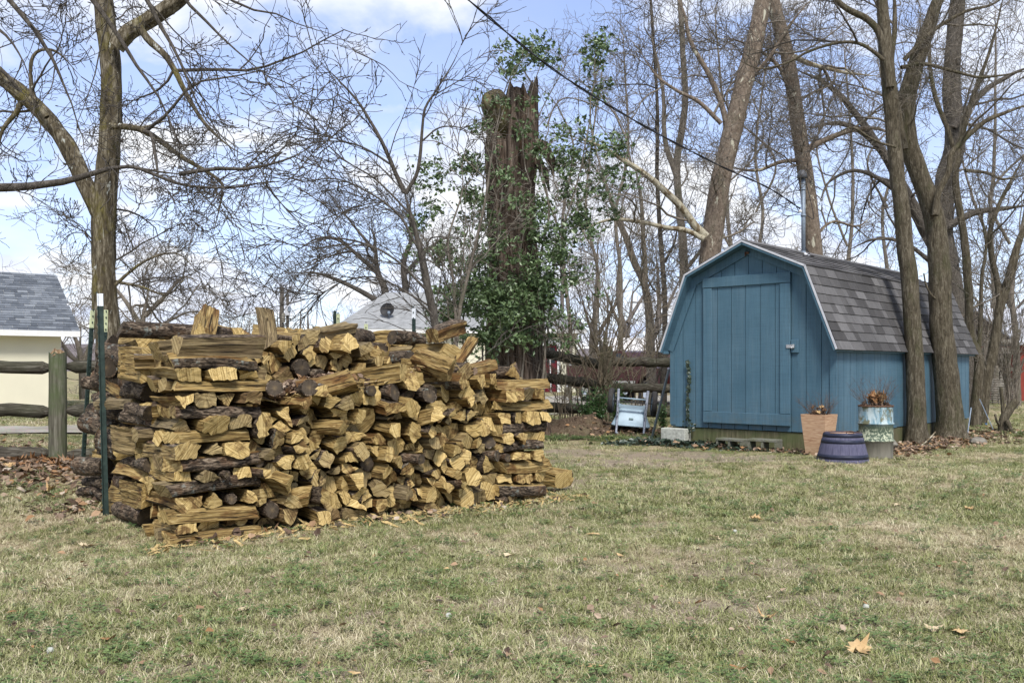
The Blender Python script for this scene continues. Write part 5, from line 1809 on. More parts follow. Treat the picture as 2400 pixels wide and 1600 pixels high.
def log_geo(poly, kind, q, L, front_bark=None):
    """verts (x along the log from its front end), faces, mats, lc coords"""
    c = np.array(poly); A, ce = area_c(c)
    if A < 0: c = c[::-1]; A = -A
    c = c - ce
    bark_edge = None; pith = np.array([0.0, 0.0])
    if kind != 'r':
        n = len(c)
        el = [np.linalg.norm(c[(i + 1) % n] - c[i]) for i in range(n)]
        if front_bark or (front_bark is None and q.random() < 0.68):
            bark_edge = int(np.argmax([e * q.uniform(0.6, 1.4) for e in el]))
            if front_bark: bark_edge = int(np.argmin([(c[i][0] + c[(i + 1) % n][0]) for i in range(n)]))
            m = (c[bark_edge] + c[(bark_edge + 1) % n]) / 2
            pith = -m * q.uniform(0.9, 1.6)
        else:
            a = q.uniform(0, 6.28); pith = np.array([math.cos(a), math.sin(a)]) * q.uniform(0.05, 0.14)
    sec, em = outline_of(c, kind, q, bark_edge)
    n = len(sec)
    ty, tz = q.gauss(0, 0.24), q.gauss(0, 0.24)
    bend = (q.gauss(0, 0.010), q.gauss(0, 0.010)); tw = q.gauss(0, 0.10); tap = q.gauss(0, 0.06)
    xs_ = [0.0, L * 0.12, L * 0.36, L * 0.66, L * 0.9, L]
    V, LC = [], []
    for xi, x in enumerate(xs_):
        t = x / L
        s_ = 1 + tap * (t - 0.2); ca, sa = math.cos(tw * t), math.sin(tw * t)
        for (y, z) in sec:
            yy, zz = y * s_, z * s_
            yy, zz = yy * ca - zz * sa, yy * sa + zz * ca
            yy += bend[0] * math.sin(math.pi * t) + q.gauss(0, 0.0014); zz += bend[1] * math.sin(math.pi * t) + q.gauss(0, 0.0014)
            xx = x + ((ty * y + tz * z) + q.gauss(0, 0.0022) if xi == 0 else ((-ty * y + tz * z) if xi == len(xs_) - 1 else 0))
            V.append((xx, yy, zz)); LC.append((xx, yy - pith[0], zz - pith[1]))
    F, Mi, Sm = [], [], []
    for i in range(len(xs_) - 1):
        for k in range(n):
            k2 = (k + 1) % n
            F.append((i * n + k, (i + 1) * n + k, (i + 1) * n + k2, i * n + k2)); Mi.append(em[k]); Sm.append(em[k] == 0)
    for end, base in ((0, 0), (1, (len(xs_) - 1) * n)):
        # separate ring for the end cap so that it does not smooth into the side
        b = len(V)
        for k in range(n): V.append(V[base + k]); LC.append(LC[base + k])
        if kind == 'r':
            # bark rim round the sawn face
            cv, cl = np.mean([V[base + k] for k in range(n)], 0), np.mean([LC[base + k] for k in range(n)], 0)
            b2 = len(V)
            for k in range(n):
                f_ = 0.86 + 0.03 * math.sin(k * 2.1)
                V.append(tuple(cv + (np.array(V[base + k]) - cv) * f_)); LC.append(tuple(cl + (np.array(LC[base + k]) - cl) * f_))
            for k in range(n):
                k2 = (k + 1) % n
                F.append((b + k, b + k2, b2 + k2, b2 + k) if end == 0 else (b + k2, b + k, b2 + k, b2 + k2)); Mi.append(0); Sm.append(False)
            b = len(V)
            for k in range(n): V.append(V[b2 + k]); LC.append(LC[b2 + k])
        ctr = tuple(np.mean([V[base + k] for k in range(n)], 0)); V.append((ctr[0] + q.gauss(0, 0.002), ctr[1], ctr[2]))
        LC.append(tuple(np.mean([LC[base + k] for k in range(n)], 0)))
        for k in range(n):
            k2 = (k + 1) % n
            F.append((b + k, b + k2, b + n) if end == 0 else (b + k2, b + k, b + n)); Mi.append(2); Sm.append(False)
    # split pieces have torn slivers along an edge
    if kind != 'r' and q.random() < 0.22:
        k = q.randrange(n); y, z = sec[k]
        b = len(V); x0 = q.uniform(0.0, L * 0.3); l2 = q.uniform(0.08, 0.2)
        oy, oz = y * q.uniform(0.10, 0.5), z * q.uniform(0.1, 0.5)
        for p in ((x0, y, z), (x0, y * .9, z * .9 + .008), (x0 + l2, y * .95 + .004, z * .95), (x0 - 0.02, y + oy, z + oz)):
            V.append(p); LC.append((p[0], p[1] - pith[0], p[2] - pith[1]))
        F += [(b, b + 1, b + 3), (b + 1, b + 2, b + 3), (b + 2, b, b + 3)]; Mi += [1, 1, 1]; Sm += [False] * 3
    return np.array(V), F, Mi, Sm, np.array(LC), ce, bark_edge is not None


LOGS = []      # every log: geometry + placement + description


def add_log(poly, kind, origin, xdir, L, q, vis, info, tilt=(0, 0, 0), roll=0.0, fb=None):
    """origin: world point of the front end's centroid; xdir: world direction the log runs away from its front end"""
    V, F, Mi, Sm, LC, ce, bark = log_geo(poly, kind, q, L, fb)
    x = Vector(xdir).normalized(); z = Vector((0, 0, 1)); y = z.cross(x)
    if y.length < 0.05: y = Vector((0, 1, 0))
    y.normalize(); z = x.cross(y)
    # section coordinates (a, b): a = along -y so that looking from the front end 'a' runs to the right
    B = Matrix((x, y, z)).transposed()
    B = B @ Euler((roll, tilt[1], tilt[2])).to_matrix()
    LOGS.append(dict(V=V, F=F, Mi=Mi, Sm=Sm, LC=LC, B=B, o=Vector(origin), vis=vis, info=info, kind=kind, bark=bark, rnd=q.random(), area=abs(area_c(poly)[0])))


def uv(u, n, z=0.0):
    p = P0 + PU * u + PN * n
    return Vector((p[0], p[1], z))


NV = Vector((PN[0], PN[1], 0)); UV_ = Vector((PU[0], PU[1], 0))
LLEN = 0.44


def row(name, rect, n, nfront, topf, visf, split=0.5, jn=0.05, barky=False):
    for c, k in pack(rect, n, split, topf):
        A, ce = area_c(c)
        if barky and ce[0] < rect[0] + 0.3 and lq.random() < 0.5: k = 'r'
        sh = lq.uniform(0.78, 0.95); c = [ce + (v - ce) * sh for v in c]
        # mirror: local y of a log that runs along +n points along -u
        loc = [np.array((-(v - ce)[0], (v - ce)[1])) for v in c]
        ro = lq.gauss(0, 0.05)
        if k == 'r': ro = lq.uniform(0, 6.28)
        prot = lq.gauss(0, jn)
        z = ce[1]
        add_log(loc, k, uv(ce[0], nfront + prot, z + 0.012), NV, LLEN * lq.uniform(0.88, 1.08), lq, visf(ce[0], z), dict(row=name, u=float(ce[0]), z=float(z)),
                (0, lq.gauss(0, 0.07), lq.gauss(0, 0.13) + (lq.gauss(0, 0.25) if lq.random() < 0.15 else 0)), ro)


def box_poly(w, h, q, j=0.012):
    """four- or three-sided split section of about w x h"""
    if q.random() < 0.22:
        s = q.choice((-1, 1)); pts = [(-w / 2, -h / 2), (w / 2, -h / 2), (s * q.uniform(0.0, w * 0.3), h / 2)]
    elif q.random() < 0.2:
        pts = [(-w / 2, -h / 2), (w / 2, -h / 2), (w / 2, h * 0.1), (w * 0.15, h / 2), (-w / 2, h * 0.35)]
    else:
        pts = [(-w / 2, -h / 2), (w / 2, -h / 2), (w / 2 * q.uniform(.7, 1), h / 2), (-w / 2 * q.uniform(.7, 1), h / 2)]
    return [np.array((x + q.gauss(0, j * 0.6), y + q.gauss(0, j * 0.5))) for x, y in pts]


# ---- front row between the two cribs
def top_a(u): return 0.84 + 0.17 * smooth((u - 0.6) / 1.5) + 0.03 * math.sin(u * 7)
row('front', (0.50, 2.50, 0.02, 1.12), 158, 0.0, top_a, lambda u, z: 3.0, 0.55, 0.070)
# ---- second row, seen above the first and at its left end
def top_b(u): return 1.20 + 0.05 * u / 2.5 + 0.03 * math.sin(u * 5 + 1) + 0.02 * math.sin(u * 13)
row('second', (-0.05, 2.52, 0.02, 1.38), 190, 0.50, top_b, lambda u, z: 2.0 if z > 0.80 else (1.7 if u < 0.12 else -1), 0.5, 0.06, True)
# ---- the rows behind, seen at their left ends and along the top
def left_row(name, n0, u0, zt, nn):
    row(name, (u0, 2.6, 0.05, zt + 0.12), nn, n0, lambda u: zt + 0.05 * math.sin(u * 6 + n0 * 3), lambda u, z: (1.5 if u < u0 + 0.20 else (1.0 if z > zt - 0.08 and n0 < 1.6 else -1)), 0.45, 0.08, True)
left_row('third', 1.00, 0.00, 1.24, 130)
left_row('fourth', 1.50, 0.02, 1.25, 130)
left_row('fifth', 2.02, 0.22, 1.20, 115)
left_row('sixth', 2.50, 0.46, 1.15, 110)

# ---- cribbed corner stacks: courses of logs laid alternately along and across the row
def crib(name, u0, u1, z0, nlay, hs, order0, vis):
    z = z0; Wd = u1 - u0
    for i in range(nlay):
        h = hs * lq.uniform(0.82, 1.18)
        along = (i + order0) % 2 == 0
        if along:
            # logs lying along the row; the nearest one shows its whole side
            n = -0.03
            first = True
            while n < 0.44:
                w_ = lq.uniform(0.10, 0.17)
                poly = box_poly(w_, h * 0.97, lq)
                Ln = (Wd + lq.uniform(-0.04, 0.07))
                off = lq.gauss(0, 0.025)
                add_log(poly, 'w', uv(u0 + off, n + w_ / 2, z + h / 2), UV_, Ln, lq, vis if (first or name.startswith('left')) else -1, dict(row=name, lay=i, along=True, first=first, u=u0, z=z), (0, lq.gauss(0, 0.03), lq.gauss(0, 0.05)), (0.0 if first else lq.choice((0, math.pi))) + lq.gauss(0, 0.05), (lq.random() < 0.5) if first else None)
                n += w_ + 0.008; first = False
        else:
            u = u0 + lq.uniform(-0.01, 0.03); j = 0
            while u < u1 - 0.06:
                w_ = lq.uniform(0.09, 0.18); w_ = min(w_, u1 - u + 0.02)
                hh = h * lq.uniform(0.9, 1.02)
                if lq.random() < 0.12:
                    r_ = min(hh, w_) / 2; poly = [np.array((r_ * math.cos(a), r_ * math.sin(a))) for a in np.linspace(0, 6.283, 13)[:-1]]; k = 'r'; w_ = 2 * r_
                else: poly = box_poly(w_, hh, lq); k = 'w'
                add_log(poly, k, uv(u + w_ / 2, lq.gauss(-0.03, 0.03), z + h / 2), NV, 0.46 * lq.uniform(0.92, 1.1), lq, vis, dict(row=name, lay=i, along=False, j=j, u=u, z=z), (0, lq.gauss(0, 0.02), lq.gauss(0, 0.05)), lq.choice((0, math.pi)) + lq.gauss(0, 0.04))
                u += w_ + lq.uniform(0.006, 0.05); j += 1
        z += h
    return z


ztl = crib('left crib', -0.02, 0.50, 0.0, 15, 0.0765, 0, 4.0)
ztr = crib('right crib', 2.52, 3.02, 0.0, 12, 0.079, 1, 4.0)


# ---- odd logs lying on top
def top_log(u, n, z, ang, L, w_, h, kind, label, tilt=0.0, roll=0.0):
    d = UV_ * math.cos(ang) + NV * math.sin(ang)
    q = lq
    poly = box_poly(w_, h, q) if kind == 'w' else [np.array((w_ / 2 * math.cos(a), h / 2 * math.sin(a))) for a in np.linspace(0, 6.283, 13)[:-1]]
    add_log(poly, kind, uv(u, n, z), d, L, q, 9.0, dict(row='top', label=label), (0, tilt, 0), roll)


top_log(0.03, 0.05, ztl + 0.055, 0.05, 0.56, 0.15, 0.13, 'w', 'long grey bark slab lying across the top of the left crib', -0.03, math.pi)
top_log(-0.02, 0.26, ztl + 0.03, 0.4, 0.42, 0.12, 0.10, 'w', 'pale slanted split log behind the bark slab on the left crib', -0.15)
top_log(0.06, 1.2, 1.33, 0.10, 0.62, 0.15, 0.12, 'r', 'long bark covered log on top beside the mossy tree trunk', 0.02)
top_log(0.42, 0.62, 1.27, 1.10, 0.36, 0.13, 0.13, 'w', 'split log tilted up, pale end showing, right of the left crib top', -0.5, 0.6)
top_log(0.92, 0.62, 1.22, 1.45, 0.27, 0.11, 0.09, 'w', 'thin pointed splinter of wood standing upright on the pile top', -1.25, 0.0)
top_log(0.62, 0.90, 1.31, 0.9, 0.45, 0.15, 0.12, 'r', 'rough barked log on the pile top left of the upright splinter', 0.0)
top_log(1.22, 0.60, 1.29, 0.35, 0.46, 0.15, 0.10, 'w', 'dark barked split log pointing right on the pile top below the yellow tipped post', -0.16, math.pi)
top_log(1.55, 0.75, 1.30, 2.5, 0.46, 0.16, 0.11, 'w', 'weathered grey brown log slanting down towards the front on the pile top', 0.12, 0.3)
top_log(1.72, 0.85, 1.31, 0.75, 0.42, 0.17, 0.14, 'r', 'fat rough barked log on the pile top below the satellite dish', 0.0)
top_log(2.06, 0.80, 1.31, 0.35, 0.40, 0.14, 0.12, 'r', 'reddish barked log on the pile top under the white tipped post', 0.05)
top_log(2.25, 0.50, 1.31, 0.45, 0.44, 0.15, 0.10, 'w', 'split log with curled bark cocked upwards at the right shoulder of the pile', -0.22, math.pi)
top_log(2.42, 0.42, 1.08, 0.55, 0.46, 0.10, 0.055, 'w', 'ragged thin slab sloping up to the right beside the right crib', -0.50, 0.2)
top_log(2.20, 0.15, 1.03, 0.25, 0.50, 0.13, 0.07, 'w', 'long pale slab leaning on the top of the right crib', -0.12, 0.0)
top_log(2.55, 0.30, ztr + 0.05, 0.10, 0.40, 0.13, 0.11, 'r', 'lichen covered round log lying behind the top of the right crib', 0.0)
top_log(2.80, 0.16, ztr + 0.045, 0.85, 0.34, 0.12, 0.10, 'w', 'split log with a jagged black stained end on the right crib top', -0.12, 0.4)
top_log(1.62, -0.02, 1.03, 2.2, 0.40, 0.16, 0.12, 'w', 'bark covered half log sloping to the right on the front row', 0.15, math.pi)
top_log(1.20, -0.05, 0.98, 2.5, 0.36, 0.17, 0.14, 'w', 'large torn yellow chunk in the middle of the front row top', 0.25, 0.3)
top_log(0.86, -0.06, 0.93, 1.25, 0.42, 0.135, 0.13, 'r', 'thick round log with a dark sawn end on the front row top', 0.08)
top_log(0.62, -0.05, 0.93, 1.2, 0.42, 0.13, 0.125, 'r', 'round lichened log with a cracked dark end next to the left crib', 0.10)
top_log(1.36, -0.02, 0.90, 1.3, 0.40, 0.08, 0.08, 'r', 'small round log with a dark end below the torn yellow chunk', 0.05)
# logs lying on the grass behind the right crib
e1 = P(1310, 1085, 8.3); 
for (x, y, z, ang, L, w_, kind, label) in ((0.10, 8.05, 0.10, -0.55, 0.40, 0.17, 'w', 'pale split log lying on the ground beyond the right crib'), (0.30, 8.45, 0.06, 0.25, 0.26, 0.10, 'r', 'small bark covered log farthest right on the ground beyond the pile'), (0.25, 7.95, 0.06, 0.2, 0.26, 0.10, 'w', 'dark wedge of wood on the grass against the right crib')):
    d = Vector((math.cos(ang), math.sin(ang), 0)); poly = box_poly(w_, w_ * 0.8, lq) if kind == 'w' else [np.array((w_ / 2 * math.cos(a), w_ / 2 * math.sin(a))) for a in np.linspace(0, 6.283, 13)[:-1]]
    add_log(poly, kind, Vector((x, y, z + 0.01)), d, L, lq, 9.0, dict(row='top', label=label))

# ---- choose the 300 that show most; label them; the rest is one mass
ORD = ['first', 'second', 'third', 'fourth', 'fifth', 'sixth', 'seventh', 'eighth', 'ninth', 'tenth', 'eleventh', 'twelfth', 'thirteenth', 'fourteenth', 'fifteenth', 'sixteenth', 'seventeenth', 'eighteenth', 'nineteenth', 'twentieth', 'twenty-first', 'twenty-second', 'twenty-third', 'twenty-fourth', 'twenty-fifth', 'twenty-sixth', 'twenty-seventh', 'twenty-eighth', 'twenty-ninth', 'thirtieth']


def shape_word(g):
    a = g['area']
    size = 'big' if a > 0.017 else ('small' if a < 0.007 else '')
    if g['kind'] == 'r': s = 'round barked log'
    else: s = 'bark-backed log' if g['bark'] else 'yellow split log'
    return (size + ' ' + s).strip()


cand = [g for g in LOGS if g['vis'] > 0]
cand.sort(key=lambda g: -(g['vis'] + min(g['area'], 0.03) * 20))
single = cand[:296]
ids = {id(g) for g in single}
rest_l = [g for g in LOGS if id(g) not in ids]
# labels
for g in single:
    i = g['info']
    if i['row'] == 'top': g['label'] = i['label']
rows_ = {}
for g in single:
    rows_.setdefault(g['info']['row'], []).append(g)
for nm, gs in rows_.items():
    if nm == 'top': continue
    if 'crib' in nm:
        lay = {}
        for g in gs: lay.setdefault(g['info']['lay'], []).append(g)
        for k, L in lay.items():
            if L[0]['info']['along']:
                for j, g in enumerate(L):
                    where = 'in front' if j == 0 else f'{ORD[j]} from the front'
                    g['label'] = f"{shape_word(g)} lengthwise {where}, {ORD[k]} layer up, {nm}"
            else:
                for j, g in enumerate(sorted(L, key=lambda g: g['info']['u'])):
                    g['label'] = f"{shape_word(g)} end-on, {ORD[j]} from left, {ORD[k]} layer up, {nm}"
    else:
        zmin = min(g['info']['z'] for g in gs)
        co = {}
        for g in gs: co.setdefault(int((g['info']['z'] - zmin) / 0.10), []).append(g)
        for ck, (k, L) in enumerate(sorted(co.items())):
            for j, g in enumerate(sorted(L, key=lambda g: g['info']['u'])):
                if nm in ('front', 'second'):
                    g['label'] = f"{shape_word(g)}, {ORD[min(j, 29)]} from left, {ORD[ck]} course up, {nm} row"
                else:
                    g['label'] = f"{shape_word(g)}, {ORD[min(j, 29)]} from left, {ORD[ck]} course up, {nm} row back"
GRP = {'front': 'split logs in the front row of the woodpile', 'second': 'split logs in the second row of the woodpile', 'top': 'loose logs lying on the woodpile', 'left crib': 'logs cross-stacked in the left crib', 'right crib': 'logs cross-stacked in the right crib'}


def log_mesh(name, gs, origin=None):
    V, F, Mi, Sm, LC, RN, RD = [], [], [], [], [], [], []
    b = 0
    for g in gs:
        v = g['V']
        if origin is not None:
            Bm_ = np.array(g['B']); v = v @ Bm_.T + np.array(g['o'] - origin)
        V.append(v); LC.append(g['LC']); RN.append(np.full(len(v), g['rnd'])); RD.append(np.full(len(v), 1.0 if g['kind'] == 'r' else 0.0))
        F += [tuple(i + b for i in f) for f in g['F']]; Mi += g['Mi']; Sm += g['Sm']; b += len(v)
    V = np.concatenate(V)
    me = bpy.data.meshes.new(name)
    me.from_pydata(V.tolist(), [], F)
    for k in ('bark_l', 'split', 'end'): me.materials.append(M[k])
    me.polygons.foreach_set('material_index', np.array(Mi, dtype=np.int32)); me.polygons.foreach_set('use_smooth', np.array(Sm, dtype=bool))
    a = me.attributes.new('lc', 'FLOAT_VECTOR', 'POINT'); a.data.foreach_set('vector', np.concatenate(LC).astype(np.float32).ravel())
    for nm, arr in (('rnd', RN), ('round', RD)):
        a = me.attributes.new(nm, 'FLOAT', 'POINT'); a.data.foreach_set('value', np.concatenate(arr).astype(np.float32))
    return me


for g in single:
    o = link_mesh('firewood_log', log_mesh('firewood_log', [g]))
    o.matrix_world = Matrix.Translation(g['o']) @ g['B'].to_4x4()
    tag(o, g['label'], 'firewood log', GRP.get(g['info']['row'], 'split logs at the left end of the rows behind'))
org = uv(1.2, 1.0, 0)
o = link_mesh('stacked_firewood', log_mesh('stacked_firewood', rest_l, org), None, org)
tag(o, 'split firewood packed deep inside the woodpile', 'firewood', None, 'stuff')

# dry brown leaves caught on the front row's top
lx_, ly_, lz_ = [], [], []
for k in range(420):
    u, n = lq.gauss(1.02, 0.22), lq.uniform(0.10, 0.46)
    p = uv(u, n); lx_.append(p.x); ly_.append(p.y); lz_.append(top_a(min(max(u, .5), 2.4)) + 0.035 + lq.uniform(0, 0.05))
for k in range(120):
    u, n = lq.uniform(0.5, 2.4), lq.uniform(0.0, 0.45)
    p = uv(u, n); lx_.append(p.x); ly_.append(p.y); lz_.append(top_a(u) + 0.03 + lq.uniform(0, 0.03))
gn_scatter('leaves_on_woodpile', [small_leaf(60 + i) for i in range(4)], [M['litter']] * 4, np.stack([lx_, ly_, lz_], -1), rng.uniform(0.3, 0.75, len(lx_)), rng.integers(0, 4, len(lx_)),
           np.stack([rng.normal(0, 0.6, len(lx_)), rng.normal(0, 0.6, len(lx_)), rng.uniform(0, 6.28, len(lx_))], -1))

# chips and splinters shed by the splitting, along the foot of the pile and on the ledge
def splinter(seed):
    q = random.Random(seed); L, w, t = q.uniform(0.03, 0.07), q.uniform(0.006, 0.014), q.uniform(0.002, 0.006)
    b_ = q.uniform(-0.01, 0.02)
    mb = MB(); mb.add([(-L, -w, 0), (L * .7, -w * .6, b_), (L, w * .2, b_), (-L * .8, w, 0), (-L, -w, t), (L * .7, -w * .6, b_ + t), (L, w * .2, b_ + t * .3), (-L * .8, w, t)], [(4, 5, 6, 7), (3, 2, 1, 0), (0, 1, 5, 4), (1, 2, 6, 5), (2, 3, 7, 6), (3, 0, 4, 7)])
    return mb
cx_, cy_, cz_ = [], [], []
for k in range(420):
    u, n = lq.uniform(-0.2, 3.25), -abs(lq.gauss(0.02, 0.13)); p = uv(u, n)
    cx_.append(p.x); cy_.append(p.y); cz_.append(g1(p.x, p.y) + 0.012)
for k in range(130):
    u, n = lq.uniform(0.5, 2.4), lq.uniform(0.0, 0.4); p = uv(u, n); cx_.append(p.x); cy_.append(p.y); cz_.append(top_a(u) + 0.04)
M['chip'] = plain('pale_wood_chip', (0.42, 0.31, 0.14), 0.85, 0, 0.4, 60)
gn_scatter('wood_chips', [splinter(i) for i in range(5)], [M['chip']] * 5, np.stack([cx_, cy_, cz_], -1), rng.uniform(0.5, 1.3, len(cx_)), rng.integers(0, 5, len(cx_)),
           np.stack([rng.normal(0, 0.3, len(cx_)), rng.normal(0, 0.3, len(cx_)), rng.uniform(0, 6.28, len(cx_))], -1))
# ================================================================ TREES
def tube_batch(branches, n):
    """branches: list of (pts (k,3), radii (k)) with one k -> verts, faces"""
    Pn = np.stack([b[0] for b in branches]); Rn = np.stack([b[1] for b in branches])
    m, k, _ = Pn.shape
    T = np.empty_like(Pn); T[:, 1:-1] = Pn[:, 2:] - Pn[:, :-2]; T[:, 0] = Pn[:, 1] - Pn[:, 0]; T[:, -1] = Pn[:, -1] - Pn[:, -2]
    T /= np.linalg.norm(T, axis=2, keepdims=True) + 1e-9
    m0 = T.mean(1); ref = np.where(np.abs(m0[:, 2:3]) < 0.8, np.array([[0, 0, 1.0]]), np.array([[1.0, 0, 0]]))
    U = ref[:, None, :] - T * (T * ref[:, None, :]).sum(2, keepdims=True); U /= np.linalg.norm(U, axis=2, keepdims=True) + 1e-9
    W_ = np.cross(T, U)
    a = np.arange(n) * 2 * np.pi / n
    V = Pn[:, :, None, :] + Rn[:, :, None, None] * (U[:, :, None, :] * np.cos(a)[None, None, :, None] + W_[:, :, None, :] * np.sin(a)[None, None, :, None])
    V = V.reshape(-1, 3)
    base = (np.arange(m) * k * n)[:, None, None]
    i = np.arange(k - 1)[None, :, None] * n; j = np.arange(n)[None, None, :]; j2 = (j + 1) % n
    F = np.stack([base + i + j, base + i + j2, base + i + n + j2, base + i + n + j], -1).reshape(-1, 4)
    return V, F


def mesh_from_np(name, VF, mat_):
    off = 0; Vs, Fs = [], []
    for V, F in VF:
        Vs.append(V); Fs.append(F + off); off += len(V)
    V = np.concatenate(Vs); F = np.concatenate(Fs)
    me = bpy.data.meshes.new(name)
    me.vertices.add(len(V)); me.vertices.foreach_set('co', V.astype(np.float32).ravel())
    me.loops.add(F.size); me.loops.foreach_set('vertex_index', F.astype(np.int32).ravel())
    me.polygons.add(len(F)); me.polygons.foreach_set('loop_start', np.arange(len(F), dtype=np.int32) * 4)
    me.polygons.foreach_set('loop_total', np.full(len(F), 4, dtype=np.int32))
    me.polygons.foreach_set('use_smooth', np.ones(len(F), dtype=bool))
    me.materials.append(mat_)
    me.update(calc_edges=True)
    return me


def resample(path, k):
    pts = np.array([tuple(p) for p in catmull(path, 10)]) if len(path) > 2 else np.array([tuple(p) for p in path])
    d = np.concatenate([[0], np.cumsum(np.linalg.norm(np.diff(pts, axis=0), axis=1))])
    t = np.linspace(0, d[-1], k)
    return np.stack([np.interp(t, d, pts[:, i]) for i in range(3)], -1)


def sprout(pts, rad, spec, lv, g, out):
    """children of one branch; spec[lv] = dict(n per metre, len, ang, wig, up, seg, r, start)"""
    if lv >= len(spec): return
    s = spec[lv]
    seglen = np.linalg.norm(np.diff(pts, axis=0), axis=1); L = seglen.sum()
    n = g.poisson(max(0.0, s['n'] * L * (1 - s['start'])))
    n = min(n, s.get('max', 60))
    cum = np.concatenate([[0], np.cumsum(seglen)]) / L
    for c_ in range(n + 1):
        t = s['start'] + (1 - s['start']) * g.random()
        if c_ >= n: t = 1.0 if c_ == n else 0.96
        i = min(int(np.searchsorted(cum, t)) - 1, len(pts) - 2); i = max(i, 0)
        f = (t - cum[i]) / (cum[i + 1] - cum[i] + 1e-9)
        p = pts[i] * (1 - f) + pts[i + 1] * f; r0 = rad[i] * (1 - f) + rad[i + 1] * f
        tan = pts[i + 1] - pts[i]; tan = tan / (np.linalg.norm(tan) + 1e-9)
        rv = g.normal(size=3); rv -= tan * (rv @ tan); rv /= np.linalg.norm(rv) + 1e-9
        a = np.radians(g.uniform(*s['ang'])) if c_ < n else np.radians(g.uniform(5, 28))
        d = tan * np.cos(a) + rv * np.sin(a)
        if 'bias' in s: d = d + np.array(s['bias']); d /= np.linalg.norm(d)
        ln = g.uniform(*s['len']) * (1 - 0.45 * t if c_ < n else 0.75)
        k = s['seg']
        q = [p]; step = ln / (k - 1)
        kink = g.normal(size=3) * s['wig'] * 0.5
        for j in range(k - 1):
            d = d + g.normal(size=3) * s['wig'] + kink * (0.5 if j > k // 2 else -0.3) + np.array([0, 0, s['up']])
            d /= np.linalg.norm(d); q.append(q[-1] + d * step)
        q = np.array(q)
        r1 = min(r0 * (0.65 if c_ < n else 0.95), s['r'] * ln)
        if c_ == n: r1 = max(r1, r0 * 0.8)
        r1 = max(r1, s.get('rmin', 0.0022))
        rr = r1 * (1 - np.linspace(0, 1, k) * 0.72); rr = np.maximum(rr, s.get('tip', 0.0016))
        out.setdefault(lv, []).append((q, rr))
        sprout(q, rr, spec, lv + 1, g, out)


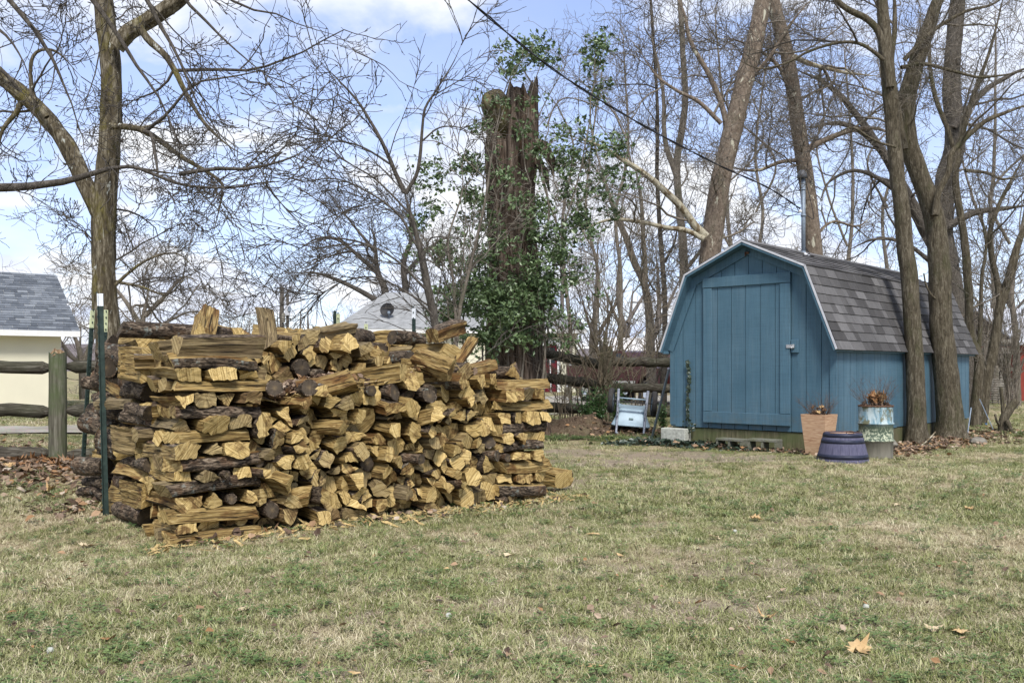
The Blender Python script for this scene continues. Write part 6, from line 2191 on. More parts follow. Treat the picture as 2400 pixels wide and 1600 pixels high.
def tree(name, label, stems, mat_, spec, seed, cat='tree', group=None, twig_mat=None, limb_names=True, sides=(14, 8, 4, 3, 3, 3), flare=0.0, buds=0, ridge=0.0):
    """stems: list of (path, r0, r1, sprout?) ; the first is the trunk, further ones are limbs"""
    g = np.random.default_rng(seed)
    base = Vector(stems[0][0][0])
    e = empty(name, base, label, cat, group)
    ob = np.array(tuple(base))
    out = {}
    for si, st in enumerate(stems):
        path, r0, r1 = st[:3]
        opt = st[3] if len(st) > 3 else {}
        k = opt.get('k', 26)
        pts = resample(path, k)
        L = np.linalg.norm(np.diff(pts, axis=0), axis=1).sum()
        wob = np.cumsum(g.normal(size=(k, 3)), 0) * min(L, 6) * 0.0009; wob -= np.linspace(0, 1, k)[:, None] * wob[-1]; wob[0] = 0
        pts = pts + wob
        t = np.linspace(0, 1, k)
        rad = r0 + (r1 - r0) * t
        rad = rad * (1 + 0.02 * np.sin(t * 23 + si) + g.normal(size=k) * 0.015)
        if opt.get('taper', opt.get('spec', spec) is not None and pts[-1][2] < 9.5): rad = rad * (1 - 0.75 * np.clip((t - 0.72) / 0.28, 0, 1))
        if si == 0 and flare: rad = rad * (1 + flare * np.exp(-t * L / 0.16))
        nm = 'trunk' if si == 0 else opt.get('name', 'limb')
        rg = opt.get('ridge', ridge if r0 > 0.075 else 0.0)
        if rg:      # furrowed bark in the mesh itself: finer rings and ribs that wander up the stem
            kk = 110; tt = np.linspace(0, 1, kk); p2 = resample([Vector(p) for p in pts], kk); r2 = np.interp(tt, t, rad); ns_ = 36
            V, F = tube_batch([(p2 - ob, r2)], ns_)
            Ln = np.linalg.norm(np.diff(p2, axis=0), axis=1).sum(); Vr = V.reshape(kk, ns_, 3); Cn = (p2 - ob)[:, None, :]
            fac = np.empty((kk, ns_))
            for a_ in range(kk):
                z_ = tt[a_] * Ln
                for b_ in range(ns_):
                    an = 2 * math.pi * b_ / ns_; ca_, sa_ = math.cos(an), math.sin(an)
                    fac[a_, b_] = mnoise.noise(Vector((ca_ * 5.5 + seed, sa_ * 5.5, z_ * 1.3))) + 0.7 * mnoise.noise(Vector((ca_ * 11, sa_ * 11 + seed, z_ * 3.1)))
            fac = 1 + fac * (rg / np.maximum(r2, 0.03))[:, None]
            fac += (0.30 * np.exp(-tt * Ln / 0.10) * flare)[:, None] * np.cos(np.arange(ns_) * 2 * np.pi / ns_ * 5 + seed)[None, :] if si == 0 else 0
            V = (Cn + (Vr - Cn) * fac[:, :, None]).reshape(-1, 3)
        else: V, F = tube_batch([(pts - ob, rad)], sides[0] if r0 > 0.04 else 8)
        link_mesh(nm, mesh_from_np(nm, [(V, F)], opt.get('mat', mat_)), e)
        sp = opt.get('spec', spec)
        if sp: sprout(pts, rad, sp, 0, g, out)
    VF = []
    if out:
        for lv, br in out.items():
            bys = {}
            for b in br: bys.setdefault(len(b[0]), []).append(b)
            for k, bl in bys.items():
                if lv == 0 and limb_names:
                    big = [b for b in bl if b[1][0] > 0.012][:40]
                    bl = [b for b in bl if not (b[1][0] > 0.012)] + [b for b in bl if b[1][0] > 0.012][40:]
                    for b in big:
                        V, F = tube_batch([(b[0] - ob, b[1])], 7)
                        link_mesh('branch', mesh_from_np('branch', [(V, F)], twig_mat or mat_), e)
                if bl: VF.append(tube_batch([(b[0] - ob, b[1]) for b in bl], sides[min(lv + 1, 5)]))
        if buds:
            last = max(out); tips = [(b[0][-1], b[0][-1] - b[0][-2]) for b in out[last]] + [(b[0][-1], b[0][-1] - b[0][-2]) for b in out.get(last - 1, [])]
            bl = []
            for p, d in tips:
                if g.random() < 0.6:
                    d = d / (np.linalg.norm(d) + 1e-9); bl.append((np.array([p - ob - d * .004, p - ob + d * 0.012, p - ob + d * 0.026]), np.array([0.003, buds, 0.002])))
            if bl: VF.append(tube_batch(bl, 4))
        if VF:
            o = link_mesh('twigs', mesh_from_np('twigs', VF, twig_mat or mat_), e); o['kind'] = 'stuff'
    return e


def PX(lst, Y):
    """photo pixels (at one or several distances) to a world path"""
    out = []
    for i, v in enumerate(lst):
        y = v[2] if len(v) > 2 else Y
        out.append(P(v[0], v[1], y))
    return out


def S(n, ln, ang, wig, up, seg, r, start=0.1, **k):
    return dict(n=n, len=ln, ang=ang, wig=wig, up=up, seg=seg, r=r, start=start, **k)


def TH(spec, rmin, tip, mul=1.0, up=0.0):
    out = []
    for i, q in enumerate(spec):
        d = dict(q); d['rmin'] = max(d.get('rmin', 0), rmin * (1.6, 1.25, 1.0, 0.9)[min(i, 3)]); d['tip'] = max(d.get('tip', 0), tip); d['n'] = d['n'] * mul
        out.append(d)
    return out


# ---------------------------------------------------------------- left: big mossy tree behind the pile
SP_left = TH([S(1.25, (1.4, 3.4), (35, 80), 0.20, -0.01, 9, 0.014, 0.12), S(2.9, (0.5, 1.5), (30, 75), 0.24, -0.02, 7, 0.012, 0.12), S(4.6, (0.2, 0.65), (30, 75), 0.26, 0.05, 5, 0.010, 0.1), S(5, (0.07, 0.2), (30, 70), 0.25, 0.1, 4, 0.011, 0.15)], 0.0052, 0.0040, 1.42)
Y0 = 14.6
trunk_sp = TH([S(1.0, (0.8, 2.4), (50, 90), 0.22, -0.01, 8, 0.011, 0.25), *SP_left[1:]], 0.0052, 0.0040, 1.3)
tree('mossy_tree', 'big mossy bare tree with a forked trunk left behind the woodpile', [
    (PX([(268, 1020), (258, 860), (250, 720), (245, 560), (252, 420), (262, 280), (262, 160), (246, 30), (225, -150), (215, -420)], Y0), 0.205, 0.12, {'spec': trunk_sp, 'k': 40}),
    (PX([(236, 505), (205, 440), (160, 345), (105, 270), (50, 220), (-20, 160), (-120, 40)], Y0), 0.135, 0.10, {'spec': SP_left}),
    (PX([(272, 110), (310, 70), (365, 35), (440, -20), (560, -140)], Y0 - .2), 0.125, 0.09, {'spec': SP_left}),
    (PX([(258, 296), (300, 300), (345, 312), (420, 365), (470, 395), (520, 430), (515, 480), (498, 552)], Y0 - 0.3), 0.055, 0.012, {'spec': SP_left}),
    (PX([(300, 300), (340, 298), (385, 285), (405, 290)], Y0 - .3), 0.028, 0.010, {'spec': SP_left[1:]}),
    (PX([(325, 62), (350, 95), (395, 140), (440, 230), (480, 290), (540, 345), (590, 372)], Y0 - 0.6), 0.06, 0.010, {'spec': SP_left}),
    (PX([(55, 222), (40, 260), (4, 310), (-10, 390)], Y0), 0.05, 0.012, {'spec': SP_left}),
    (PX([(270, 668), (320, 625), (370, 598), (420, 596), (465, 640)], Y0 - .2), 0.030, 0.006, {'spec': SP_left[1:]}),
    (PX([(272, 660), (330, 672), (390, 690), (425, 662), (455, 640)], Y0), 0.028, 0.006, {'spec': SP_left[1:]}),
    (PX([(110, 275), (75, 215), (78, 130), (130, 120), (190, 180)], Y0 - .3), 0.045, 0.010, {'spec': SP_left}),
], M['bark_left'], None, 11, flare=0.3, twig_mat=M['bark_dark'], buds=0.006, ridge=0.022)

# tree outside the frame on the left, whose branches reach in across the picture
Yn = 8.2
SP_near = TH([S(1.7, (0.5, 1.5), (25, 65), 0.14, -0.015, 7, 0.009, 0.25), S(4.2, (0.2, 0.6), (25, 70), 0.20, 0.03, 6, 0.009, 0.12), S(6, (0.06, 0.22), (25, 70), 0.22, 0.08, 4, 0.010, 0.12)], 0.0038, 0.0029, 1.75)
tree('roadside_tree', 'bare tree beyond the left edge whose long branches hang across the sky', [
    (PX([(-560, 1160), (-570, 700), (-560, 300), (-520, -100), (-450, -500)], Yn), 0.19, 0.13, {'spec': None}),
    (PX([(-560, 560), (-300, 480), (-60, 443), (60, 437), (160, 425), (235, 402), (290, 392), (360, 403), (420, 408)], Yn), 0.060, 0.022, {'spec': [S(0.9, (0.4, 1.1), (25, 60), 0.14, -0.02, 7, 0.009, 0.5), *SP_near[1:]]}),
    (PX([(420, 408), (500, 398), (580, 396), (660, 378), (720, 350), (760, 318)], Yn), 0.021, 0.005, {'spec': SP_near}),
    (PX([(330, 396), (420, 430), (500, 440), (570, 436), (640, 425), (700, 440)], Yn), 0.016, 0.004, {'spec': SP_near}),
    (PX([(-450, -480), (-200, -240), (0, -30), (110, 110), (165, 230), (190, 310), (240, 370)], Yn), 0.05, 0.006, {'spec': SP_near, 'k': 30}),
    (PX([(-450, -500), (-120, -330), (120, -120), (225, 8), (310, 140), (380, 245), (430, 350), (500, 430)], Yn), 0.05, 0.006, {'spec': SP_near, 'k': 30}),
    (PX([(-400, -520), (0, -420), (230, -180), (345, 5), (400, 110), (440, 200), (480, 280), (560, 350), (600, 370)], Yn), 0.05, 0.006, {'spec': SP_near, 'k': 30}),
    (PX([(-380, -540), (100, -460), (330, -180), (435, 0), (510, 80), (580, 145), (650, 200), (700, 252)], Yn), 0.05, 0.006, {'spec': SP_near, 'k': 30}),
    (PX([(-380, -540), (200, -480), (420, -120), (560, 5), (650, 30), (715, 60), (800, 85), (830, 120)], Yn), 0.045, 0.006, {'spec': SP_near, 'k': 30}),
    (PX([(-520, -100), (-260, -60), (-80, 20), (10, 80), (60, 160), (80, 250)], Yn), 0.035, 0.006, {'spec': SP_near, 'k': 30}),
], M['bark_dark'], None, 12, buds=0.006)

# slender pod-bearing tree between the pile and the stump: arching fans of fine branches
Yt = 11.2
SP_fan = TH([S(2.1, (0.5, 1.7), (20, 55), 0.09, -0.012, 8, 0.007, 0.08, bias=(-0.10, 0, 0.05)), S(3.4, (0.25, 0.75), (20, 60), 0.12, -0.01, 6, 0.008, 0.1), S(4, (0.1, 0.32), (20, 55), 0.14, 0.02, 4, 0.010, 0.1)], 0.0046, 0.0034, 1.95)
tree('slender_tree', 'slender dark tree fanning arching branches left of the stump', [
    (PX([(1045, 985), (1025, 800), (1005, 690), (985, 590), (962, 500), (948, 452)], Yt), 0.062, 0.036, {'spec': SP_fan}),
    (PX([(948, 452), (925, 400), (895, 330), (860, 270), (820, 215), (770, 165), (735, 125)], Yt), 0.030, 0.006, {'spec': SP_fan}),
    (PX([(950, 455), (980, 400), (988, 320), (995, 260), (1020, 215), (1060, 150), (1090, 85)], Yt), 0.026, 0.005, {'spec': SP_fan}),
    (PX([(985, 590), (930, 500), (860, 450), (790, 420), (720, 425), (660, 440)], Yt), 0.017, 0.004, {'spec': SP_fan}),
    (PX([(1000, 680), (930, 610), (850, 570), (770, 560), (690, 590), (640, 640)], Yt - .3), 0.016, 0.004, {'spec': SP_fan}),
    (PX([(915, 385), (850, 345), (780, 330), (710, 340), (650, 360)], Yt), 0.014, 0.004, {'spec': SP_fan}),
    (PX([(960, 500), (880, 420), (800, 370), (730, 300), (690, 250)], Yt), 0.014, 0.004, {'spec': SP_fan}),
    (PX([(1015, 740), (960, 690), (880, 650), (800, 660), (730, 700), (650, 690)], Yt - .4), 0.013, 0.004, {'spec': SP_fan}),
    (PX([(990, 330), (1030, 300), (1080, 300), (1130, 330)], Yt), 0.012, 0.004, {'spec': SP_fan[1:]}),
], M['bark_dark'], None, 13)
tree('slender_tree', 'thin leaning sapling just left of the rotten stump', [
    (PX([(1060, 990), (1075, 760), (1100, 640), (1135, 480), (1160, 330), (1190, 230)], Yt + 1), 0.035, 0.010, {'spec': SP_fan}),
    (PX([(1072, 800), (1062, 660), (1050, 560), (1085, 440), (1070, 330)], Yt + 1), 0.022, 0.006, {'spec': SP_fan}),
], M['bark_mid'], None, 14)

# oak behind the house, and the round tree behind the mossy one
SP_oak = TH([S(0.75, (2.0, 4.6), (40, 85), 0.22, 0.0, 9, 0.020, 0.25), S(1.5, (0.9, 2.2), (35, 75), 0.24, 0.01, 7, 0.016, 0.12, rmin=0.010), S(2.2, (0.5, 1.1), (30, 70), 0.24, 0.03, 5, 0.014, 0.1, rmin=0.007, tip=0.005), S(2.2, (0.3, 0.6), (30, 70), 0.24, 0.05, 4, 0.013, 0.1, rmin=0.006, tip=0.004)], 0.0110, 0.0080, 1.65)
tree('oak_tree', 'dark spreading bare oak rising behind the grey house roof', [
    (PX([(905, 918), (905, 700), (885, 640), (880, 580), (870, 520)], 50), 0.36, 0.08, {'spec': SP_oak}),
    (PX([(930, 918), (950, 700), (945, 620), (965, 560), (960, 500)], 50), 0.32, 0.08, {'spec': SP_oak}),
    (PX([(905, 720), (860, 690), (800, 660), (740, 640), (680, 640)], 49.5), 0.17, 0.04, {'spec': SP_oak}),
    (PX([(885, 640), (840, 600), (790, 560), (740, 560), (690, 590)], 50), 0.14, 0.03, {'spec': SP_oak}),
    (PX([(880, 590), (830, 530), (800, 490)], 50), 0.11, 0.03, {'spec': SP_oak}),
    (PX([(950, 640), (1000, 590), (1040, 560), (1090, 560)], 50), 0.13, 0.03, {'spec': SP_oak}),
], M['bark_dark'], None, 15)
tree('round_tree', 'low round bare tree far behind the mossy trunk', [
    (PX([(330, 925), (335, 760), (345, 700), (350, 650)], 38), 0.17, 0.05, {'spec': SP_oak}),
    (PX([(335, 770), (290, 700), (240, 650), (190, 640)], 38), 0.11, 0.03, {'spec': SP_oak}),
    (PX([(340, 740), (390, 690), (430, 650), (470, 660)], 38), 0.11, 0.03, {'spec': SP_oak}),
    (PX([(340, 780), (400, 750), (450, 730), (500, 740)], 38), 0.08, 0.02, {'spec': SP_oak}),
    (PX([(330, 790), (270, 760), (210, 770), (170, 740)], 38), 0.08, 0.02, {'spec': SP_oak}),
], M['bark_mid'], None, 16)
tree('round_tree', 'bare scrubby tree between the cream outbuilding and the steel posts', [
    (PX([(196, 935), (190, 840), (175, 790), (150, 770)], 27), 0.12, 0.05, {'spec': SP_oak[1:]}),
    (PX([(192, 860), (215, 800), (230, 760)], 27), 0.09, 0.04, {'spec': SP_oak[1:]}),
    (PX([(190, 850), (160, 830), (140, 790)], 27), 0.07, 0.03, {'spec': SP_oak[1:]}),
], M['bark_mid'], None, 17)

# ---------------------------------------------------------------- trees behind and beside the shed
SP_syc = TH([S(0.95, (1.2, 3.4), (40, 85), 0.22, 0.0, 9, 0.013, 0.10), S(2.0, (0.5, 1.5), (35, 75), 0.24, 0.0, 7, 0.011, 0.1), S(3.2, (0.22, 0.7), (30, 70), 0.24, 0.02, 5, 0.011, 0.1, rmin=0.004, tip=0.0028), S(2.6, (0.12, 0.35), (30, 70), 0.24, 0.05, 4, 0.012, 0.1, rmin=0.0035, tip=0.0026)], 0.0058, 0.0042, 1.68)
SP_syt = TH([S(0.8, (1.4, 3.0), (45, 90), 0.22, 0.0, 9, 0.012, 0.2), *SP_syc[1:]], 0.0058, 0.0042, 1.5)
Ys = 19.5
tree('sycamore_tree', 'leaning flaky barked sycamore behind the left side of the shed roof', [
    (PX([(1652, 985), (1655, 760), (1662, 600), (1672, 520), (1690, 410), (1715, 300), (1745, 180), (1770, 80), (1790, -30), (1810, -260)], Ys), 0.25, 0.16, {'spec': SP_syt, 'k': 36}),
    (PX([(1655, 555), (1630, 530), (1600, 490), (1560, 450), (1520, 415), (1460, 375), (1400, 340), (1340, 320)], Ys - .3), 0.085, 0.03, {'spec': SP_syc, 'mat': M['bark_sycpale']}),
    (PX([(1650, 560), (1610, 540), (1560, 532), (1500, 520), (1440, 515), (1390, 528), (1340, 560)], Ys - .4), 0.06, 0.02, {'spec': SP_syc, 'mat': M['bark_sycpale']}),
    (PX([(1705, 300), (1690, 240), (1660, 170), (1620, 100), (1600, 20), (1560, -60)], Ys), 0.065, 0.03, {'spec': SP_syc}),
    (PX([(1690, 290), (1640, 240), (1590, 215), (1540, 180), (1500, 120)], Ys), 0.05, 0.02, {'spec': SP_syc}),
    (PX([(1740, 190), (1790, 150), (1850, 60), (1900, 0)], Ys), 0.05, 0.02, {'spec': SP_syc}),
], M['bark_syc'], None, 21, twig_mat=M['bark_mid'], ridge=0.010)
tree('sycamore_tree', 'sycamore trunk with pale patches rising behind the electric mast', [
    (PX([(1922, 985), (1918, 780), (1908, 600), (1895, 480), (1880, 360), (1862, 240), (1845, 130), (1815, 20), (1790, -120)], Ys + 1), 0.22, 0.13, {'spec': SP_syt, 'k': 36}),
    (PX([(1892, 350), (1940, 325), (2000, 305), (2060, 302), (2110, 330)], Ys + 1), 0.075, 0.025, {'spec': SP_syc}),
    (PX([(1870, 375), (1830, 380), (1770, 400), (1700, 390)], Ys + 1), 0.05, 0.02, {'spec': SP_syc}),
    (PX([(1855, 130), (1900, 150), (1980, 170), (2060, 180)], Ys + 1), 0.06, 0.02, {'spec': SP_syc, 'mat': M['bark_sycpale']}),
    (PX([(1862, 240), (1820, 150), (1740, 100), (1680, 90)], Ys + 1), 0.05, 0.02, {'spec': SP_syc}),
    (PX([(1905, 560), (1950, 520), (2010, 530), (2050, 500)], Ys + 1), 0.04, 0.015, {'spec': SP_syc}),
], M['bark_syc'], None, 22, twig_mat=M['bark_mid'])

SP_map = TH([S(1.0, (0.9, 2.6), (35, 75), 0.16, 0.02, 9, 0.010, 0.12), S(2.8, (0.4, 1.1), (30, 70), 0.20, 0.02, 7, 0.009, 0.1), S(4.2, (0.15, 0.5), (30, 65), 0.22, 0.04, 5, 0.009, 0.1), S(3.2, (0.06, 0.2), (30, 65), 0.22, 0.08, 4, 0.011, 0.1)], 0.0042, 0.0031, 1.8)
SP_up = TH([S(0.7, (0.9, 2.6), (35, 75), 0.16, 0.02, 9, 0.010, 0.55), *SP_map[1:]], 0.0042, 0.0031, 1.8)
tree('grey_trunk_tree', 'straight grey tree standing before the shed wall, the left of the two trunks', [
    (PX([(2152, 1046), (2147, 900), (2140, 720), (2124, 560), (2106, 420), (2094, 290), (2082, 180), (2072, 60), (2062, -60), (2050, -300)], 12.9), 0.128, 0.075, {'spec': SP_up, 'k': 40}),
    (PX([(2086, 205), (2078, 150), (2060, 80), (2030, 45), (1985, 22), (1950, -10), (1900, -80)], 12.8), 0.058, 0.030, {'spec': SP_map}),
    (PX([(2070, 140), (2020, 105), (1970, 100), (1900, 120), (1840, 150), (1770, 160), (1690, 110)], 12.6), 0.028, 0.006, {'spec': SP_map}),
    (PX([(2100, 345), (2050, 330), (2000, 300), (1960, 315), (1925, 345)], 12.7), 0.020, 0.005, {'spec': SP_map}),
], M['bark_maple'], None, 23, twig_mat=M['bark_dark'], flare=0.45, ridge=0.007)
tree('grey_trunk_tree', 'thicker forked grey tree against the shed wall, the right of the two trunks', [
    (PX([(2230, 1034), (2218, 900), (2205, 760), (2200, 640), (2190, 530), (2178, 470), (2155, 410), (2130, 330), (2128, 240), (2150, 150), (2180, 60), (2210, -40), (2250, -250)], 13.7), 0.185, 0.085, {'spec': SP_up, 'k': 44}),
    (PX([(2192, 505), (2200, 450), (2225, 400), (2228, 362), (2262, 325), (2310, 285), (2370, 260), (2440, 235)], 13.45), 0.050, 0.025, {'spec': SP_map}),
    (PX([(2120, 350), (2105, 250), (2090, 150), (2098, 60), (2095, -60)], 13.5), 0.050, 0.03, {'spec': SP_map}),
    (PX([(2112, 158), (2160, 150), (2230, 165), (2290, 180), (2340, 178), (2420, 165)], 13.3), 0.030, 0.012, {'spec': SP_map}),
    (PX([(2120, 140), (2180, 80), (2260, 30), (2330, 10), (2400, -40)], 13.5), 0.036, 0.012, {'spec': SP_map}),
    (PX([(2200, 705), (2182, 690), (2170, 665), (2165, 640)], 13.6), 0.020, 0.010, {'spec': None}),
], M['bark_maple'], None, 24, twig_mat=M['bark_mid'], flare=0.55, ridge=0.009)

SP_rt = TH([S(1.4, (0.8, 2.4), (30, 70), 0.17, 0.03, 9, 0.010, 0.15), S(2.6, (0.4, 1.1), (30, 70), 0.20, 0.03, 7, 0.009, 0.1), S(3.6, (0.15, 0.5), (30, 65), 0.22, 0.05, 5, 0.010, 0.1, rmin=0.003), S(2.6, (0.08, 0.22), (30, 65), 0.22, 0.08, 4, 0.012, 0.1, rmin=0.003)], 0.0050, 0.0038, 1.55)
tree('multi_stem_tree', 'dark many stemmed tree growing at the far corner of the shed', [
    (PX([(2286, 1000), (2290, 900), (2292, 840), (2272, 790), (2270, 700), (2262, 600), (2250, 500), (2240, 420), (2250, 330), (2280, 230), (2320, 120), (2350, 0)], 16.4), 0.088, 0.035, {'spec': SP_rt, 'k': 40}),
    (PX([(2300, 990), (2312, 900), (2330, 820), (2345, 720), (2362, 660), (2390, 560), (2440, 470)], 16.6), 0.098, 0.06, {'spec': SP_rt}),
    (PX([(2345, 720), (2335, 650), (2322, 600), (2320, 540), (2340, 480), (2370, 420), (2410, 350)], 16.6), 0.060, 0.02, {'spec': SP_rt}),
    (PX([(2292, 840), (2298, 760), (2300, 650), (2310, 580), (2300, 500), (2280, 430)], 16.5), 0.045, 0.012, {'spec': SP_rt}),
    (PX([(2240, 420), (2230, 330), (2190, 220), (2180, 100), (2200, -30)], 16.4), 0.05, 0.02, {'spec': SP_rt}),
    (PX([(2262, 400), (2310, 405), (2350, 420), (2410, 410)], 16.4), 0.035, 0.015, {'spec': SP_rt}),
], M['bark_maple'], None, 25, twig_mat=M['bark_mid'], flare=0.2, ridge=0.009)
tree('oak_tree', 'massive dark oak behind the shed with a thick limb arching left', [
    (PX([(2262, 985), (2250, 800), (2225, 660), (2205, 540), (2215, 430), (2240, 330), (2230, 200), (2240, 60), (2260, -150)], 23), 0.36, 0.14, {'spec': SP_syt, 'k': 36}),
    (PX([(2222, 640), (2180, 560), (2140, 480), (2095, 400), (2060, 345), (2020, 310), (1960, 290), (1900, 300)], 22.6), 0.17, 0.06, {'spec': SP_syc}),
    (PX([(2060, 345), (2000, 260), (1940, 200), (1860, 160)], 22.4), 0.09, 0.03, {'spec': SP_syc}),
    (PX([(2130, 470), (2060, 420), (2000, 400), (1940, 430), (1920, 480)], 22.4), 0.07, 0.02, {'spec': SP_syc}),
    (PX([(2205, 540), (2280, 500), (2340, 490), (2420, 480)], 22.6), 0.09, 0.03, {'spec': SP_syc}),
    (PX([(2235, 300), (2300, 220), (2360, 180), (2430, 150)], 22.6), 0.08, 0.03, {'spec': SP_syc}),
    (PX([(2190, 620), (2120, 570), (2050, 560), (1980, 590)], 22.6), 0.06, 0.02, {'spec': SP_syc}),
], M['bark_dark'], None, 26, ridge=0.02)

# ---------------------------------------------------------------- thin woods left of the shed
SP_th = TH([S(0.95, (1.0, 3.0), (30, 70), 0.18, 0.03, 8, 0.011, 0.22), S(1.8, (0.5, 1.5), (30, 70), 0.22, 0.03, 6, 0.010, 0.1), S(2.4, (0.25, 0.75), (30, 65), 0.22, 0.04, 5, 0.011, 0.1, rmin=0.005, tip=0.0035), S(2.0, (0.15, 0.4), (30, 65), 0.22, 0.05, 4, 0.012, 0.1, rmin=0.0045, tip=0.0032)], 0.0070, 0.0052, 1.6)
GW = 'thin bare trees behind the rail fence left of the shed'
tree('woodland_tree', 'crooked tree with peeled pale bark low on its trunk left of the shed', [
    (PX([(1528, 960), (1526, 800), (1522, 720), (1510, 660), (1490, 620), (1470, 560), (1440, 490), (1415, 420), (1380, 380)], 22), 0.13, 0.05, {'spec': SP_th}),
    (PX([(1512, 668), (1510, 600), (1505, 530), (1500, 450), (1480, 360)], 22), 0.07, 0.03, {'spec': SP_th}),
], M['bark_mid'], None, 31, group=GW)
tree('woodland_tree', 'tall straight trunk just left of the shed roof peak, partly pale', [
    (PX([(1600, 960), (1598, 760), (1600, 600), (1590, 480), (1585, 380), (1605, 250), (1600, 120), (1590, -60)], 24), 0.14, 0.06, {'spec': SP_th, 'k': 34}),
    (PX([(1600, 640), (1640, 590), (1660, 540)], 24), 0.06, 0.03, {'spec': SP_th}),
    (PX([(1588, 420), (1560, 330), (1555, 220), (1530, 100)], 24), 0.08, 0.03, {'spec': SP_th}),
], M['bark_mid'], None, 32, group=GW)
tree('woodland_tree', 'slim dark trunk with a side stem between the crooked and the tall tree', [
    (PX([(1556, 960), (1556, 700), (1545, 560), (1538, 400), (1540, 250), (1530, 80), (1520, -80)], 25), 0.085, 0.03, {'spec': SP_th, 'k': 34}),
    (PX([(1558, 615), (1580, 570), (1590, 520)], 25), 0.04, 0.02, {'spec': SP_th}),
], M['bark_dark'], None, 33, group=GW)
far_specs = [(1330, 34, 'tall thin bare tree seen through the vines right of the stump', 250), (1395, 40, 'distant bare tree above the brush clump', 150), (1460, 33, 'spindly upright bare tree behind the pale sycamore limb', 120), (1700, 30, 'thin tree behind the leaning sycamore trunk', 60),
             (1790, 34, 'upright bare tree between the two sycamores', 80), (1985, 32, 'bare tree behind the shed roof right of the mast', 120), (2085, 36, 'slim bare tree above the shed roof behind the left grey trunk', 140), (2330, 30, 'upright twiggy tree by the right edge', 60), (2385, 26, 'twiggy bare tree at the extreme right edge', 220)]
fq = random.Random(77)
for k, (px, Y, lab, ytop) in enumerate(far_specs):
    j = [fq.uniform(-22, 22) for _ in range(6)]
    yb = HZ + EYE * FPX / Y
    path = PX([(px, yb), (px + j[0] * .5, yb - 150), (px + j[1], 640), (px + j[2], 500), (px + j[3], 350), (px + j[4] * 1.3, ytop)], Y)
    st = [(path, 0.10, 0.025, {'spec': SP_th, 'k': 30})]
    y2 = fq.uniform(480, 640)
    st.append((PX([(px + j[1], y2), (px + j[1] + fq.choice((-1, 1)) * 45, y2 - 120), (px + j[1] + fq.choice((-1, 1)) * 70, y2 - 260), (px + j[5] * 3, max(20, y2 - 420))], Y), 0.045, 0.015, {'spec': SP_th}))
    tree('woodland_tree', lab, st, M['bark_mid'], None, 100 + k, group='bare trees in the woods behind')

# ---------------------------------------------------------------- brush clump by the fence
SP_br = TH([S(1.7, (0.4, 1.3), (20, 60), 0.14, 0.02, 7, 0.008, 0.15), S(2.6, (0.2, 0.7), (25, 65), 0.18, 0.03, 5, 0.008, 0.1), S(2.6, (0.1, 0.3), (25, 60), 0.2, 0.05, 4, 0.01, 0.1)], 0.0050, 0.0036, 1.2)
def brush(label, cx_, yb, Y, n, spread, htop, seed, r=(0.012, 0.035), mat_='bark_brush', name='bare_shrub', spec=SP_br, group=None):
    q = random.Random(seed); stems = []
    for k in range(n):
        a = q.uniform(-1, 1); x0 = cx_ + q.gauss(0, 12); hh = htop + q.uniform(0, 140) + abs(a) * 70
        x1 = cx_ + a * spread; dY = q.uniform(-0.5, 0.6)
        b = P(x0, yb, Y); b.z = g1(b.x, b.y) - 0.03
        p = [b, P(x0 + (x1 - x0) * 0.15, yb - (yb - hh) * 0.3, Y + dY * 0.3), P(x0 + (x1 - x0) * 0.45, yb - (yb - hh) * 0.65, Y + dY * .7), P(x1, hh, Y + dY)]
        rr = q.uniform(*r); stems.append((p, rr, rr * 0.22, {'spec': spec, 'k': 16, 'name': 'stem'}))
    return tree(name, label, stems, M[mat_], None, seed, 'shrub', group)


brush('big clump of bare brush stems leaning over the rail fence', 1412, 968, 16.0, 20, 150, 560, 41, (0.009, 0.028))
brush('bare thicket of arching stems between the fence and the shed corner', 1495, 965, 17.5, 6, 90, 660, 42, (0.007, 0.020))
brush('thin upright sprouts in front of the fence right of the stump', 1318, 975, 15.8, 9, 50, 760, 43, (0.006, 0.012))
brush('tangle of fine bare stems right of the stump trunk', 1345, 960, 17.6, 9, 90, 640, 44, (0.006, 0.016))
brush('twiggy bare bushes at the right edge beyond the cut stump', 2370, 930, 24, 22, 130, 560, 45, (0.009, 0.024), 'bark_mid')
brush('bare undergrowth against the left side wall of the shed', 1545, 950, 20, 8, 50, 600, 46, (0.010, 0.025), 'bark_dark')
brush('twiggy sapling cluster behind the cut stump', 2300, 950, 21, 12, 50, 640, 47, (0.010, 0.028), 'bark_mid')

# cut shrub stump on the right lawn
b = P(2350, 1015, 15.0); b.z = g1(b.x, b.y) - 0.02
tree('cut_stump', 'low hacked shrub stump with short cut stubs on the right lawn', [
    ([b, P(2352, 985, 15.0), P(2362, 965, 15.0), P(2382, 938, 15.0)], 0.078, 0.062, {'spec': None, 'k': 12}),
    ([P(2352, 985, 15.0), P(2350, 950, 15.0), P(2346, 908, 15.0)], 0.036, 0.026, {'spec': None, 'k': 10, 'name': 'stub'}),
    ([P(2345, 1000, 15.0), P(2336, 985, 14.95), P(2332, 970, 14.95)], 0.026, 0.016, {'spec': None, 'k': 8, 'name': 'stub'}),
    ([P(2362, 965, 15.0), P(2362, 955, 15.0), P(2364, 944, 15.0)], 0.016, 0.008, {'spec': None, 'k': 6, 'name': 'stub'}),
    ([P(2360, 985, 14.9), P(2366, 998, 14.85), P(2372, 1012, 14.8)], 0.04, 0.03, {'spec': None, 'k': 6, 'name': 'stub'}),
], M['bark_maple'], None, 48, 'stump')

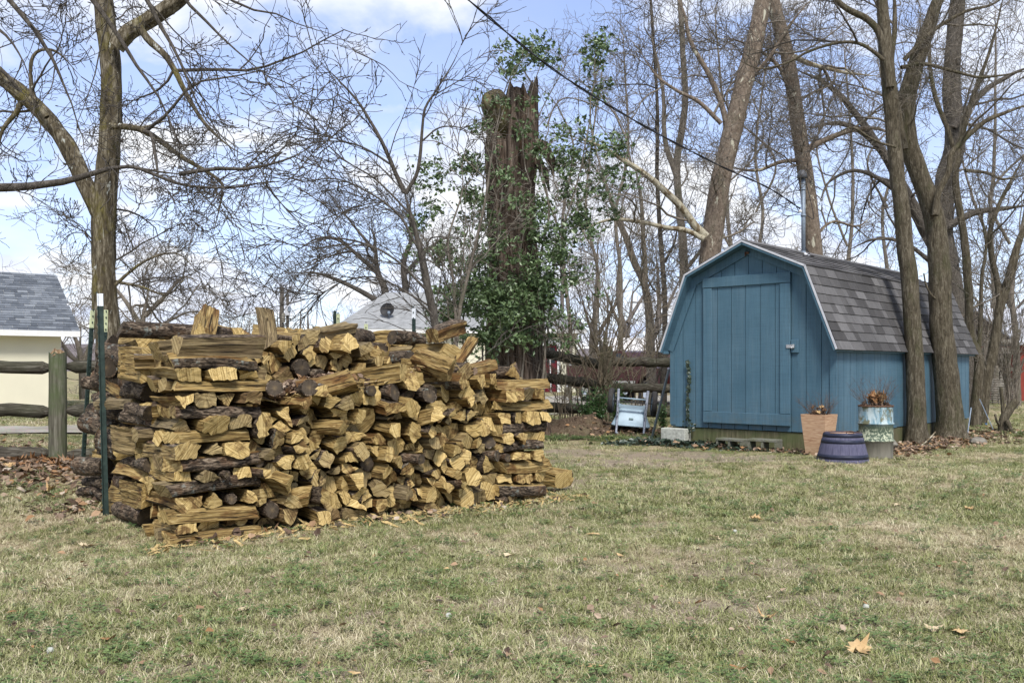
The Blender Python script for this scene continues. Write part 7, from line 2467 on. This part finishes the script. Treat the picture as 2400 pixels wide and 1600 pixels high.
# ---------------------------------------------------------------- far tree line
SP_far = [S(0.7, (1.6, 3.6), (30, 70), 0.18, 0.04, 6, 0.016, 0.2), S(1.25, (0.8, 1.9), (30, 65), 0.2, 0.04, 5, 0.014, 0.1, rmin=0.016, tip=0.010), S(1.6, (0.5, 1.0), (30, 65), 0.2, 0.04, 4, 0.014, 0.1, rmin=0.011, tip=0.008)]
protos = []
for k in range(5):
    g = random.Random(300 + k)
    x0 = 0.0
    stems = [([Vector((0, 0, 0)), Vector((g.uniform(-.3, .3), 0, 2.0)), Vector((g.uniform(-.6, .6), g.uniform(-.5, .5), 4.2)), Vector((g.uniform(-1, 1), 0, 7.5))], 0.20, 0.05, {'spec': SP_far, 'k': 14})]
    for j in range(3):
        a = g.uniform(0, 6.28); h = g.uniform(1.6, 3.4)
        stems.append(([Vector((0, 0, h)), Vector((math.cos(a) * 1.1, math.sin(a) * 1.1, h + 1.4)), Vector((math.cos(a) * 2.3, math.sin(a) * 2.3, h + 3.0))], 0.11, 0.03, {'spec': SP_far, 'k': 10}))
    protos.append(tree('distant_tree', 'x', stems, M['bark_far'], None, 200 + k, sides=(7, 5, 3, 3, 3, 3), limb_names=False))
spots = [(18, 75, 1.20, 'distant bare tree above the left end of the outbuilding roof'), (92, 80, 1.0, 'distant bare tree right of the outbuilding ridge'), (190, 90, 0.9, 'distant bare tree between outbuilding and mossy trunk'), (480, 85, 0.85, 'distant bare tree right of the round tree'), (535, 95, 0.95, 'small distant tree over the left half of the pile'),
         (590, 88, 0.85, 'small distant tree left of the utility pole'), (650, 100, 1.0, 'far bare tree just behind the utility pole'), (705, 82, 0.95, 'far bare tree between utility pole and meter post'), (740, 95, 1.1, 'distant bare tree left of the grey house roof'), (780, 88, 0.9, 'distant bare tree touching the left end of the house roof'),
         (1100, 70, 1.2, 'far bare tree glimpsed left of the stump'), (1320, 64, 1.3, 'far bare tree over the house wall'), (1400, 72, 1.5, 'far bare tree over the maroon pickup'), (1470, 66, 1.45, 'far bare tree over the pale low building'), (1540, 75, 1.5, 'far bare tree left of the shed eave'), (2320, 55, 1.2, 'far bare tree above the timber frame'), (2385, 60, 1.3, 'far bare tree above the red barn roof'), (420, 92, 0.8, 'distant bare tree just right of the mossy trunk'), (130, 98, 0.9, 'distant bare tree beside the outbuilding gable')]
for i, (px, Y, s_, lab) in enumerate(spots):
    src_ = protos[i % 5]
    if i < 5: r_ = src_
    else:
        r_ = src_.copy(); COL.objects.link(r_)
        for ch in src_.children:
            c = ch.copy(); COL.objects.link(c); c.parent = r_
    p = P(px, 0, Y)
    r_.location = (p.x, Y, 0); r_.scale = (s_, s_, s_); r_.rotation_euler = (0, 0, i * 1.3)
    tag(r_, lab, 'tree', 'distant bare trees along the horizon')

# utility pole and meter post
up = P(660, 0, 48); pole = empty('utility_pole', (up.x, 48, 0), 'dark wooden utility pole beyond the pile', 'utility pole')
hp = P(0, 673, 48).z
mb = MB(); mb.tube([(0, 0, -0.3), (0, 0, hp * .5), (0.02, 0, hp)], [0.13, 0.12, 0.10], 10); mb.build('pole_shaft', M['bark_dark'], pole)
mb = MB(); mb.box((0.12, -0.10, hp * 0.70), (0.16, 0.10, 0.5)); mb.build('conduit_box', M['greywood'], pole)
um = P(674, 0, 46); mp_ = empty('meter_post', (um.x, 46, 0), 'shorter post with a pale grey electric meter box right of the utility pole', 'meter post')
hm = P(0, 690, 46).z
mb = MB(); mb.tube([(0, 0, -.3), (0, 0, hm)], 0.075, 8); mb.build('post_shaft', M['bark_dark'], mp_)
MB().box((0.03, -0.12, P(0, 728, 46).z), (0.24, 0.14, 0.50), bev=0.02).build('meter_box', M['tin'], mp_)
MB().box((0.14, -0.20, P(0, 725, 46).z), (0.14, 0.10, 0.26), bev=0.02).build('meter', M['galv'], mp_)
# ================================================================ ROTTEN STUMP WITH CLIMBING EVERGREEN
Yst = 14.4
sb = P(1204, 0, Yst); sb = Vector((sb.x, Yst, 0.0))
stump = empty('rotten_tree', sb, 'tall rotten broken tree trunk with red brown wood, overgrown with greenery', 'dead tree')
def stump_mesh():
    n, rings = 56, 60; V, F = [], []
    q = random.Random(4)
    prof = [(0.0, 0.0, 0.58), (0.5, 0.0, 0.44), (1.4, -0.02, 0.40), (2.2, 0.03, 0.42), (2.7, 0.0, 0.38), (3.2, -0.03, 0.345), (3.9, -0.04, 0.37), (4.6, 0.0, 0.415), (5.2, 0.04, 0.36), (5.9, 0.05, 0.33)]
    zs = [p[0] for p in prof]; cx_ = [p[1] for p in prof]; rs = [p[2] for p in prof]
    # jagged top: a taller prong on the right, a lower shelf on the left
    top = []
    for k in range(n):
        a = 2 * math.pi * k / n
        h = 5.45 + 0.16 * math.cos(a - 0.3) + 0.09 * math.sin(3 * a + 0.5) + 0.07 * math.sin(9 * a) + q.uniform(-0.10, 0.10)
        if math.cos(a) < -0.6: h -= 0.30
        top.append(h)
    for i in range(rings + 1):
        for k in range(n):
            a = 2 * math.pi * k / n
            z = top[k] * i / rings
            r = np.interp(z, zs, rs); c = np.interp(z, zs, cx_)
            fl = 0.10 * mnoise.noise(Vector((math.cos(a) * 2.2, math.sin(a) * 2.2, z * 0.25))) + 0.075 * mnoise.noise(Vector((math.cos(a) * 7, math.sin(a) * 7, z * 0.45 + 5))) + 0.03 * mnoise.noise(Vector((math.cos(a) * 18, math.sin(a) * 18, z * 1.5)))
            # a long hollow cleft down the front right
            da = math.atan2(math.sin(a + 1.25), math.cos(a + 1.25))
            fl -= 0.12 * math.exp(-(da / 0.17) ** 2) * smooth((z - 1.2) / 1.0)
            da = math.atan2(math.sin(a + 2.0), math.cos(a + 2.0))
            fl -= 0.08 * math.exp(-(da / 0.12) ** 2) * smooth((z - 2.8) / 1.0)
            r = r * (1 + fl * 2.1)
            V.append((c + r * math.cos(a), r * math.sin(a), z - 0.05))
    for i in range(rings):
        for k in range(n): F.append((i * n + k, i * n + (k + 1) % n, (i + 1) * n + (k + 1) % n, (i + 1) * n + k))
    b = rings * n
    # hollow inside of the broken top
    for k in range(n):
        a = 2 * math.pi * k / n; V.append((0.04 + 0.24 * math.cos(a), 0.24 * math.sin(a), top[k] - 0.35))
    V.append((0.04, 0, 4.6)); c = len(V) - 1
    for k in range(n):
        k2 = (k + 1) % n; F.append((b + k, b + k2, b + n + k2, b + n + k)); F.append((b + n + k, b + n + k2, c))
    return MB().add(V, F, 0, True)
stump_mesh().build('trunk', M['stump'], stump)
# sawn limb stub upper left, torn slab upper right
mb = MB(); mb.tube([(-0.12, -0.05, 4.75), (-0.24, -0.20, 5.02), (-0.31, -0.33, 5.20), (-0.33, -0.38, 5.25)], [0.30, 0.23, 0.20, 0.17], 14); mb.build('limb_stub', M['bark_left'], stump)
mb = MB(); mb.tube([(0.30, -0.12, 4.55), (0.46, -0.2, 4.50), (0.58, -0.22, 4.30), (0.62, -0.22, 4.05)], [0.12, 0.10, 0.07, 0.012], 8); mb.tube([(0.35, -0.1, 4.3), (0.5, -0.2, 4.1), (0.55, -0.22, 3.8)], [0.08, 0.05, 0.01], 7); mb.build('torn_slab', M['stump'], stump)

# climbing evergreen: woody runners and small glossy leaves
vine = empty('climbing_evergreen', sb + Vector((-0.3, -0.45, 0)), 'glossy green evergreen creeper climbing over and around the rotten trunk', 'climbing plant')
vb = np.array(tuple(vine.location))
vg = np.random.default_rng(9); vq = random.Random(9)
clusters = [  # px, py, sx, sy, dY, leaves
    (1150, 715, 60, 40, -0.75, 620), (1095, 700, 40, 45, -0.6, 300), (1060, 735, 35, 30, -0.5, 240), (1205, 665, 45, 30, -0.8, 330), (1260, 700, 40, 32, -0.6, 250), (1210, 590, 35, 30, -0.75, 240), (1120, 610, 30, 40, -0.6, 200), (1320, 620, 45, 40, -0.3, 230),
    (1080, 600, 30, 30, -0.4, 120), (1085, 455, 40, 40, -0.4, 330), (1050, 400, 30, 22, -0.4, 150), (1005, 510, 22, 30, -0.3, 110), (1010, 590, 30, 24, -0.3, 120), (1230, 510, 30, 40, -0.7, 260), (1250, 450, 24, 40, -0.65, 200), (1310, 530, 45, 34, -0.3, 260), (1380, 470, 40, 40, -0.2, 260), (1340, 400, 40, 36, -0.2, 190),
    (1420, 390, 40, 26, -0.1, 150), (1355, 330, 30, 24, -0.2, 130), (1390, 135, 24, 20, 0.0, 170), (1405, 110, 20, 14, 0.0, 90), (1240, 115, 30, 20, -0.4, 220), (1200, 150, 26, 22, -0.5, 150), (1275, 135, 20, 14, -0.4, 110), (1230, 320, 24, 40, -0.75, 160), (1165, 225, 26, 20, -0.6, 100), (1235, 270, 20, 20, -0.7, 90), (1120, 290, 16, 12, -0.5, 50), (1160, 380, 22, 26, -0.65, 90),
    (1155, 520, 24, 24, -0.7, 120), (1290, 590, 30, 40, -0.5, 180), (1290, 340, 24, 24, -0.4, 80), (1180, 790, 30, 16, -0.8, 120), (1130, 790, 40, 20, -0.7, 170), (1295, 760, 30, 30, -0.5, 150), (1215, 745, 24, 24, -0.85, 140), (1390, 220, 20, 20, 0, 70), (1440, 350, 18, 18, 0, 50)]
LV, LF = [], []
cl_pos = []
for (px, py, sx_, sy_, dY, n) in clusters:
    nsub = max(3, n // 14); subs = np.stack([vg.normal(px, sx_, nsub), vg.normal(py, sy_, nsub), vg.normal(0, 0.20, nsub)], -1)
    for _ in range(int(n * (0.9 if py < 200 else 1.35 if abs(px - 1204) > 75 or py > 600 or py < 200 else 0.4))):
        sc = subs[vg.integers(nsub)]; x, y = sc[0] + vg.normal(0, 12), sc[1] + vg.normal(0, 9)
        Yv = Yst + dY + sc[2] + vg.normal(0, 0.06)
        if abs(x - 1204) < 66 and y > 190: Yv = min(Yv, Yst - 0.46 - abs(vg.normal(0, 0.08)))
        c = np.array(tuple(P(x, y, Yv))) - vb
        if vg.random() < 0.5: cl_pos.append(c)
        L = vg.uniform(0.026, 0.052); w = L * vg.uniform(0.42, 0.6)
        E = np.array(Euler((vg.normal(0.5, 0.6), vg.normal(0, 0.6), vg.uniform(0, 6.28))).to_matrix())
        # small shoots of three leaves
        for j in range(2):
            o = E @ np.array([vg.normal(0, 0.02), vg.normal(0, 0.02), vg.normal(0, 0.015)])
            tw = np.array(Euler((vg.normal(0, 0.5), vg.normal(0, 0.4), vg.uniform(0, 6.28))).to_matrix()) @ E
            pts = np.array([(-L, 0, 0), (0, -w, 0.006), (L, 0, -0.004), (0, w, 0.006)]) @ tw.T + c + o
            b = len(LV); LV += [tuple(p) for p in pts]; LF += [(b, b + 1, b + 2), (b, b + 2, b + 3)]
MB().add(LV, LF).build('leaves', M['evergreen'], vine)['kind'] = 'stuff'
# runners
VF = []; br = []
def runner(path, r0, r1, sub=6):
    pts = resample(path, 22) + vg.normal(0, 0.02, (22, 3)); br.append((pts - vb, np.linspace(r0, r1, 22)))
    for _ in range(sub):
        i = vg.integers(3, 20); d = vg.normal(size=3); d[2] = abs(d[2]) * 0.5; d /= np.linalg.norm(d); q_ = [pts[i]]
        for j in range(8): d = d + vg.normal(size=3) * 0.25 + np.array([0, 0, -0.02]); d /= np.linalg.norm(d); q_.append(q_[-1] + d * vg.uniform(0.05, 0.13))
        q_ = np.array(q_); br2.append((q_ - vb, np.linspace(0.006, 0.002, 9)))
br2 = []
for (pth, dY, r0) in (([(1150, 960), (1165, 800), (1150, 640), (1175, 480), (1160, 330), (1190, 200), (1230, 120)], -0.5, 0.022), ([(1215, 960), (1235, 760), (1215, 600), (1245, 470), (1225, 330), (1250, 200), (1290, 120)], -0.52, 0.018),
                      ([(1100, 960), (1085, 760), (1110, 620), (1090, 500), (1060, 410)], -0.5, 0.016), ([(1270, 960), (1285, 760), (1300, 600), (1340, 460), (1375, 330), (1390, 200), (1400, 110)], -0.3, 0.02), ([(1250, 960), (1270, 800), (1310, 660), (1330, 520), (1420, 390)], -0.3, 0.014),
                      ([(1060, 960), (1060, 800), (1040, 640), (1010, 540), (990, 500)], -0.4, 0.012), ([(1190, 960), (1190, 840), (1240, 720), (1320, 640), (1345, 560)], -0.5, 0.012), ([(1255, 330), (1300, 420), (1305, 560), (1290, 700)], -0.4, 0.012), ([(1130, 300), (1165, 480), (1130, 640), (1160, 760)], -0.55, 0.010)):
    runner(PX(pth, Yst + dY), r0, r0 * 0.35, 26)
VF.append(tube_batch(br, 6)); VF.append(tube_batch(br2, 3))
link_mesh('stems', mesh_from_np('stems', VF, M['bark_mid']), vine)['kind'] = 'stuff'
# bare vine twigs bristling round the stump
SPv = [S(3.0, (0.3, 1.1), (30, 90), 0.18, 0.0, 7, 0.006, 0.05), S(4, (0.15, 0.5), (30, 75), 0.22, 0.0, 5, 0.008, 0.1)]
tree('bare_vine', 'tangle of bare vines twisting up the right side of the rotten trunk', [
    (PX([(1262, 960), (1275, 800), (1262, 640), (1285, 500), (1268, 380), (1290, 280), (1250, 190)], Yst - .45), 0.022, 0.008, {'spec': SPv, 'name': 'stem'}),
    (PX([(1140, 960), (1130, 780), (1150, 620), (1130, 460), (1145, 330), (1110, 220)], Yst - .5), 0.016, 0.006, {'spec': SPv, 'name': 'stem'}),
    (PX([(1280, 300), (1300, 250), (1330, 230), (1400, 250), (1480, 300)], Yst - .3), 0.014, 0.005, {'spec': SPv, 'name': 'stem'}),
    (PX([(1140, 420), (1060, 350), (1000, 330), (930, 350)], Yst - .6), 0.012, 0.004, {'spec': SPv, 'name': 'stem'}),
    (PX([(1250, 200), (1200, 130), (1150, 120), (1080, 160)], Yst - .4), 0.012, 0.004, {'spec': SPv, 'name': 'stem'}),
], M['bark_mid'], None, 55, 'vine')

# green shrub in front of the brush, and ivy on the shed front
def leafy(name, label, c, rx, ry, rz, n, mat_, seed, L0=0.03, stems=14):
    q = random.Random(seed); e = empty(name, c, label, 'shrub'); LV, LF = [], []; mb = MB()
    for k in range(stems):
        a = q.uniform(0, 6.28); r = q.random()
        top = Vector((rx * 0.9 * r * math.cos(a), ry * 0.9 * r * math.sin(a), rz * q.uniform(0.5, 1.0)))
        mb.tube(catmull([(top.x * .2, top.y * .2, -0.03), (top.x * .5, top.y * .5, top.z * .5), top], 3), [0.006] * 4 + [0.003] * 3, 4)
        for _ in range(n // stems):
            t = q.uniform(0.25, 1.05); p = Vector((top.x * t, top.y * t, top.z * t)) + Vector((q.gauss(0, rx * .18), q.gauss(0, ry * .18), q.gauss(0, rz * .08)))
            p.z = max(p.z, 0.02)
            E = Euler((q.gauss(0.3, .6), q.gauss(0, .6), q.uniform(0, 6.28))).to_matrix(); L = L0 * q.uniform(.7, 1.3)
            b = len(LV); LV += [tuple(E @ Vector(v) + p) for v in ((-L, 0, 0), (0, -L * .42, .005), (L, 0, -.003), (0, L * .42, .005))]; LF += [(b, b + 1, b + 2), (b, b + 2, b + 3)]
    mb.build('stems', M['bark_brush'], e)['kind'] = 'stuff'
    MB().add(LV, LF).build('leaves', M[mat_], e)['kind'] = 'stuff'
    return e
p = P(1392, 985, 15.7); leafy('green_shrub', 'small dense green shrub at the foot of the bare brush behind the wheelbarrow', (p.x, p.y, g1(p.x, p.y)), 0.36, 0.30, 0.72, 2600, 'shrub_leaf', 61, 0.026, 26)
p = P(1445, 965, 16.1); leafy('green_shrub', 'second green shrub partly hidden by the upturned wheel', (p.x, p.y, g1(p.x, p.y)), 0.28, 0.25, 0.80, 900, 'shrub_leaf', 62, 0.026, 12)
p = P(1555, 975, 15.4); leafy('green_shrub', 'dark green ivy tuft beside the left shed corner', (p.x, p.y, g1(p.x, p.y)), 0.14, 0.25, 0.45, 380, 'shrub_leaf', 63, 0.026, 8)
iv = shed_world(-0.90, -0.03, 0.0); ive = empty('ivy_vine', iv, 'thin dark ivy vine climbing the blue planks left of the door', 'ivy', rz=SHED_RZ)
q = random.Random(3); LV, LF = [], []
for k in range(170):
    z = 0.16 + (q.random() ** 0.9) * 1.0
    if 0.62 < z < 0.70 and q.random() < .7: continue
    x = 0.012 * math.sin(z * 9) + q.gauss(0, 0.012 + (0.05 if z < 0.35 else 0)); L = q.uniform(0.014, 0.028)
    E = Euler((R(80) + q.gauss(0, .3), q.gauss(0, .3), q.gauss(0, 0.3))).to_matrix()
    b = len(LV); LV += [tuple(E @ Vector(v) + Vector((x, -0.012 - q.random() * 0.02, z))) for v in ((-L, 0, 0), (0, -L, 0), (L, 0, 0), (0, L * 1.1, 0))]; LF += [(b, b + 1, b + 2, b + 3)]
MB().add(LV, LF).build('leaves', M['ivy'], ive)['kind'] = 'stuff'
mb = MB(); mb.tube([(0.012 * math.sin(z * 9), -0.012, z) for z in np.linspace(0.05, 1.15, 20)], 0.004, 5); mb.build('stem', M['bark_dark'], ive)

# ================================================================ LEAVES LYING SINGLY ON THE LAWN
LEAVES = [  # px, py, size, outline, material, label, curl
    (206, 1277, 0.115, OAK_OUT, 'leaf_pale', 'pale tan oak leaf on the grass left of the left crib', 0.30), (570, 1436, 0.095, OVAL_OUT, 'leaf_pale', 'narrow curled beige leaf on the lawn below the left crib', 0.5), (1770, 1222, 0.105, LEAF_OUT, 'leaf_tan', 'tan leaf on the lawn below the shed door', 0.4),
    (1673, 1264, 0.085, OAK_OUT, 'leaf_pale', 'small pale leaf standing up in the middle of the lawn', 0.8), (1390, 1247, 0.10, OVAL_OUT, 'leaf_tan', 'pale flat leaf on the lawn right of the pile', 0.2), (1454, 1304, 0.07, OVAL_OUT, 'leaf_tan', 'tiny tan leaf just below the pale flat leaf', 0.4), (1796, 1439, 0.085, LEAF_OUT, 'leaf_tan', 'curled tan leaf on bare earth in the right lawn', 0.6),
    (1857, 1502, 0.058, OVAL_OUT, 'leaf_rust', 'small rust red leaf in the right foreground', 0.7), (2020, 1528, 0.12, LEAF_OUT, 'leaf_tan', 'large orange tan maple leaf in the right foreground', 0.35), (1733, 1566, 0.065, OVAL_OUT, 'leaf_rust', 'small dark rust leaf at the bottom centre right', 0.8), (1386, 1572, 0.085, OVAL_OUT, 'leaf_tan', 'tan curled leaf at the bottom edge centre', 0.5),
    (2190, 1478, 0.075, LEAF_OUT, 'leaf_pale', 'pale broken leaf beside the lobed oak leaf, lower right', 0.5), (2250, 1484, 0.115, OAK_OUT, 'leaf_tan', 'large lobed tan oak leaf at lower right', 0.30), (2105, 1182, 0.085, LEAF_OUT, 'leaf_pale', 'pale leaf on the grass in front of the purple half barrel', 0.4), (1040, 1190, 0.125, OAK_OUT, 'leaf_pale', 'big pale oak leaf leaning on the foot of the woodpile', 0.4),
    (255, 1497, 0.06, OVAL_OUT, 'leaf_rust', 'small orange leaf in the lower left lawn', 0.5), (1194, 1308, 0.075, OVAL_OUT, 'leaf_pale', 'grey beige leaf on the lawn below the pile centre', 0.5), (2270, 1190, 0.08, LEAF_OUT, 'leaf_tan', 'tan leaf on the grass before the thicker grey trunk', 0.4), (118, 1176, 0.12, LEAF_OUT, 'leaf_tan', 'big brown leaf among the litter below the fence post', 0.5), (225, 1188, 0.12, LEAF_OUT, 'leaf_tan', 'big tan leaf at the foot of the tallest steel post', 0.5),
    (1050, 1345, 0.05, OVAL_OUT, 'leaf_tan', 'small yellowish leaf in the mid lawn', 0.3), (830, 1583, 0.05, OVAL_OUT, 'leaf_tan', 'small yellow leaf by the bare patch at the bottom edge', 0.3), (2200, 1335, 0.06, OVAL_OUT, 'leaf_rust', 'small rusty leaf in the right middle lawn', 0.5), (1590, 1040, 0.09, LEAF_OUT, 'leaf_tan', 'orange tan leaf by the ivy at the shed corner', 0.5), (30, 1440, 0.05, OVAL_OUT, 'leaf_rust', 'dark small leaf at the left edge', 0.5)]
for i, (px, py, s_, outl, mt, lab, cu) in enumerate(LEAVES):
    p = ground_pt(px, py); p.z += 0.010
    o = leaf_mb(outl, s_, cu, 500 + i).build('fallen_leaf', M[mt], None, p)
    q = random.Random(i + 5); o.rotation_euler = (q.gauss(0, 0.12), q.gauss(0, 0.12), q.uniform(0, 6.28))
    tag(o, lab, 'leaf', 'leaves scattered singly on the lawn')
dlx, dly = rng.normal(-4.4, 0.8, 70), rng.normal(8.6, 0.6, 70)
gn_scatter('crisp_leaf_drift', [leaf_mb(LEAF_OUT, 0.11, 0.5, 700 + i) for i in range(5)], [M[k] for k in ('leaf_tan', 'leaf_rust', 'litter', 'leaf_rust', 'litter')], np.stack([dlx, dly, gz(dlx, dly) + 0.03], -1),
           rng.uniform(0.8, 1.4, 70), rng.integers(0, 5, 70), np.stack([rng.normal(0, .4, 70), rng.normal(0, .4, 70), rng.uniform(0, 6.28, 70)], -1))
# white pebbles on the lawn
for i, (px, py, s_, lab) in enumerate(((1052, 1453, 0.016, 'white pebble on the lawn, lower centre'), (2030, 1418, 0.014, 'whitish pebble in the right foreground grass'), (1723, 1252, 0.014, 'pale pebble beside the small standing leaf'), (118, 1520, 0.016, 'grey pebble in the lower left lawn'))):
    p = ground_pt(px, py); rock('pebble', (p.x, p.y, p.z + 0.015), (s_, s_ * .8, s_ * .8), lab, i + 11, 'concrete_pale', 'pebble')
